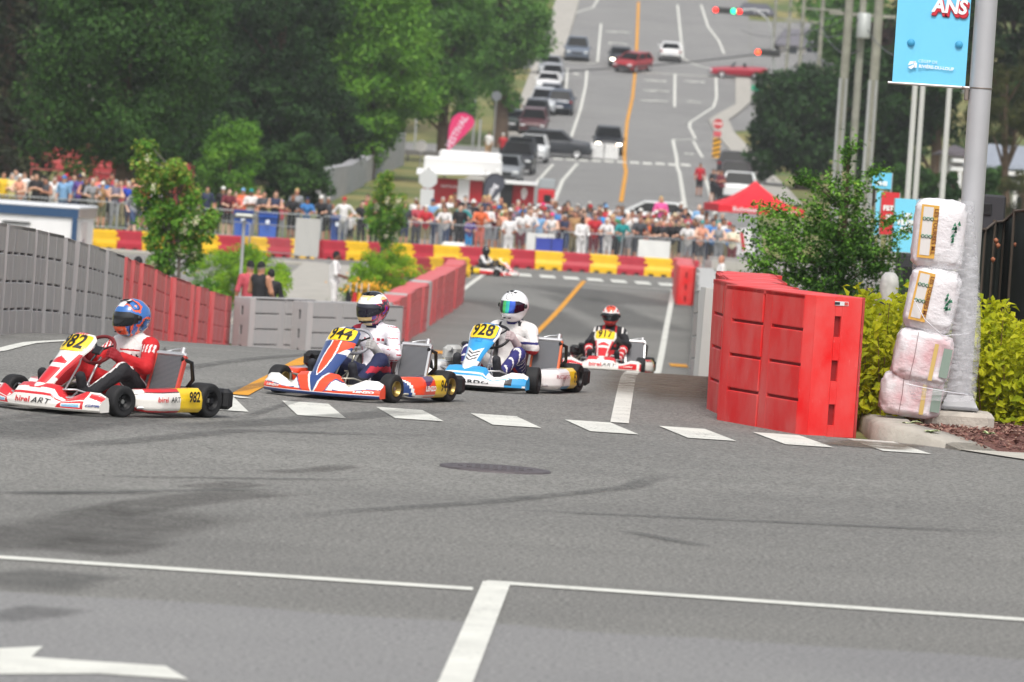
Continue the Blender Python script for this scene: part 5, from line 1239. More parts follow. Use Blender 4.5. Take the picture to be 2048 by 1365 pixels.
HAIRC = {'dark': '2a211c', 'brown': '54402e', 'blond': 'c8aa70', 'grey': 'a8a49e', 'white': 'dcdad4', 'black': '18171a', 'red': 'b82430', 'blue': '3a78b8', 'light blue': '7aa4cc', 'teal': '1c8c8c', 'pink': 'e83c7c', 'navy': '28304c', 'beige': 'c8b898'}
_used = {}; _pr = random.Random(8)
def person(px, d, pose, shirt, hair, legs='dark grey', face=0, label=None, shorts=None, sleeve=1, scale=None, group=None, glasses=None, cat='person', skin_=None, py=None, xyz=None):
    """hair: 'short dark', 'cap red', 'long blond', 'hat white', 'bald'"""
    p = gp(px, d) if xyz is None else Vector(xyz); sk = mat(skin_ or _pr.choice(SK), .6, noise=.05); sc_ = scale or _pr.uniform(.97, 1.07); hk, _, hc = hair.partition(' ')
    if shorts is None: shorts = _pr.random() < .5
    me, hd = BM[pose]; o = bpy.data.objects.new('person', me); col.objects.link(o); o.location = p; o.rotation_euler = (0, 0, R(180 + face)); o.scale = (sc_,) * 3
    sm, lm = cm(shirt), cm(legs); long_ = sleeve == 2
    for i, m_ in enumerate([sk, sm, lm, sk if shorts else lm, mat(_pr.choice(['2a2a2c', 'c8c8c6', '54504c']), .7), sm if sleeve else sk, sm if long_ else sk]):
        o.material_slots[i].link = 'OBJECT'; o.material_slots[i].material = m_
    h = link('cap' if hk == 'cap' else ('hat' if hk == 'hat' else 'hair'), HMs[hk], o, hd); h.material_slots[0].link = 'OBJECT'; h.material_slots[0].material = mat(HAIRC.get(hc, '54402e'), .85)
    if hk in ('cap', 'hat'):
        h2 = link('hair', HMs['short'], o, hd); h2.scale = (.97, .97, .93); h2.material_slots[0].link = 'OBJECT'; h2.material_slots[0].material = mat(_pr.choice(['2a211c', '54402e', '8c857c']), .85)
    if glasses or (glasses is None and _pr.random() < .3): link('sunglasses', GLm, o, hd)
    wh = {'cap': f'a {hc} cap', 'hat': f'a {hc} sun hat', 'short': f'short {hc} hair', 'long': f'long {hc} hair', 'bald': 'a bald head'}[hk]
    if not label:
        label = f'spectator in {shirt} {"top" if sleeve else "tank top"} with {wh}, {{}}'
    tag(o, label, cat, group); o['_px'] = px; _used.setdefault(label, []).append(o); return o
SP = 'spectators'
def crowd(L, place):
    for e in L:
        px, d, pose, sh, hr, lg = e[:6]; kw = e[6] if len(e) > 6 else {}
        o = person(px, d, pose, sh, hr, lg, _pr.uniform(-22, 22), group=SP, **kw); o['_place'] = place
Cn = [(827, 214, 'stand', 'white', 'short grey', 'khaki'), (829, 208, 'lean', 'rose', 'short brown', 'dark grey'), (848, 206, 'lean', 'red', 'short white', 'khaki', dict(shorts=True)), (860, 211, 'stand', 'light blue', 'cap navy', 'navy'), (880, 212.5, 'cross', 'white', 'short grey', 'navy'),
      (888, 206, 'lean', 'white', 'long brown', 'jean blue', dict(shorts=False)), (915, 206, 'stand', 'black', 'short dark', 'black', dict(shorts=False)), (923, 209, 'cross', 'grey', 'short grey', 'dark grey'), (941, 213, 'stand', 'black', 'hat white', 'dark grey'), (935, 206, 'lean', 'purple', 'short dark', 'bright blue', dict(scale=.78)),
      (955, 206.5, 'lean', 'orange', 'long dark', 'salmon'), (971, 209.5, 'cross', 'white', 'short dark', 'grey', dict(shorts=True)), (983, 213, 'stand', 'dark grey', 'short brown', 'navy'), (996, 210.5, 'lean', 'green', 'cap blue', 'navy'), (1005, 206.5, 'cross', 'peach', 'long blond', 'tan', dict(sleeve=0)),
      (1022, 213.5, 'stand', 'plaid grey', 'short brown', 'khaki'), (1037, 206.5, 'lean', 'white', 'short dark', 'maroon', dict(shorts=True)), (1053, 208, 'lean', 'white', 'bald', 'grey'), (1054, 217, 'hips', 'bright blue', 'cap grey', 'khaki'), (1071, 211.5, 'phone', 'white', 'short dark', 'dark grey'),
      (1081, 217, 'stand', 'turquoise', 'cap pink', 'navy'), (1075, 208.3, 'stand', 'light blue', 'cap white', 'grey'), (1089, 209, 'cross', 'maroon', 'short brown', 'black'), (1102, 206.5, 'lean', 'white', 'cap pink', 'grey', dict(sleeve=0)), (1106, 216.5, 'stand', 'grey', 'long brown', 'jean blue', dict(sleeve=0)),
      (1124, 216.5, 'phone', 'black', 'long dark', 'black'), (1125, 206.5, 'cross', 'navy', 'short grey', 'jean blue', dict(sleeve=0)), (1137, 211.5, 'cross', 'black', 'long blond', 'olive'), (1149, 218, 'stand', 'grey', 'cap grey', 'khaki'), (1155, 212, 'lean', 'dark grey', 'short dark', 'black'), (1145, 207, 'stand', 'tan', 'short brown', 'khaki'),
      (1173, 219, 'cross', 'black', 'cap grey', 'black'), (1184, 206.5, 'lean', 'red', 'short dark', 'maroon', dict(shorts=True)), (1196, 212.5, 'stand', 'bright blue', 'short brown', 'navy'), (1206, 217, 'stand', 'red', 'cap light blue', 'grey'), (1213, 210.5, 'lean', 'blue', 'hat white', 'navy'), (1212, 206.3, 'lean', 'white', 'long white', 'white', dict(shorts=False)),
      (1231, 213.5, 'stand', 'light blue', 'short grey', 'khaki'), (1237, 206.5, 'lean', 'teal', 'bald', 'black', dict(shorts=False)), (1239, 217.5, 'stand', 'black', 'short brown', 'black'), (1250, 209.5, 'phone', 'white', 'bald', 'grey'), (1259, 213.5, 'stand', 'plaid grey', 'short dark', 'navy'), (1273, 215.5, 'lean', 'black', 'cap black', 'black', dict(sleeve=0)),
      (1273, 206.5, 'lean', 'dark grey', 'short brown', 'dark grey'), (1286, 206.8, 'lean', 'orange', 'long blond', 'tan'), (1290, 211, 'stand', 'tan', 'short grey', 'khaki'), (1301, 212, 'stand', 'red', 'cap red', 'navy'), (1309, 206.8, 'lean', 'black', 'cap white', 'black'), (1326, 207.3, 'lean', 'dark grey', 'short white', 'dark grey'),
      (1336, 212, 'stand', 'rose', 'bald', 'khaki'), (1342, 206.8, 'lean', 'black', 'short brown', 'khaki'), (1357, 210, 'stand', 'khaki', 'short dark', 'olive'), (1373, 206.8, 'lean', 'white', 'cap grey', 'grey'), (1395, 206.8, 'lean', 'peach', 'cap teal', 'dark grey', dict(sleeve=0)), (1407, 210.5, 'stand', 'light blue', 'short brown', 'navy'), (1420, 212, 'stand', 'teal', 'cap navy', 'black'),
      (1434, 206.8, 'lean', 'grey', 'bald', 'grey', dict(sleeve=0)), (1441, 210.5, 'stand', 'white', 'short dark', 'navy'), (1461, 207, 'cross', 'cream', 'short dark', 'maroon'), (1163, 208, 'cross', 'peach', 'short brown', 'grey'), (1222, 208.8, 'stand', 'green', 'short dark', 'black'), (1298, 209, 'cross', 'navy', 'long brown', 'black'), (1014, 210, 'cross', 'rose', 'short grey', 'khaki'),
      (1062, 213.5, 'stand', 'olive', 'short dark', 'black'), (1112, 211, 'cross', 'blue', 'cap white', 'grey'), (1383, 210, 'stand', 'dark grey', 'long dark', 'black'), (1350, 214.5, 'cross', 'black', 'short grey', 'grey'), (1320, 210.5, 'stand', 'peach', 'short brown', 'khaki'), (905, 210, 'stand', 'olive', 'short brown', 'black')]
crowd(Cn, 'in the central crowd')
Cl = [(2, 209, 'stand', 'yellow', 'short brown', 'khaki'), (19, 209, 'cross', 'pale yellow', 'short grey', 'khaki'), (39, 207, 'lean', 'peach', 'cap white', 'grey', dict(sleeve=0)), (68, 209, 'cross', 'black', 'short dark', 'black'), (87, 209, 'cross', 'dark grey', 'long dark', 'black', dict(sleeve=0)), (104, 209.5, 'stand', 'white', 'short grey', 'white'),
      (123, 208, 'stand', 'light blue', 'cap blue', 'jean blue'), (155, 211, 'stand', 'purple', 'cap navy', 'navy'), (166, 208, 'lean', 'black', 'long brown', 'black', dict(sleeve=0)), (179, 206.5, 'lean', 'grey', 'short grey', 'dark grey'), (188, 214, 'stand', 'salmon', 'short brown', 'grey'), (200, 206.5, 'phone', 'tan', 'cap white', 'olive', dict(sleeve=0)),
      (213, 212, 'cross', 'black', 'short dark', 'black'), (219, 214.5, 'stand', 'red', 'short brown', 'grey'), (226, 207, 'cross', 'plaid grey', 'short grey', 'grey', dict(sleeve=0)), (256, 207.5, 'lean', 'royal blue', 'short grey', 'navy'), (246, 211, 'stand', 'rose', 'short dark', 'black'), (285, 209, 'lean', 'orange', 'short brown', 'navy'), (312, 210, 'stand', 'white', 'cap navy', 'grey'), (410, 210, 'stand', 'navy', 'short dark', 'black')]
crowd(Cl, 'in the left crowd')
Cm = [(441, 210, 'stand', 'black', 'cap white', 'black'), (450, 207.5, 'lean', 'maroon', 'short brown', 'black'), (466, 208, 'lean', 'salmon', 'short brown', 'grey'), (481, 211, 'stand', 'orange', 'cap light blue', 'navy'), (497, 208.5, 'cross', 'white', 'cap teal', 'grey'), (511, 211, 'stand', 'peach', 'short brown', 'grey', dict(sleeve=0)), (523, 208, 'cross', 'dark grey', 'short black', 'black'),
      (546, 206.5, 'cross', 'navy', 'long brown', 'black', dict(sleeve=0)), (559, 208.5, 'stand', 'rose', 'cap light blue', 'grey', dict(scale=.85)), (580, 206.5, 'lean', 'black', 'short brown', 'black'), (588, 211.5, 'stand', 'grey', 'short blond', 'navy', dict(scale=1.06)), (609, 206.8, 'lean', 'blue', 'cap navy', 'navy'), (639, 207, 'lean', 'black', 'cap white', 'black'), (652, 208.5, 'stand', 'dark grey', 'short grey', 'black', dict(sleeve=0)),
      (683, 205.8, 'hips', 'white', 'cap red', 'grey', dict(shorts=False)), (698, 206.5, 'stand', 'white', 'short brown', 'black', dict(scale=.72)), (720, 206.8, 'lean', 'black', 'short dark', 'black'), (730, 210.5, 'stand', 'rose', 'short brown', 'grey'), (805, 207, 'stand', 'dark grey', 'short brown', 'navy'), (785, 207, 'stand', 'green', 'short dark', 'green', dict(scale=.8)), (745, 207.5, 'cross', 'jean blue', 'short brown', 'black')]
crowd(Cm, 'near the blue bins')
ex = []; _q = random.Random(21); tops = ['white', 'black', 'grey', 'navy', 'red', 'light blue', 'rose', 'khaki', 'teal', 'dark grey', 'peach', 'maroon', 'plaid grey', 'cream', 'blue']; hs_ = ['short dark', 'short brown', 'short grey', 'long brown', 'long dark', 'long blond', 'cap white', 'cap black', 'cap navy', 'bald', 'hat beige', 'cap red']
for k in range(52):
    px = 885 + k * 11.1 + _q.uniform(-4, 4); ex.append((px, _q.uniform(212, 222) if k % 3 else _q.uniform(207.5, 210), _q.choice(['stand', 'cross', 'hips', 'stand', 'phone']), _q.choice(tops), _q.choice(hs_), _q.choice(['navy', 'khaki', 'black', 'grey']), dict(sleeve=_q.choice([0, 1, 1, 1]))))
crowd(ex, 'in the central crowd')
ex = []
for k in range(16): ex.append((8 + k * 19 + _q.uniform(-6, 6), _q.uniform(210, 213), _q.choice(['stand', 'cross', 'hips']), _q.choice(tops), _q.choice(hs_), _q.choice(['navy', 'khaki', 'black']), {}))
crowd(ex, 'in the left crowd')
# people standing apart
person(1317, 233, 'cross', 'pink', 'long blond', 'black', 5, 'woman in a pink top with long blond hair, standing above the crowd')
person(1357, 229, 'hips', 'black', 'cap white', 'black', -10, 'man in black top and white cap above the crowd, right of the woman in pink')
person(1393, 226, 'cross', 'light blue', 'bald', 'black', 20, 'bald man in a light blue top, arms crossed, above the crowd near the canopy', shorts=True)
person(1397, 300, 'stand', 'red', 'short dark', 'black', 10, 'person in a red top standing on the road by the parked white car', shorts=True)
for i, (px, d, s) in enumerate(((1423, 292, 'black'), (1431, 289, 'dark grey'), (1438, 286, 'maroon'))): person(px, d, 'cross', s, 'short dark', 'black', 40, ['person in black, leftmost of three by the parked white car', 'person in dark grey, middle of three by the parked white car', 'person in maroon, rightmost of three by the parked white car'][i])
person(975, 352, 'walk', 'white', 'short brown', 'tan', 170, 'person in a white top walking up the left pavement', shorts=True); person(1003, 345, 'walk', 'red', 'cap white', 'black', 175, 'person in a red top and white cap walking up the left pavement', shorts=False)
person(1013, 392, 'stand', 'white', 'short dark', 'navy', 0, 'distant person in white by the dark green parked car'); person(1022, 394, 'stand', 'black', 'short dark', 'black', 0, 'distant person in black by the dark green parked car'); person(1033, 396, 'stand', 'dark grey', 'short dark', 'black', 0, 'distant person in grey by the dark green parked car')
person(262, 199, 'walk', 'grey', 'cap beige', 'jean blue', 60, 'man in a grey t-shirt, cap and long shorts walking right of the white site cabin', shorts=True, scale=1.05)
m = person(1014, 200.5, 'hold', 'white', 'short dark', 'white', 0, 'race marshal all in white holding a yellow cloth, behind the yellow barriers', shorts=False, scale=1.0, skin_='8c5c44')
fl = MB(); fl.grid([[(.02 + .05 * a + .01 * math.sin(b * 3), -.28 - .02 * math.sin(a * 4 + b), 1.06 - b * .08) for a in range(3)] for b in range(6)]); part('yellow_cloth', fl, mat('e0b030', .8), m)
person(1159, 200.5, 'hold', 'white', 'short black', 'white', 30, 'race marshal in white overalls with dark hair, standing turned to the left behind the barriers', shorts=False, sleeve=2, scale=1.04, skin_='4a3024')
person(664, 146, 'hold', 'white', 'short black', 'white', 88, 'official in white with headphones, facing right behind the grey barriers', shorts=False, scale=1.0, skin_='6c4634')
o = person(1437, 168, 'hold', 'white', 'bald', 'white', -78, 'man in a white t-shirt reaching left behind the far grey barriers', shorts=False, scale=.98, skin_='b98068')
person(511, 114, 'hold', 'black', 'cap black', 'black', 150, 'photographer in a black tank top and backward black cap behind the crosswise barriers', sleeve=0, scale=1.0, skin_='b98468', xyz=(gp(511, 114).x, 114, H(-5, 114) + .12))
person(488, 116, 'stand', 'rose', 'cap black', 'black', 200, 'person in a pink-red top with black helmet-like cap behind the crosswise barriers', scale=1.0, xyz=(gp(490, 116).x, 116, H(-5, 116) + .12))
person(533, 116, 'hold', 'black', 'short black', 'black', 170, 'person in a black t-shirt right of the photographer behind the crosswise barriers', scale=.95, xyz=(gp(532, 116).x, 116, H(-5, 116) + .08))
person(265, 100, 'stand', 'black', 'cap black', 'black', 0, 'person behind the left barriers with only the dark-capped head showing', scale=.97, xyz=(gp(265, 100).x, 100, H(-5, 100) - .05))
person(1700, 296, 'hold', 'neon yellow', 'short dark', 'neon yellow', 0, 'worker in a neon yellow vest seen through the layered green tree', xyz=gp(1700, 296))
person(1740, 90, 'cross', 'peach', 'short brown', 'grey', 0, 'person half hidden by the layered green tree, nearer the black speakers', sleeve=0); person(1724, 92, 'cross', 'white', 'long brown', 'navy', 20, 'woman in white half hidden by the layered green tree')
# single out lookalikes by neighbours
for lab, os_ in list(_used.items()):
    if '{}' not in lab: continue
    grp = {}
    for o in os_: grp.setdefault(o['_place'], []).append(o)
    for pl, L in grp.items():
        L.sort(key=lambda o: o['_px'])
        for i, o in enumerate(L): o['label'] = lab.format(pl) + ('' if len(L) == 1 else (', leftmost such' if i == 0 else (', rightmost such' if i == len(L) - 1 else ', between others')))
for o in col.objects:
    for k in ('_px', '_place'):
        if k in o: del o[k]
# ------------------------------------------------------------------ crowd fences
def fence_mesh():
    mb = MB(); w_, h = 2.2, 1.1; r = .02
    mb.tube([(-w_ / 2, 0, .12), (-w_ / 2, 0, h - .06), (-w_ / 2 + .06, 0, h), (w_ / 2 - .06, 0, h), (w_ / 2, 0, h - .06), (w_ / 2, 0, .12)], r, 6)
    mb.tube([(-w_ / 2, 0, .2), (w_ / 2, 0, .2)], r * .8, 6)
    for k in range(1, 18): x = -w_ / 2 + w_ * k / 18; mb.tube([(x, 0, .2), (x, 0, h)], .008, 4, cap=False)
    for s in (-1, 1): mb.tube([(s * .8, -.3, .01), (s * .8, 0, .16), (s * .8, .3, .01)], .016, 6)
    return mb.mesh(mat('a4a8aa', .45, metal=.6), 'crowd_fence')
FM = fence_mesh()
def fences(p0, p1, where):
    a, b = Vector(p0[:2]), Vector(p1[:2]); t = (b - a); n = max(1, round(t.length / 2.25)); st = t / n
    for i in range(n):
        c = a + st * (i + .5); o = link('crowd_fence', FM, None, (c.x, c.y, H(c.x, c.y)), math.atan2(t.y, t.x)); o.scale.x = st.length / 2.25
        tag(o, f'steel crowd control fence panel {where}', 'fence', f'fence panels {where}')
fences(gp(-40, 204), gp(640, 204.6), 'in the left run below the grandstand'); fences(gp(640, 204.6), gp(1480, 205.4), 'holding back the central crowd')
fences(gp(395, 190), gp(600, 187.5), 'standing before the barriers near the blue bins')
for (px, d, w_, h, c, lb) in ((1305, 205, 1.15, .82, 'e0e0dc', 'white cloth sheet hung on the central crowd fence'), (1078, 205, 1.0, .8, 'd8d8d4', 'white board leaning on the crowd fence right of the marshal'), (612, 186.6, .8, 1.25, 'b0b0ac', 'pale grey panel on end among the left fences')):
    mb = MB(); p = gp(px, d); mb.grid([[(w_ * (i / 8 - .5), .015 * math.sin(i * 1.7 + j), h * j / 5) for i in range(9)] for j in range(6)]); mb.grid([[(w_ * (i / 8 - .5), .02 + .015 * math.sin(i * 1.7 + j), h * j / 5) for i in range(9)] for j in range(6)], flip=True)
    o = part('hanging_sheet', mb, mat(c, .8)); o.location = (p.x, p.y - .35, p.z + .2); tag(o, lb, 'sheet')
# ------------------------------------------------------------------ cars
M_glass = mat('0c0f11', .35, spec=.12); M_tail = mat('8c1418', .3, coat=.5); M_head = mat('d8dcdc', .15, coat=.8); M_plas = mat('1c1d1f', .6)
CT = {  # length, width, profile of the lower body (y, shoulder z), greenhouse (y rear base, y rear top, y front top, y front base, roof z)
    'sedan': (4.6, 1.78, [(-2.3, .80), (-2.15, .96), (-1.4, 1.0), (.9, .98), (2.0, .80), (2.28, .62)], (-1.75, -1.0, .30, 1.05, 1.42)),
    'hatch': (4.1, 1.74, [(-2.05, .85), (-1.95, .98), (-1.2, 1.0), (.8, .98), (1.8, .84), (2.03, .62)], (-1.98, -1.55, .25, 1.0, 1.48)),
    'suv': (4.65, 1.88, [(-2.32, .9), (-2.2, 1.08), (-1.2, 1.1), (.9, 1.10), (2.1, .98), (2.3, .72)], (-2.2, -1.85, .25, 1.0, 1.70)),
    'pickup': (5.2, 1.92, [(-2.6, 1.02), (-2.5, 1.05), (-.9, 1.05), (1.0, 1.10), (2.3, 1.02), (2.58, .75)], (-.7, -.5, .6, 1.2, 1.78)),
    'convertible': (4.5, 1.8, [(-2.25, .72), (-2.1, .86), (-1.4, .88), (.5, .82), (1.9, .66), (2.24, .50)], None)}
def car(px, d, kind, colr, ang, label, lights=False, ind=False, offs=0, back=False):
    L, W, prof, gh = CT[kind]; p = gp(px, d); p.z += .012; paint_ = mat(colr, .4, metal=0, coat=.2, spec=.35, key='car' + colr)
    t = thing('parked_car' if not lights else 'car', label, 'car', p)
    rz = R(ang); fw = Vector((-math.sin(rz), math.cos(rz))); sl_ = math.atan2(H(p.x + fw.x * 1.3, p.y + fw.y * 1.3) - H(p.x - fw.x * 1.3, p.y - fw.y * 1.3), 2.6)
    rt = Vector((math.cos(rz), math.sin(rz))); sr = math.atan2(H(p.x + rt.x * .7, p.y + rt.y * .7) - H(p.x - rt.x * .7, p.y - rt.y * .7), 1.4)
    t.matrix_world = Matrix.Translation(p) @ Matrix.Rotation(rz, 4, 'Z') @ Matrix.Rotation(-sr, 4, 'Y') @ Matrix.Rotation(sl_, 4, 'X')
    mb = MB(); rws = []
    ys = sorted(set([q[0] for q in prof] + [-L / 2 + .1, L / 2 - .12] + [-L / 2 + L * k / 18 for k in range(1, 18)]))
    for y in ys:
        s_ = float(np.interp(y, [q[0] for q in prof], [q[1] for q in prof])); e = min(1, (L / 2 - abs(y)) / .5); hw = W / 2 * (.86 + .14 * math.sin(e * math.pi / 2)); zb = .24 + .10 * (1 - min(1, e * 1.6))
        rws.append([(-hw * .9, y, zb), (-hw, y, zb + .14), (-hw, y, s_ * .72), (-hw * .985, y, s_ - .07), (-hw * .93, y, s_ - .01), (-hw * .6, y, s_ + .03), (0, y, s_ + .045), (hw * .6, y, s_ + .03), (hw * .93, y, s_ - .01), (hw * .985, y, s_ - .07), (hw, y, s_ * .72), (hw, y, zb + .14), (hw * .9, y, zb)])
    mb.grid(rws); n = 13
    mb.add(rws[0], [tuple(range(n))]); mb.add(rws[-1], [tuple(range(n - 1, -1, -1))]); mb.add([rws[0][0], rws[0][-1], rws[-1][-1], rws[-1][0]], [(3, 2, 1, 0)])
    if gh:
        yb0, yb1, yf1, yf0, zr = gh; g0, g1 = W / 2 * .90, W / 2 * .70; sb_ = 1.0 if kind in ('sedan', 'hatch') else 1.1
        roof = MB(); roof.prism([(-g1, yb1 + .08), (-g1 + .1, yb1), (g1 - .1, yb1), (g1, yb1 + .08), (g1, yf1 - .1), (g1 - .12, yf1), (-g1 + .12, yf1), (-g1, yf1 - .1)], zr - .05, zr)
        for s in (-1, 1):
            roof.tube([(s * g0, yf0, sb_ - .03), (s * g1, yf1, zr - .04)], .035, 6); roof.tube([(s * g0, yb0, sb_ - .03), (s * g1, yb1, zr - .04)], .06, 6); roof.tube([(s * (g0 + .0), (yf1 + yb1) / 2 - .1, sb_), (s * (g1 + .005), (yf1 + yb1) / 2 - .1, zr - .04)], .035, 6)
            roof.tube([(s * g1, yf1, zr - .035), (s * g1, yb1, zr - .035)], .035, 6)
    body = part('body', mb, paint_, t)
    if gh:
        part('roof', roof, paint_, t); gl = MB(); gl.add([(-g0, yb0, sb_ - .04), (g0, yb0, sb_ - .04), (g0, yf0, sb_ - .04), (-g0, yf0, sb_ - .04), (-g1, yb1, zr - .03), (g1, yb1, zr - .03), (g1, yf1, zr - .03), (-g1, yf1, zr - .03)], [(0, 1, 5, 4), (1, 2, 6, 5), (2, 3, 7, 6), (3, 0, 4, 7)])
        part('windows', gl, M_glass, t)
    else:
        gl = MB(); gl.add([(-.72, .55, .84), (.72, .55, .84), (.6, .2, 1.2), (-.6, .2, 1.2), (-.72, .58, .84), (.72, .58, .84), (.6, .23, 1.2), (-.6, .23, 1.2)], [(0, 1, 2, 3), (7, 6, 5, 4), (3, 2, 6, 7), (0, 3, 7, 4), (1, 5, 6, 2)]); part('windscreen', gl, M_glass, t)
        st_ = MB()
        for s in (-1, 1): st_.box((s * .38, -.5, .95), (.5, .16, .4), bev=.05)
        part('seat_backs', st_, M_plas, t)
    r = .36 if kind in ('suv', 'pickup') else .32
    for sx in (-1, 1):
        for sy in (-1, 1):
            w_ = MB(); w_.lathe([(.04, .10), (r * .62, .085), (r * .64, .10), (r * .9, .11), (r, .08), (r, -.09), (r * .8, -.1)], (0, 0, 0), 18, 'X', lambda i, j: 1 if j < 2 else 0)
            for k in range(5): q = k * 2 * math.pi / 5; w_.tube([(.1, 0, 0), (.095, r * .6 * math.cos(q), r * .6 * math.sin(q))], .035, 4, 1)
            part('wheel', w_, [M_rub, M_alu], t, M=Matrix.Translation((sx * (W / 2 - .10), sy * L * .29, r)) @ (Matrix.Rotation(math.pi, 4, 'Z') if sx < 0 else Matrix.Identity(4)))
    yf, yr = L / 2, -L / 2; zs = prof[-1][1]
    for s in (-1, 1):
        h = MB(); h.box((s * W * .36, yf - .10, zs + .02), (.34, .22, .14), bev=.04); part('headlight', h, mat('fff6e0', .2, emit=9) if lights else M_head, t)
        h = MB(); h.box((s * W * .42, yr + .10, prof[1][1] - .12), (.22, .24, .18), bev=.04); part('tail_light', h, M_tail, t)
        if gh: h = MB(); h.box((s * (W / 2 + .06), gh[3] - .25, 1.02), (.18, .1, .13), bev=.03); part('mirror', h, paint_, t)
    if ind: h = MB(); h.box((-W * .24, yf - .02, zs - .06), (.16, .1, .1), bev=.02); part('indicator', h, mat('ff8a1a', .3, emit=5), t)
    h = MB(); h.box((0, yf - .01, zs - .06), (.8, .06, .16), bev=.02); h.box((0, yf - .04, .36), (W * .8, .08, .14), bev=.02); part('grille', h, M_plas, t)
    h = MB(); h.box((0, yr + .02, .45), (W * .88, .10, .16), bev=.03); part('rear_bumper', h, M_plas, t)
    h = MB(); h.box((0, yr - .005, .62), (.5, .02, .14)); part('number_plate', h, mat('d8dade', .5), t)
    return t
T = 180
for a in [(1100, 437, 'sedan', '8a8d90', T - 2, 'grey sedan parked farthest up the left kerb'), (1104, 428, 'hatch', 'a8abae', T - 2, 'silver hatchback parked second from the top of the left kerb row'), (1096, 421, 'sedan', 'e2e2e0', T - 2, 'white sedan parked between silver and dark grey cars on the left kerb'),
          (1101, 411, 'sedan', '6c7076', T - 2, 'mid-grey sedan parked below the white one on the left kerb'), (1085, 403, 'suv', 'b4b8bc', T - 2, 'silver sport utility car parked halfway down the left kerb row'), (1071, 396, 'hatch', '2c2f34', T - 2, 'black hatchback parked left of the silver sport utility car'),
          (1120, 404, 'suv', '2e3a4c', -2, 'dark blue car seen from behind beside the left parked row'), (1066, 386, 'suv', '54282c', T - 2, 'dark maroon car parked above the crossing grey car'), (1025, 388, 'sedan', '24332f', -2, 'dark green car standing left of the parked row on the pavement side'),
          (1064, 352, 'suv', 'dadcdc', T - 3, 'white sport utility car parked just below the crossing dark car'), (1040, 341, 'suv', '3a3d42', T - 3, 'charcoal car parked left of the white sport utility car'), (1034, 322, 'pickup', '2a2c30', T - 3, 'black pickup parked behind the food trailer roof'), (1010, 300, 'hatch', '84888c', T - 3, 'grey hatchback nearest behind the red food trailer'),
          (1478, 289, 'suv', 'dfe1e0', -4, 'white car parked at the right kerb behind the red canopy'), (1471, 313, 'suv', '2c2024', -4, 'dark maroon car parked at the right kerb, middle of three'), (1465, 343, 'suv', '2c3036', -4, 'dark grey car parked farthest at the right kerb below the stop sign'),
          (1153, 452, 'pickup', '5e6876', T, 'slate blue pickup driving down the left lane at the top of the hill'), (1340, 457, 'sedan', 'e6e6e4', -1, 'white sedan driving away up the right lane'), (1300, 239, 'sedan', 'dcdedc', 90, 'white car parked across the road behind the crowd')]: car(*a)
car(1113, 366.5, 'suv', '34373c', -93, 'dark grey car crossing from the left side street'); car(1215, 373, 'suv', '1e2024', T, 'black car coming downhill with headlights and one orange indicator lit', True, True); car(1240, 449, 'sedan', '33373a', T, 'dark car with a lit headlight behind the red turning sedan', True)
car(1265, 444.5, 'hatch', '9c2028', T - 26, 'red sedan turning in the upper junction'); car(1475, 445, 'convertible', 'a01830', 92, 'dark red open-top car entering the upper junction from the right')
for px in (1192, 1222):
    p = gp(px, 366); t = thing('white_barricade', 'white slatted road block standing before the black car, ' + ('left of two' if px < 1200 else 'right of two'), 'barricade', p); mb = MB()
    for k in range(5): mb.box((-.36 + .18 * k, 0, .6), (.15, .04, .95), bev=.01)
    part('slats', mb, mat('e4e4e2', .6), t); mb = MB(); mb.tube([(-.45, .02, 1.0), (.45, .02, 1.0)], .02, 6); mb.tube([(-.4, .04, 0), (-.4, .04, 1.05)], .02, 6); mb.tube([(.4, .04, 0), (.4, .04, 1.05)], .02, 6); part('frame', mb, M_alu, t)
# ------------------------------------------------------------------ poles, lights, signs
def flatT(x, y, z, rx=90, rz=0): return Matrix.Translation((x, y, z)) @ Matrix.Rotation(R(rz), 4, 'Z') @ Matrix.Rotation(R(rx), 4, 'X')
M_wood = mat('8c8c80', .9, noise=.2, nscale=3); M_galv = mat('b6b8b8', .5, metal=.5, noise=.06, nscale=4)
def upole(label, px, d, rad, cross=False, drum=False, ytop=-140, m=None, conduit=False):
    p = gp(px, d); h = hz(px + 40, ytop, d) - p.z; t = thing('utility_pole', label, 'pole', p, 0, 'utility poles'); mb = MB(); mb.tube([(0, 0, -.1), (0, 0, h)], [rad, rad * .8], 12); part('pole', mb, m or M_wood, t)
    if conduit: mb = MB(); mb.tube([(-rad * .8, -rad * .8, 0), (-rad * .75, -rad * .75, h * .62)], rad * .32, 8); mb.tube([(rad * .5, -rad * .95, 0), (rad * .45, -rad * .9, h * .62)], rad * .22, 8); part('cable_conduit', mb, M_galv, t)
    if drum: mb = MB(); zz = hz(px + 30, 52, d) - p.z; mb.lathe([(0, -.45), (.24, -.45), (.25, -.4), (.25, .4), (.2, .46), (0, .46)], (.05, -rad - .28, zz), 20); part('transformer', mb, mat('b4b8b4', .5, metal=.3), t)
    if cross: mb = MB(); zz = hz(px + 30, cross, d) - p.z; mb.box((0, -rad, zz), (2.4, .1, .12)); part('crossarm', mb, M_wood, t)
    return p, h
up = [upole('grey-green utility pole with side conduits, leftmost of three above the layered tree', 1655, 168, .15, conduit=True), upole('utility pole carrying a pale transformer drum, middle of three above the layered tree', 1688, 205, .15, drum=True, cross=30), upole('utility pole with a conduit, rightmost of three above the layered tree', 1714, 166, .16, conduit=True)]
for i, (px, d, r_) in enumerate(((1545, 470, .13), (1570, 440, .13), (1590, 400, .14), (1622, 360, .15))): upole(('distant utility pole, %s of four beyond the dark round tree' % ['leftmost', 'second', 'third', 'rightmost'][i]), px, d, r_, cross=(-20, 40, 45, 20)[i])
mb = MB()
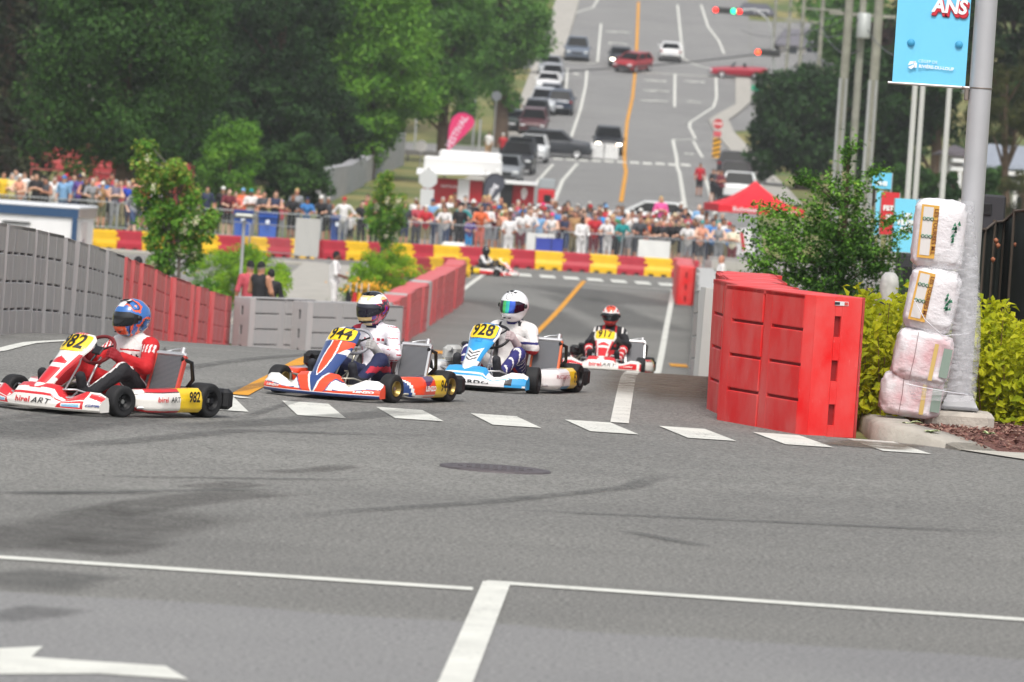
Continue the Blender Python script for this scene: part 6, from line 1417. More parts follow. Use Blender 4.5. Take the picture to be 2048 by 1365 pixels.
def wire(mb, a, b, sag=.6, r_=.014): a, b = Vector(a), Vector(b); mb.tube([a.lerp(b, k / 14) - Vector((0, 0, sag * 4 * (k / 14) * (1 - k / 14))) for k in range(15)], r_, 4, cap=False)
for k, (q0, q1) in enumerate([((1690, 20, 205), (1625, 15, 360)), ((1690, 35, 205), (1592, 45, 400)), ((1715, 40, 166), (1690, 22, 205)), ((1722, 100, 166), (1640, 45, 205)), ((1640, 45, 205), (1560, 50, 330)), ((1700, 60, 168), (1620, 40, 300)), ((1625, 60, 360), (1480, 60, 400)), ((1735, 60, 166), (1860, 95, 150)), ((1668, 130, 168), (1600, 40, 260)), ((1592, 20, 400), (1545, 0, 470))]):
    wire(mb, at(*q0), at(*q1), .5, .018)
tag(part('overhead_wires', mb, mat('55585a', .6)), 'tangle of overhead wires between the utility poles at upper right', 'wires')
mb = MB(); wire(mb, at(1030, 146, 435), at(1640, 92, 395), .35, .05); tag(part('signal_cable', mb, mat('4a4c4e', .6)), 'single dark cable sagging across the upper junction', 'wires')
for i, (px, d) in enumerate(((1787, 112), (1803, 118), (1856, 116))):
    p = gp(px, d); h = hz(px + 30, -60, d) - p.z; mb = MB(); mb.tube([(0, 0, -.1), (0, 0, h)], [.068, .05], 12); mb.lathe([(.13, 0), (.13, .02), (.07, .06)], (0, 0, 0), 14)
    tag(part('flagpole', mb, mat('cfcfcc', .4, metal=.2), None, loc=p), 'white flagpole, %s of three behind the hanging blue banner' % ['leftmost', 'middle', 'rightmost'][i], 'flagpole', 'white flagpoles')
def signal(label, px, py, d, lamps, arm_px):
    c = at(px, py, d); t = thing('traffic_light', label, 'traffic light', c); w_ = .42 * len(lamps)
    mb = MB(); mb.box((0, 0, 0), (w_, .22, .42), bev=.04); part('housing', mb, mat('2a2c2c', .6), t)
    for i, cc in enumerate(lamps):
        if cc: mb = MB(); mb.lathe([(0, -.03), (.15, -.02), (.18, 0)], (-w_ / 2 + .21 + .42 * i, -.12, 0), 16, 'Y'); part('lamp', mb, mat(cc, .3, emit=3.0), t)
    g0 = gp(arm_px, d); ap = at(arm_px, py, d); mb = MB(); mb.tube([(w_ / 2 - .1, .15, .1), ((ap.x - c.x) * .6, .15, .25), (ap.x - c.x - .4, .15, -.4), (ap.x - c.x, .15, -1.6), (g0.x - c.x, .15, g0.z - c.z)], .07, 8); part('mast_arm', mb, M_galv, t)
signal('horizontal traffic light with red ends and a green lamp over the upper junction', 1455, 22, 400, ['ff2820', None, None, '20e8a0', 'ff2820'][0:5], 1548); signal('second horizontal traffic light with orange-red lamps nearer the dark round tree', 1535, 106, 372, ['ff4a28', None, None, None], 1560)
def signpost(label, px, d, ytop, plates, rad=.035, name='road_sign'):
    p = gp(px, d); t = thing(name, label, 'sign', p); lean = .067; h = hz(px, ytop, d) - p.z
    mb = MB(); mb.tube([(0, .03, -.1), (0, .03, h)], rad, 8); part('post', mb, M_galv, t)
    for k, (pl, mt, z, w_, hh) in enumerate(plates):
        mb = MB(); q = {'oct': [(w_ / 2 * math.cos(R(22.5 + 45 * i)) * 1.08, w_ / 2 * math.sin(R(22.5 + 45 * i)) * 1.08) for i in range(8)], 'rect': [(-w_ / 2, -hh / 2), (w_ / 2, -hh / 2), (w_ / 2, hh / 2), (-w_ / 2, hh / 2)], 'disc': [(w_ / 2 * math.cos(R(18 * i)), w_ / 2 * math.sin(R(18 * i))) for i in range(20)]}[pl]
        mb.prism(q, 0, .012, M=flatT(0, -.012, z)); part('plate', mb, mt, t)
    return t, p
WB = mat('cfd1d1', .45, metal=.2); RS = mat('c01c28', .5); YS = mat('e8a818', .5)
signpost('back of an octagonal sign with a rectangle below, left of the red food trailer', 850, 232, 335, [('oct', WB, hz(852, 358, 232) - gp(850, 232).z, .74, 0), ('rect', WB, hz(852, 396, 232) - gp(850, 232).z, .55, .72)], .05)
t, p = signpost('red stop sign with a small plate and yellow chevron board on the right bulb-out', 1431, 372, 236, [('oct', RS, hz(1433, 248, 372) - gp(1431, 372).z, .62, 0), ('rect', mat('c85058', .5), hz(1432, 268, 372) - gp(1431, 372).z, .5, .34), ('rect', YS, hz(1430, 296, 372) - gp(1431, 372).z, .5, 1.3)])
zz = hz(1433, 248, 372) - gp(1431, 372).z; text_mesh('STOP', .22, mat('e8e4e0', .5), t, flatT(0, -.03, zz), 'lettering', .003, .012); zz = hz(1430, 296, 372) - gp(1431, 372).z
for k in range(4): mb = MB(); z = zz - .48 + k * .32; mb.add([(-.24, -.03, z - .14), (.24, -.03, z + .04), (.24, -.03, z + .18), (-.24, -.03, z)], [(0, 1, 2, 3)]); part('black_stripe', mb, mat('1c1a18', .6), t)
signpost('white notice plate with red ring on a post left of the feather flag', 838, 292, 288, [('disc', mat('d8d4d4', .5), hz(838, 292, 292) - gp(836, 292).z, .6, 0)], .03); signpost('green street name sign beside the dark round tree', 1503, 372, 168, [('rect', mat('18a078', .5), hz(1504, 176, 372) - gp(1502, 372).z, .7, .35)], .04)
signpost('small round sign back high on the left lawn', 985, 360, 185, [('disc', mat('707478', .5), hz(987, 192, 360) - gp(985, 360).z, .62, 0)], .03)
for i, (px, d, yt) in enumerate(((828, 352, 195), (943, 345, 185), (956, 350, 240), (1518, 330, 248), (1530, 335, 262), (478, 142, 0), (1082, 340, 0))):
    if px == 478:
        p = gp(476, 142); t = thing('lamp_box', 'slim grey post topped by a flat boxed luminaire, left of the blue bins', 'lamp post', p); h = hz(485, 440, 142) - p.z; mb = MB(); mb.tube([(0, 0, -.1), (0, 0, h)], .04, 8); part('post', mb, M_galv, t); mb = MB(); mb.box((.03, 0, h + .1), (.55, .5, .12), bev=.02); part('hood', mb, mat('7a7c78', .5), t); mb = MB(); mb.box((.0, -.27, h + .12), (.42, .05, .07), bev=.02); part('glass', mb, mat('dadcd4', .3), t); continue
    if px == 1082: continue
    p = gp(px, d); mb = MB(); mb.tube([(0, 0, -.1), (0, 0, hz(px, yt, d) - p.z)], .07, 8); mb.lathe([(.12, 0), (.12, .04), (.07, .08)], (0, 0, 0), 10); mb.lathe([(.07, 0), (.085, .03), (0, .06)], (0, 0, hz(px, yt, d) - p.z - .02), 10)
    tag(part('post', mb, M_galv, None, loc=p), ['pale post on the left lawn far left of the flag', 'pale grey post directly right of the pink feather flag', 'thin post second right of the pink feather flag', 'pale post on the right lawn beyond the stop sign', 'thinner post on the right lawn beyond the stop sign'][i], 'post')
# guard rail on the left lawn
p0, p1 = gp(815, 335), gp(930, 330); mb = MB(); a, b = Vector(p0), Vector(p1); mb.box(((b - a) / 2 + Vector((0, 0, .55))), ((b - a).length, .06, .3))
for k in range(4): q = (b - a) * (k / 3); mb.box(q + Vector((0, .06, .3)), (.12, .1, .7))
tag(part('guard_rail', mb, mat('6c6a68', .6, metal=.3), None, loc=a), 'dark horizontal guard rail behind the food trailer on the left', 'guard rail')
# ------------------------------------------------------------------ feather flags, canopy, food trailer
def feather(label, px, d, ytop, ybot, w_, col_, txt, tcol, ang, flip=1):
    p = gp(px, d); zt, zb = hz(px, ytop, d) - p.z, hz(px, ybot, d) - p.z; t = thing('feather_flag', label, 'flag', p, R(ang)); hgt = zt - zb
    o_ = [(0, 0), (.0, .35), (.02, .65), (.12, .86), (.35, .985), (.62, 1.0), (.88, .93), (1.0, .80), (.96, .68), (.7, .48), (.4, .28), (.15, .1)]
    mb = MB(); mb.prism([(x * w_ * flip, zb + z * hgt) for x, z in o_][::flip], -.006, .006, M=Matrix.Rotation(R(90), 4, 'X')); part('sail', mb, mat(col_, .7, bump=.3, bscale=3), t)
    mb = MB(); mb.tube([(0, 0, -.1), (0, 0, zb)] + [(x * w_ * flip, 0, zb + z * hgt) for x, z in o_[1:7]], .03, 6); part('mast', mb, mat('26242a', .5), t)
    text_mesh(txt, w_ * .34, mat(tcol, .6), t, Matrix.Translation((.36 * w_ * flip, -.02, zb + hgt * .52)) @ Matrix.Rotation(R(90), 4, 'X') @ Matrix.Rotation(R(64 if flip > 0 else 64), 4, 'Z'), 'lettering', .003, .01)
    return t
feather('pink and crimson feather flag with pale lettering above the food trailer', 886, 262, 222, 306, 1.2, 'd8306c', 'FESTIVAL', 'e8c8d8', 0)
feather('charcoal feather flag with white lettering before the red food trailer', 960, 224, 346, 425, .85, '4a4c56', 'Racing', 'e8e8ec', 0)
def canopy():
    d = 217; c = gp(1500, d); t = thing('canopy_tent', 'bright red peaked canopy with white lettering at the right end of the crowd', 'canopy', c, R(8)); zr = hz(1500, 412, d) - c.z; W = 1.65; pk = hz(1512, 362, d) - c.z; M_r = mat('e01a2c', .6, bump=.25, bscale=2)
    mb = MB(); rws = []
    for k in range(13):
        f = k / 12; z = zr + (pk - zr) * (f ** 1.7); s = W * (1 - f); rws.append([(x * s, y * s, z) for x, y in ((-1, -1), (0, -1.0), (1, -1), (1, 0), (1, 1), (0, 1), (-1, 1), (-1, 0))])
    mb.grid(rws, 0, False, True); part('roof', mb, M_r, t)
    mb = MB(); q = [(-W, -W), (W, -W), (W, W), (-W, W)]
    for i in range(4): a, b = q[i], q[(i + 1) % 4]; mb.grid([[(a[0] + (b[0] - a[0]) * k / 10, a[1] + (b[1] - a[1]) * k / 10, z + (.02 if z < zr - .1 and k % 2 else 0)) for k in range(11)] for z in (zr - .28, zr)])
    part('valance', mb, M_r, t); mb = MB()
    for x, y in q: mb.tube([(x * .97, y * .97, -.05), (x * .97, y * .97, zr)], .025, 6)
    for i in range(4): a, b = q[i], q[(i + 1) % 4]; mb.tube([(a[0] * .97, a[1] * .97, zr - .4), ((a[0] + b[0]) * .485, (a[1] + b[1]) * .485, zr), (b[0] * .97, b[1] * .97, zr - .4)], .012, 5)
    part('frame', mb, M_galv, t); text_mesh('Budweiser', .24, mat('f0d8da', .6), t, flatT(-.6, -W - .02, zr - .13), 'lettering', .003, .006); text_mesh('Budweiser', .24, mat('f0d8da', .6), t, flatT(.85, -W - .02, zr - .13), 'lettering', .003, .006)
canopy()
p = gp(1482, 212); mb = MB(); t = thing('display_board', 'tilted white and red display board under the red canopy', 'board', p); mb.box((0, 0, .95), (.75, .05, .95), M=Matrix.Rotation(R(-12), 3, 'Y'), bev=.01); part('panel', mb, mat('e0dede', .6), t); mb = MB(); mb.box((0, -.032, .95), (.12, .012, .7), M=Matrix.Rotation(R(-12), 3, 'Y')); part('red_mark', mb, RS, t); mb = MB(); mb.tube([(-.3, .05, 0), (-.2, .03, 1.3)], .02, 6); mb.tube([(.3, .05, 0), (.3, .03, 1.2)], .02, 6); part('legs', mb, M_galv, t)
def trailer():
    d = 240; a, b = gp(842, d), gp(1066, d); o = Vector((a.x, d, min(a.z, b.z))); t = thing('food_trailer', 'red and white food trailer with raised white awnings behind the crowd', 'trailer', o); W = b.x - a.x
    Z = lambda py, px=950: hz(px, py, d) - o.z
    zt = Z(362); mb = MB(); mb.box((W * .30, 1.1, zt / 2 + .15), (W * .60, 2.2, zt - .3), 0, bev=.04); part('red_body', mb, mat('a8161f', .45, coat=.3), t)
    mb = MB(); mb.box((W * .82, 1.4, zt / 2 + .1), (W * .34, 2.2, zt - .3), 0, bev=.04); part('side_cabin', mb, mat('b02028', .45, coat=.3), t)
    mb = MB(); mb.box((W * .34, 1.2, Z(340) + .1), (W * .70, 2.6, .70), bev=.08); mb.box((W * .40, 1.6, Z(316)), (W * .56, 2.4, .50), bev=.10); mb.box((W * .84, 1.0, zt + .02), (W * .36, 2.6, .14), bev=.03); part('white_roof', mb, mat('dededc', .45), t)
    mb = MB(); mb.add([(-.3, -1.0, zt + .12), (W * .58, -.5, zt + .28), (W * .60, .15, zt + .34), (-.3, .15, zt + .34), (-.3, -1.0, zt + .16), (W * .58, -.5, zt + .32), (W * .60, .15, zt + .38), (-.3, .15, zt + .38)], [(0, 1, 2, 3), (7, 6, 5, 4), (0, 4, 5, 1), (1, 5, 6, 2), (3, 7, 4, 0)]); part('awning', mb, mat('e4e4e2', .5), t)
    for x, w_, c_, nm in ((W * .36, .5, 'e0e0de', 'white_door'), (W * .565, .34, '1c1c1e', 'doorway'), (W * .74, .55, '161618', 'doorway')): mb = MB(); mb.box((x, -.03, .95), (w_, .06, 1.7), bev=.02); part(nm, mb, mat(c_, .6), t)
    mb = MB(); mb.box((W * .66, -.10, 1.15), (.25, .14, 2.3), bev=.03); mb.box((W * .545, -.05, 1.15), (.08, .1, 2.3), bev=.02); part('white_pillar', mb, mat('dcdcda', .5), t)
    text_mesh('RESTAURATION', .16, mat('ecdcdc', .6), t, flatT(W * .28, -.02, zt - .32), 'lettering', .003, .002); text_mesh('Frites', .34, mat('f0e4d8', .6), t, flatT(W * .86, .28, .75), 'lettering', .003, .008)
    mb = MB(); mb.prism([(.15 * math.cos(R(20 * k)) * (1 if k < 9 else .8), .26 * math.sin(R(20 * k))) for k in range(18)], 0, .01, M=flatT(W * .90, .29, 1.35)); part('emblem', mb, mat('e8dcd8', .6), t)
    for x in (.8, W * .5): mb = MB(); mb.lathe([(.05, .1), (.3, .1), (.34, .06), (.34, -.06)], (x, .2, .34), 18, 'Y'); part('wheel', mb, M_rub, t)
trailer()
p = gp(1088, 236); t = thing('pop_machine', 'small white, black and red stall counter right of the food trailer', 'stall', p); mb = MB(); mb.box((0, 0, .55), (.75, .6, 1.1), bev=.03); part('counter', mb, mat('d8dada', .5), t); mb = MB(); mb.box((0, -.02, 1.42), (.7, .5, .6), bev=.04); part('cabinet', mb, mat('c82830', .5), t); mb = MB(); mb.box((0, -.04, 1.95), (.66, .4, .42), bev=.03); part('sign_board', mb, mat('9aa0a2', .5), t); mb = MB(); mb.box((.05, -.30, 1.35), (.3, .06, .3), bev=.02); part('hatch', mb, M_blk, t)
# blue bins, chairs, small white block
def bin_(label, px, d, w_, h, c_):
    p = gp(px, d); t = thing('waste_bin', label, 'bin', p, 0, 'blue bins'); mb = MB(); mb.add([(sx * w_ * k, sy * .3 * k, z) for k, z in ((.42, .12), (.5, h)) for sx, sy in ((-1, -1), (1, -1), (1, 1), (-1, 1))], [(3, 2, 1, 0), (0, 1, 5, 4), (1, 2, 6, 5), (2, 3, 7, 6), (3, 0, 4, 7)]); mb.box((0, 0, h - .06), (w_ * 1.04, .62, .08), bev=.02); part('body', mb, mat(c_, .5), t)
    mb = MB(); mb.box((0, 0, h + .03), (w_ * 1.06, .66, .09), bev=.03); mb.tube([(-w_ * .4, .36, h), (w_ * .4, .36, h)], .025, 6); part('lid', mb, mat('1c3c80', .5), t)
    for s in (-1, 1): mb = MB(); mb.lathe([(.02, .03), (.1, .03), (.1, -.03)], (s * w_ * .4, .28, .1), 14, 'X'); part('wheel', mb, M_rub, t)
    mb = MB(); mb.prism([(.08 * math.cos(R(24 * k)), .08 * math.sin(R(24 * k))) for k in range(15)], 0, .01, M=flatT(0, -.31 * 1.0, h - .25)); part('white_badge', mb, mat('dfe4ee', .6), t)
bin_('blue wheeled bin left of its twin, beside the slim lamp post', 484, 202, .68, 1.12, '2c5cb8'); bin_('wide blue wheeled bin with a white round badge', 533, 201.5, .66, 1.1, '3060c0'); bin_('darker blue bin behind the fence right of the man in blue', 672, 206, .5, 1.05, '2c4c94')
def chair(label, px, d, c_):
    p = gp(px, d); t = thing('folding_chair', label, 'chair', p); mb = MB(); mb.grid([[(x, -.2, .42) for x in (-.26, 0, .26)], [(x, .2, .38 - .03 * (x == 0)) for x in (-.26, 0, .26)], [(x, .32, .95) for x in (-.26, 0, .26)]]); mb.grid([[(x, -.2, .40) for x in (-.26, 0, .26)], [(x, .2, .36) for x in (-.26, 0, .26)], [(x, .34, .95) for x in (-.26, 0, .26)]], flip=True); part('fabric', mb, mat(c_, .8), t)
    mb = MB()
    for s in (-1, 1): mb.tube([(s * .28, -.25, 0), (s * .28, .2, .42), (s * .28, .34, 1.0)], .014, 5); mb.tube([(s * .28, .3, 0), (s * .28, -.2, .44)], .014, 5)
    part('frame', mb, M_blk, t)
chair('navy blue folding chair behind the yellow barriers, left of the dark-haired marshal', 1084, 200.5, '28388c'); chair('second blue folding chair tipped beside the navy one', 1108, 200.8, '2a3a90')
mb = MB(); p = gp(905, 197.2); mb.box((0, 0, .34), (.85, .3, .62), bev=.05); mb.box((0, 0, .66), (.7, .2, .06), bev=.02); tag(part('white_block', mb, mat('e4e4e0', .6), None, loc=p), 'white plastic block behind the barrier chain left of the far kart', 'block')
# ------------------------------------------------------------------ site cabin, grandstand, sloping wall
def cabin():
    d = 182; cr = gp(150, d); o = Vector((cr.x, d, cr.z)); t = thing('site_cabin', 'white portable site cabin with dark blue trim behind the left barriers', 'cabin', o, R(-6)); zt = hz(150, 420, d) - o.z; L = 6.5; Wd = 3.0
    mb = MB(); mb.box((-L / 2, Wd / 2, zt / 2), (L, Wd, zt - .1)); part('wall', mb, [mat('e6e6e4', .6, noise=.04, nscale=3)], t)
    mb = MB(); mb.box((-L / 2, -.03, zt - .12), (L + .10, .10, .30), bev=.01); mb.box((.03, Wd / 2, zt - .12), (.1, Wd + .1, .30), 1, bev=.01); mb.box((-.06, -.04, zt / 2 - .12), (.17, .10, zt - .26), bev=.01); part('blue_trim', mb, [mat('24486c', .5), mat('a49a92', .6)], t)
    mb = MB(); mb.box((-L / 2, Wd / 2, zt + .06), (L + .2, Wd + .2, .10), bev=.03); part('roof', mb, mat('d8dadc', .5), t)
    mb = MB(); mb.box((-1.95, -.03, zt - 1.05), (.80, .08, .95), bev=.01); w_ = part('window', mb, mat('f0f0ee', .5), t); mb = MB(); mb.box((-1.95, -.075, zt - 1.05), (.62, .02, .78)); part('pane', mb, mat('6c6a6c', .2, coat=.5), w_); mb = MB(); mb.box((-1.95, -.10, zt - .52), (.9, .16, .05)); part('hood', mb, mat('3c3c3c', .6), w_)
    mb = MB(); mb.box((.02, 1.2, zt / 2 - .15), (.06, .9, zt - .5), bev=.01); dr = part('door', mb, mat('d4ccc8', .6), t); mb = MB(); mb.box((.06, .95, zt - 1.2), (.03, .12, .5)); part('pane', mb, mat('4c5c74', .2), dr)
cabin()
def stand():
    M_s = mat('b8484a', .75, noise=.12, nscale=2); M_s2 = mat('d06a68', .7)
    # two flights of terraced red seating, rising to the left and back
    for nm, lb, x0, x1, y0, n, rz in (('grandstand', 'long flight of terraced red seating behind the left crowd', 60, 340, 232, 6, -8), ('grandstand', 'upper piece of red seating seen through the tree above the left crowd', 60, 250, 262, 4, -6)):
        a, b = gp(x0, y0), gp(x1, y0); t = thing(nm, lb, 'grandstand', a, R(rz)); W = b.x - a.x; mb, mr = MB(), MB()
        for k in range(n):
            mb.box((W / 2 + k * .15, k * .85 + .4, .15 + k * .14), (W - k * .3, .86, .3 + k * .28 - .004 * k)); mr.box((W / 2 + k * .15, k * .85 + .12, .35 + k * .28), (W - k * .3 - .1, .30, .10), bev=.01)
        part('terraces', mb, M_s, t); part('benches', mr, M_s2, t)
        mb = MB()
        for k in range(6): mb.tube([(W * k / 5, -.1, 0), (W * k / 5, -.1, 1.2)], .03, 6)
        mb.tube([(0, -.1, 1.2), (W, -.1, 1.2)], .03, 6); part('hand_rail', mb, M_s2, t)
stand()
M_wall = mat('a4a4a6', .85, noise=.15, nscale=2, bump=.2)
mb = MB(); pts = [(648, 250, 338, 425), (700, 268, 330, 388), (728, 280, 312, 376), (729, 284, 322, 372), (770, 305, 290, 346), (808, 325, 266, 322)]; rf, rb_ = [], []
for px, d, y1, y0 in pts:
    p = gp(px, d); z1 = max(hz(px, y1, d), p.z + 1.0); rf.append([(p.x, p.y, p.z - .3), (p.x, p.y, z1)]); rb_.append([(p.x - .5, p.y + .3, p.z - .3), (p.x - .5, p.y + .3, z1)])
mb.grid(rf, smooth=False, flip=True); mb.grid(rb_, smooth=False); mb.grid([[a[1], b[1]] for a, b in zip(rf, rb_)], smooth=False, flip=True); mb.grid([rf[-1], rb_[-1]], smooth=False, flip=True); mb.grid([rf[0], rb_[0]], smooth=False)
tag(part('sloping_wall', mb, M_wall), 'long pale grey wall climbing the lawn under the bright green tree', 'wall')
# ------------------------------------------------------------------ houses
def house(label, x0, x1, d, ytop, yeave, wallc, roofc, dp=7, rz=0, wins=((.25, .5), (.7, .5)), porch=False, gable=False):
    a, b = gp(x0, d), gp(x1, d); o = Vector((a.x, d, min(a.z, b.z) - .2)); W = b.x - a.x; ze = hz((x0 + x1) / 2, yeave, d) - o.z; zr = hz((x0 + x1) / 2, ytop, d) - o.z; t = thing('house', label, 'house', o, R(rz))
    mb = MB(); mb.box((W / 2, dp / 2, ze / 2), (W, dp, ze)); part('wall', mb, mat(wallc, .8, noise=.06, nscale=1), t)
    e = .4; mb = MB()
    mb.add([(-e, -e, ze), (W + e, -e, ze), (W + e, dp + e, ze), (-e, dp + e, ze), (e, dp / 2, zr), (W - e, dp / 2, zr), (-e, -e, ze + .15), (W + e, -e, ze + .15)], [(3, 2, 1, 0), (6, 7, 5, 4), (7, 2, 5), (2, 3, 4, 5), (3, 6, 4), (0, 1, 7, 6), (1, 2, 7), (0, 6, 3)])
    part('roof', mb, mat(roofc, .85, noise=.1, nscale=4), t)
    for fx, wz in wins:
        mb = MB(); mb.box((W * fx, -.03, ze * .55), (1.1, .06, 1.2)); w_ = part('window', mb, mat('e4e4e2', .6), t); mb = MB(); mb.box((W * fx, -.07, ze * .55), (.92, .03, 1.02)); part('pane', mb, mat('3c444c', .15, coat=.6), w_)
    if porch:
        mb = MB(); mb.box((W * .5, -1.0, ze * .85), (W * .9, 2, .18)); mb.box((W * .5, -1.0, ze * .95), (W * .8, 1.8, .16))
        for k in range(3): mb.box((W * (.1 + .4 * k), -1.9, ze * .42), (.16, .16, ze * .85))
        part('porch', mb, mat('e6e6e4', .6), t)
house('white house with a porch and dark roof left of the grey pole on the right', 1885, 1925, 262, 290, 312, 'c8c4c0', '5a5458', 5, 0, (), True)
house('blue-grey house with pale roof at the right edge behind the dark mesh fence', 1955, 2075, 250, 290, 338, '9aa6ac', '8c929c', 7, 0, ((.12, .5), (.7, .5)), True)
for i, a in enumerate(((1560, 1650, 470, 58, 95, 'cfcac2', '6c6a70'), (1480, 1545, 505, 5, 30, 'b8b4ae', '54545c'), (1600, 1690, 430, 105, 135, 'a8a29a', '70706f'), (1660, 1745, 480, 10, 50, 'd4d2ce', '5c5c64'))): house(['pale distant house beyond the wires in the middle of the upper right', 'small distant house just right of the traffic light', 'low beige house behind the dark round tree', 'white distant house at the top behind the transformer pole'][i], *a)
mb = MB(); 
for k, (px, yb) in enumerate(((126, 5), (185, 55), (152, 150))): pass
house('pale building glimpsed through the leaves at the upper left', 60, 260, 320, -60, -20, 'b8b4ac', '6c6860', 6, 0, ((.2, .5), (.5, .5), (.8, .5)))
# ------------------------------------------------------------------ near pole, banner, bags
def pole():
    p = Vector((gp(1912, 47.5).x, 47.5, H(3.7, 47.5) + .10)); t = thing('light_pole', 'tall pale grey metal light pole on a concrete footing, bags strapped to it', 'light pole', p)
    mb = MB(); mb.add([(sx * (w_ - c1), sy * (w_ - c2), z) for w_, z in ((.29, -.12), (.29, .09), (.265, .125)) for sx, sy, c1, c2 in ((-1, -1, .06, 0), (1, -1, .06, 0), (1, -1, 0, .06), (1, 1, 0, .06), (1, 1, .06, 0), (-1, 1, .06, 0), (-1, 1, 0, .06), (-1, -1, 0, .06))], [tuple(range(16, 24))] + [(r * 8 + i, r * 8 + (i + 1) % 8, r * 8 + 8 + (i + 1) % 8, r * 8 + 8 + i) for r in range(2) for i in range(8)])
    part('footing', mb, mat('b4ada2', .9, noise=.12, nscale=9, bump=.4, bscale=40), t)
    mb = MB(); mb.box((0, 0, .148), (.32, .32, .028), bev=.006); mb.prism([(-.15, -.15), (.15, -.15), (.15, .15), (-.15, .15)], .162, .164)
    q = [[(sx * w_, sy * w_, z) for sx, sy in ((-1, -1), (1, -1), (1, 1), (-1, 1))] for w_, z in ((.15, .164), (.105, .26))]; mb.grid(q, 0, False, True); mb.box((0, 0, .268), (.215, .215, .016), bev=.004)
    for sx in (-1, 1):
        for sy in (-1, 1): mb.tube([(sx * .12, sy * .12, .12), (sx * .12, sy * .12, .20)], .014, 6)
    part('base_plate', mb, mat('8c8c8e', .5, metal=.5), t)
    mb = MB(); mb.lathe([(.100, .27), (.098, .9), (.094, 3.2), (.088, 5.2)], (0, 0, 0), 28); part('shaft', mb, mat('bcbcbe', .45, metal=.35, noise=.05, nscale=3), t)
    z0 = hz(1922, 178, 47.5) - p.z; mb = MB(); mb.lathe([(.098, -.006), (.101, 0), (.098, .006)], (0, 0, z0 + .015), 28); mb.tube([(-.09, -.02, z0), (-.16, -.03, z0 + .01)], .012, 6); mb.box((-.115, -.02, z0 - .04), (.035, .05, .11), bev=.006); part('banner_bracket', mb, mat('8a8078', .5, metal=.6), t)
    # banner
    xr = -.12; b = thing('banner', 'light blue hanging banner with white school lettering on the near grey pole', 'banner', p + Vector((xr, -.02, z0))); Wb = .61; Hb = .80
    mb = MB(); mb.grid([[(-Wb * i / 16 - .01 - .012 * j / 10 * 0, .012 * math.sin(i * .7 + j * .15) * (i / 16), .02 + Hb * j / 10) for i in range(17)] for j in range(11)]); mb.grid([[(-Wb * i / 16 - .01, .008 + .012 * math.sin(i * .7 + j * .15) * (i / 16), .02 + Hb * j / 10) for i in range(17)] for j in range(11)], flip=True)
    part('cloth', mb, mat('74cdf0', .6, bump=.15, bscale=4), b); mb = MB(); mb.tube([(-Wb - .045, 0, .012), (.03, 0, .012)], .012, 8); part('rod', mb, mat('c8c8c8', .4, metal=.5), b)
    sc_ = Wb / 150.; X = lambda px: (px - 1925) * sc_
    wt = mat('f2f6f8', .6); rd_ = mat('d02838', .6); Tz = lambda x, z, off=0: Matrix.Translation((x, -.016 - off, z)) @ Matrix.Rotation(R(90), 4, 'X') @ Matrix.Rotation(R(-1.5), 4, 'Z')
    text_mesh('ANS', .165, rd_, b, Tz(-.175, .655, -.003) , 'lettering', .001, .012, .1, .9); text_mesh('ANS', .165, mat('7a2438', .6), b, Tz(-.171, .645, -.005), 'lettering', .001, .012, .1, .9); text_mesh('ANS', .165, wt, b, Tz(-.185, .675, .002), 'lettering', .001, .006, .1, .9)
    text_mesh('C\u00c9GEP DE', .036, mat('d8f0fa', .6), b, Tz(-.335, .205), 'lettering', .001, 0, 0, 1, 'CENTER'); text_mesh('RIVI\u00c8RE-DU-LOUP', .037, wt, b, Tz(-.262, .160), 'lettering', .001, .001, 0, 1)
    mb = MB()
    for qq in ([(-.50, .165), (-.485, .20), (-.43, .205), (-.46, .18)], [(-.50, .15), (-.455, .175), (-.44, .16), (-.47, .135)], [(-.455, .20), (-.425, .19), (-.425, .15), (-.445, .15)]): mb.add([(x, -.018, z) for x, z in qq], [tuple(range(4))]); mb.add([(x, -.0165, z) for x, z in qq], [tuple(range(3, -1, -1))])
    part('emblem', mb, wt, b)
    for i, (x, z) in enumerate(((-.485, .355), (-.085, .365))): mb = MB(); mb.lathe([(.0, -.004), (.030, -.002), (.032, .002)], (x, -.014, z), 20, 'Y'); part('wind_flap', mb, mat('3c9cc8', .6), b); 
    return p
PP = pole()
def bagm(c, pinkside):
    m = mat(c, .35, key='bag' + str(pinkside)); n, l, b = nodes(m); a = noise_node(n, l, 3, 3); st_ = noise_node(n, l, 9, 5, (1, 1, 5)); wv = noise_node(n, l, 14, 6, (1, 1, 1.6), .65)
    base = mixc(n, l, ramp(n, l, a.outputs[0], [(.45, (0, 0, 0)), (.65, (pinkside,) * 3)]).outputs[0], 'e2e0e2', 'd0888e'); l.new(base, b.inputs['Base Color'])
    bp = n.new('ShaderNodeBump'); bp.inputs['Strength'].default_value = .55; bp.inputs['Distance'].default_value = .02; l.new(wv.outputs[0], bp.inputs['Height']); l.new(bp.outputs[0], b.inputs['Normal']); return m
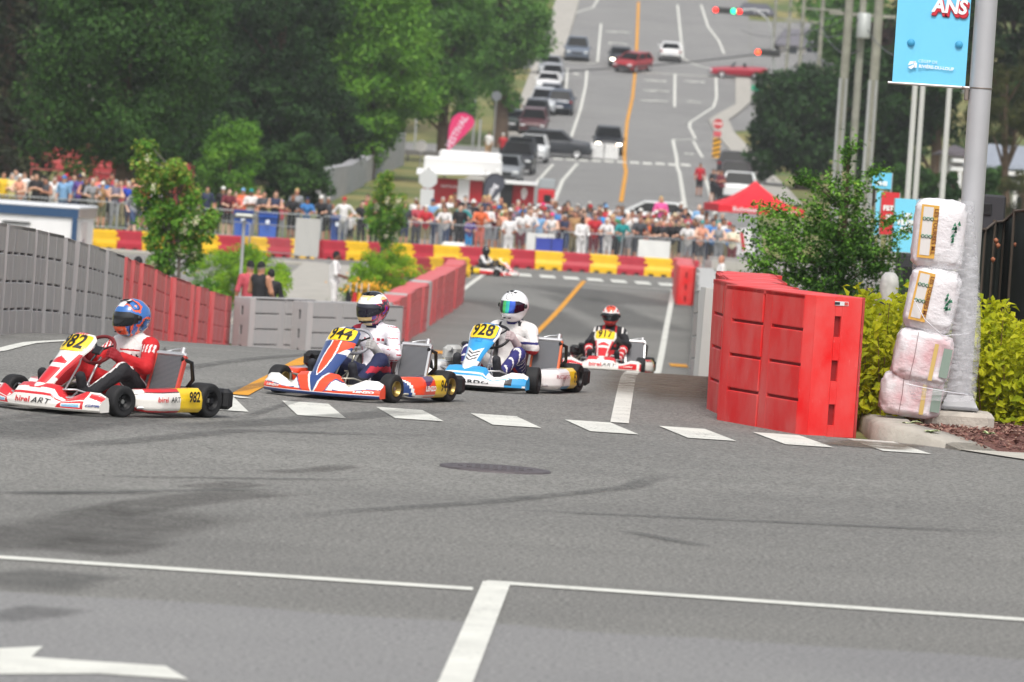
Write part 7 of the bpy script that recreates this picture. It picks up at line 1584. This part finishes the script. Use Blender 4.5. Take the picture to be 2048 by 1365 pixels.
def bag(label, px, py, w_, h, tilt, pk, art, seed, dy=0):
    d = 47.25 + dy; c = at(px, py, d); t = thing('soil_bag', label, 'bag', c, 0, 'bags strapped to the pole'); t.rotation_euler = (0, R(tilt), 0); rg = np.random.RandomState(seed)
    W, Dp, Hh = w_ / 2, .17, h / 2; mb = MB(); n, k = 40, 30
    rws = []
    for j in range(k + 1):
        e = -math.pi / 2 + math.pi * j / k; rw = []
        for i in range(n):
            q = 2 * math.pi * i / n; f = lambda v, p_: math.copysign(abs(v) ** p_, v)
            x, y, z = f(math.cos(q), .45) * f(math.cos(e), .38), f(math.sin(q), .55) * f(math.cos(e), .38), f(math.sin(e), .42)
            wr = .018 * mn.noise(Vector((x * 3 + seed, y * 3, z * 3.5))) + .008 * mn.noise(Vector((x * 9, y * 9, z * 12 + seed))); rw.append((x * (W + wr), y * (Dp + wr), z * (Hh + wr * .7)))
        rws.append(rw)
    mb.grid(rws, 0, True, True); part('sack', mb, bagm('d8d4d4', pk), t)
    yf = -Dp - .012
    def card(x0, x1, z0, z1, m_, nm, off=0):
        q = MB(); q.grid([[(x0 + (x1 - x0) * i / 6, yf - off + .012 * abs(2 * ((x0 + (x1 - x0) * i / 6) / W)) ** 3 * .3, z0 + (z1 - z0) * j / 6) for i in range(7)] for j in range(7)]); q.grid([[(x0 + (x1 - x0) * i / 6, yf - off + .004, z0 + (z1 - z0) * j / 6) for i in range(7)] for j in range(7)], flip=True); part(nm, q, m_, t)
    if art == 1:
        card(-W * .82, -W * .15, -Hh * .72, Hh * .80, mat('d6a448', .5), 'orange_label'); card(-W * .74, -W * .36, -Hh * .64, Hh * .74, mat('d4d0cc', .5), 'white_label', .003)
        text_mesh('LES TOURBES M.L', h * .085, mat('7a4420', .6), t, Matrix.Translation((-W * .24, yf - .006, Hh * .05)) @ Matrix.Rotation(R(90), 4, 'X') @ Matrix.Rotation(R(-90), 4, 'Z'), 'lettering', .0005, .001)
        g_ = mat('2c7a58', .6)
        for zz in (.40, -.10):
            for kk in range(3): q = MB(); q.lathe([(.010, -.001), (.016, -.002), (.010, -.003)], (-W * .68 + kk * .032, yf - .004, Hh * zz), 12, 'Y'); part('green_mark', q, g_, t)
        q = MB()
        for kk in range(14): xx, z_ = W * .58 + rg.uniform(-.03, .03), Hh * (.1 + rg.uniform(-.3, .28)); q.add([(xx - .012, yf - .003, z_ - .014), (xx + .014, yf - .003, z_ - .008), (xx + .004, yf - .003, z_ + .02)], [(0, 1, 2)])
        part('green_print', q, g_, t)
    else:
        card(W * .28, W * .42, -Hh * .8, Hh * .6, mat('cdb068', .5), 'orange_label'); card(W * .62, W * .92, -Hh * .6, Hh * .5, mat('84968a', .6), 'green_label')
        q = MB(); q.tube([(-W * .35, yf + .008, -Hh * .9), (-W * .33, yf + .004, 0), (-W * .36, yf + .008, Hh * .9)], .0025, 5); part('seam', q, mat('8c6a6c', .7), t)
    return t
bag('upright white bag at the top of the stack, orange label facing the road', 1878, 468, .43, .58, 2, .06, 1, 1); bag('second white bag from the top, leaning left against the pole', 1864, 600, .42, .54, 9, .08, 1, 2)
bag('square pink-stained bag, third from the top, bulging to the left', 1845, 714, .48, .44, 8, .65, 2, 3); bag('lowest pink-stained bag resting on the mulch', 1822, 790, .52, .36, 5, .65, 2, 4, .05)
# cling film round pole and bags
M_film = mat('e6e6ea', .18, key='film'); n_, l_, b_ = nodes(M_film); tc = n_.new('ShaderNodeTexCoord'); nz = noise_node(n_, l_, 8, 8, (1, 1, 4), .7); rr_f = ramp(n_, l_, nz.outputs[0], [(.36, (.04,) * 3), (.56, (.34,) * 3), (.72, (.66,) * 3)]); l_.new(rr_f.outputs[0], b_.inputs['Alpha'])
bp = n_.new('ShaderNodeBump'); bp.inputs['Strength'].default_value = .6; bp.inputs['Distance'].default_value = .01; l_.new(nz.outputs[0], bp.inputs['Height']); l_.new(bp.outputs[0], b_.inputs['Normal'])
lev = [(398, 1836, 1925), (470, 1830, 1928), (540, 1828, 1936), (575, 1826, 1936), (640, 1812, 1938), (700, 1790, 1937), (760, 1784, 1930), (785, 1790, 1930), (812, 1800, 1925)]
rws = []
for j in range(33):
    py = 400 + 400 * j / 32; xl = np.interp(py, [a[0] for a in lev], [a[1] for a in lev]) - 3; xr = np.interp(py, [a[0] for a in lev], [a[2] for a in lev]) + 24; A, B = at(xl, py, 47.3), at(xr, py, 47.3); cxm = (A.x + B.x) / 2; hw = (B.x - A.x) / 2; rw = []
    for i in range(36):
        q = 2 * math.pi * i / 36; c_, s_ = math.cos(q), math.sin(q); rw.append((cxm + hw * math.copysign(abs(c_) ** .7, c_) * (1 + .01 * math.sin(j * 1.3 + i)), 47.32 + (.215 if c_ < .4 else .17) * math.copysign(abs(s_) ** .8, s_) - (0 if c_ > -.3 else 0), (A.z + B.z) / 2 - (cxm - (A.x + B.x) / 2)))
    rws.append(rw)
mb = MB(); mb.grid(rws, 0, True, True)
tag(part('cling_film', mb, M_film), 'crinkled clear plastic film wrapped round the bags and the pole', 'plastic film')
mb = MB()
for pts in ([(1828, 600, 47.02), (1850, 640, 47.0), (1885, 672, 47.05), (1938, 668, 47.2)], [(1812, 768, 47.0), (1850, 776, 46.98), (1900, 785, 47.05), (1936, 790, 47.2)]):
    Q = [at(*q) for q in pts]; mb.tube([Q[0].lerp(Q[1], .5), Q[0]][::-1] + Q[1:], .004, 5)
tag(part('twisted_film_strands', mb, mat('e8e8ec', .3)), 'twisted white strands of film crossing the bags diagonally', 'film strands')
# ------------------------------------------------------------------ dark mesh fence, speakers, banners on the right
M_mesh = mat('1e2622', .8, noise=.2, nscale=6)
fx = [(1938, 53.0, 470), (1957, 53.2, 458), (1970, 53.5, 462), (1990, 54, 446), (2010, 54.3, 444), (2030, 53.6, 424), (2080, 52.6, 418)]
t = thing('mesh_fence', 'dark green mesh privacy fence on grey posts at the right edge', 'fence', gp(1990, 53.8)); o = Vector(t.location); mb, ms = MB(), MB(); rw, rb2 = [], []
for i in range(len(fx) - 1):
    for k in range(6):
        f = k / 6; px, d, py = [fx[i][q] + (fx[i + 1][q] - fx[i][q]) * f for q in range(3)]; A = at(px, py, d + .05 * math.sin(k * 2 + i)); z0 = H(A.x, d); rw.append([(A.x - o.x, A.y - o.y, z0 - o.z + (A.z - z0) * j / 8) for j in range(9)]); rb2.append([(q[0], q[1] + .02, q[2]) for q in rw[-1]])
mb.grid(rw); mb.grid(rb2, flip=True); part('mesh', mb, M_mesh, t)
for i, (px, d, py) in enumerate(fx):
    A = at(px, py - 6, d - .05); ms.tube([(A.x - o.x, A.y - o.y, H(A.x, d) - o.z), (A.x - o.x, A.y - o.y, A.z - o.z)], .018, 6)
    if i: B = at(fx[i - 1][0], fx[i - 1][2] - 1, fx[i - 1][1] - .05); A2 = at(px, py - 1, d - .05); ms.tube([B - o, A2 - o], .013, 6); 
part('posts', ms, mat('5c5248', .7, metal=.3), t)
mb = MB()
for px, py in ((1992, 482), (1996, 492), (1986, 520), (2032, 490)): A = at(px, py, 53.5) - o; mb.lathe([(0, -.03), (.02, -.01), (.025, .01), (0, .03)], A, 8)
part('ties', mb, mat('a86a4c', .7), t)
def speaker(label, px, d, ytop, w_, h, dp=.5):
    c = at(px, ytop, d); z0 = c.z - h; t = thing('loudspeaker', label, 'speaker', (c.x, d, z0)); mb = MB(); mb.box((0, dp / 2, h / 2), (w_, dp, h), bev=.02); part('cabinet', mb, mat('222225', .6), t); mb = MB(); mb.box((0, -.012, h / 2), (w_ * .92, .03, h * .94), bev=.008); part('grille', mb, mat('343438', .8), t); mb = MB(); mb.box((-w_ * .1, -.035, h * .62), (w_ * .35, .02, h * .30), bev=.006); part('badge', mb, mat('141416', .4), t)
    mb = MB(); g_ = H(c.x, d); mb.tube([(0, dp / 2, 0), (0, dp / 2, g_ - z0)], .03, 8)
    for q in range(3): mb.tube([(0, dp / 2, g_ - z0 + .7), (.4 * math.cos(q * 2.1), dp / 2 + .4 * math.sin(q * 2.1), g_ - z0)], .015, 6)
    part('stand', mb, M_blk, t)
speaker('large black loudspeaker behind the mesh fence right of the grey pole', 1980, 62, 390, .36, .42); speaker('black loudspeaker under the blue banner behind the yellow-green shrub', 1822, 78, 508, .34, .75)
def vinyl(label, px, d, ytop, ybot, w_, c_, txt, tc_, sz, rz=0):
    c = at(px, (ytop + ybot) / 2, d); h = hz(px, ytop, d) - hz(px, ybot, d); g_ = H(c.x, d); t = thing('vinyl_banner', label, 'banner', (c.x, d, g_), R(rz)); zc = c.z - g_; mb = MB(); mb.box((0, 0, zc), (w_, .02, h)); part('sheet', mb, mat(c_, .6, bump=.1, bscale=3), t); mb = MB()
    for s in (-1, 1): mb.tube([(s * w_ / 2, .03, 0), (s * w_ / 2, .03, zc + h / 2)], .02, 6)
    part('posts', mb, M_galv, t)
    for i, (tx, dz) in enumerate(txt): text_mesh(tx, sz, mat(tc_, .6), t, flatT(0, -.02, zc + dz), 'lettering', .002, .008)
vinyl('light blue standing banner with white lettering left of the stacked bags', 1812, 84, 398, 505, .36, '7ad2f0', [('LES', .14), ('FETES', .04), ('ANS', -.06)], 'f0f4f6', .10); vinyl('red standing banner with white lettering behind the layered green tree', 1779, 88, 385, 470, .27, 'd03038', [('FETE', .08), ('25', -.06)], 'f0e8e8', .10)
vinyl('narrow light blue banner at the top right edge of the layered tree', 1764, 92, 345, 378, .31, '6cc8ea', [('ANS', -.05)], 'e8f4f8', .09); vinyl('lower light blue strip banner beside the red one', 1757, 90, 382, 470, .10, '7ad2f0', [], 'ffffff', .1)
# white hooded machine behind the shrub
p = at(1779, 566, 68); mb = MB(); mb.lathe([(0, .13), (.06, .12), (.10, .07), (.115, -.04), (.10, -.22)], (0, 0, 0), 18); mb.box((0, 0, -.6), (.18, .18, .8), 1)
o = part('covered_machine', mb, [mat('b4b4b0', .8, noise=.2, nscale=12), mat('2a2a2c', .7)], None, loc=p); tag(o, 'small white rounded cover behind the left yellow-green shrub', 'cover')
# flags leaning on the left barriers, road furniture behind the white-suited driver
for i, (px, c_, lb) in enumerate(((690, '1c1c20', 'furled black flag leaning by the official in white'), (702, 'c82c30', 'furled red flag between the black and yellow ones'), (712, 'e8b020', 'furled yellow flag beside the helmet of the white-suited driver'), (726, '2c58a8', 'furled blue and white flag, rightmost of the leaning flags'))):
    p = gp(px, 124); t = thing('furled_flag', lb, 'flag', p, 0, 'race flags leaning on the barriers'); mb = MB(); rg = np.random.RandomState(i)
    mb.grid([[(.11 * math.cos(2 * math.pi * a / 14) * (1.2 - b / 8) * (1 + .25 * math.sin(a * 2.6)), .06 * math.sin(2 * math.pi * a / 14), .45 + .12 * b) for a in range(14)] for b in range(8)], 0, True, True); part('cloth', mb, mat(c_, .8), t); mb = MB(); mb.tube([(0, 0, 0), (.03, 0, 1.5)], .012, 6); part('stick', mb, mat('c8c8c4', .5), t)
# ------------------------------------------------------------------ haze in the air
HZ = MB(); HZ.box((0, 480, 39), (900, 1010, 110)); hm = bpy.data.materials.new('haze'); hm.use_nodes = True; n_ = hm.node_tree; n_.nodes.remove(n_.nodes['Principled BSDF']); v = n_.nodes.new('ShaderNodeVolumePrincipled'); v.inputs['Color'].default_value = (.93, .95, .97, 1); v.inputs['Density'].default_value = HAZE; n_.links.new(v.outputs[0], n_.nodes['Material Output'].inputs['Volume'])
tag(part('haze', HZ, hm), kind='stuff')
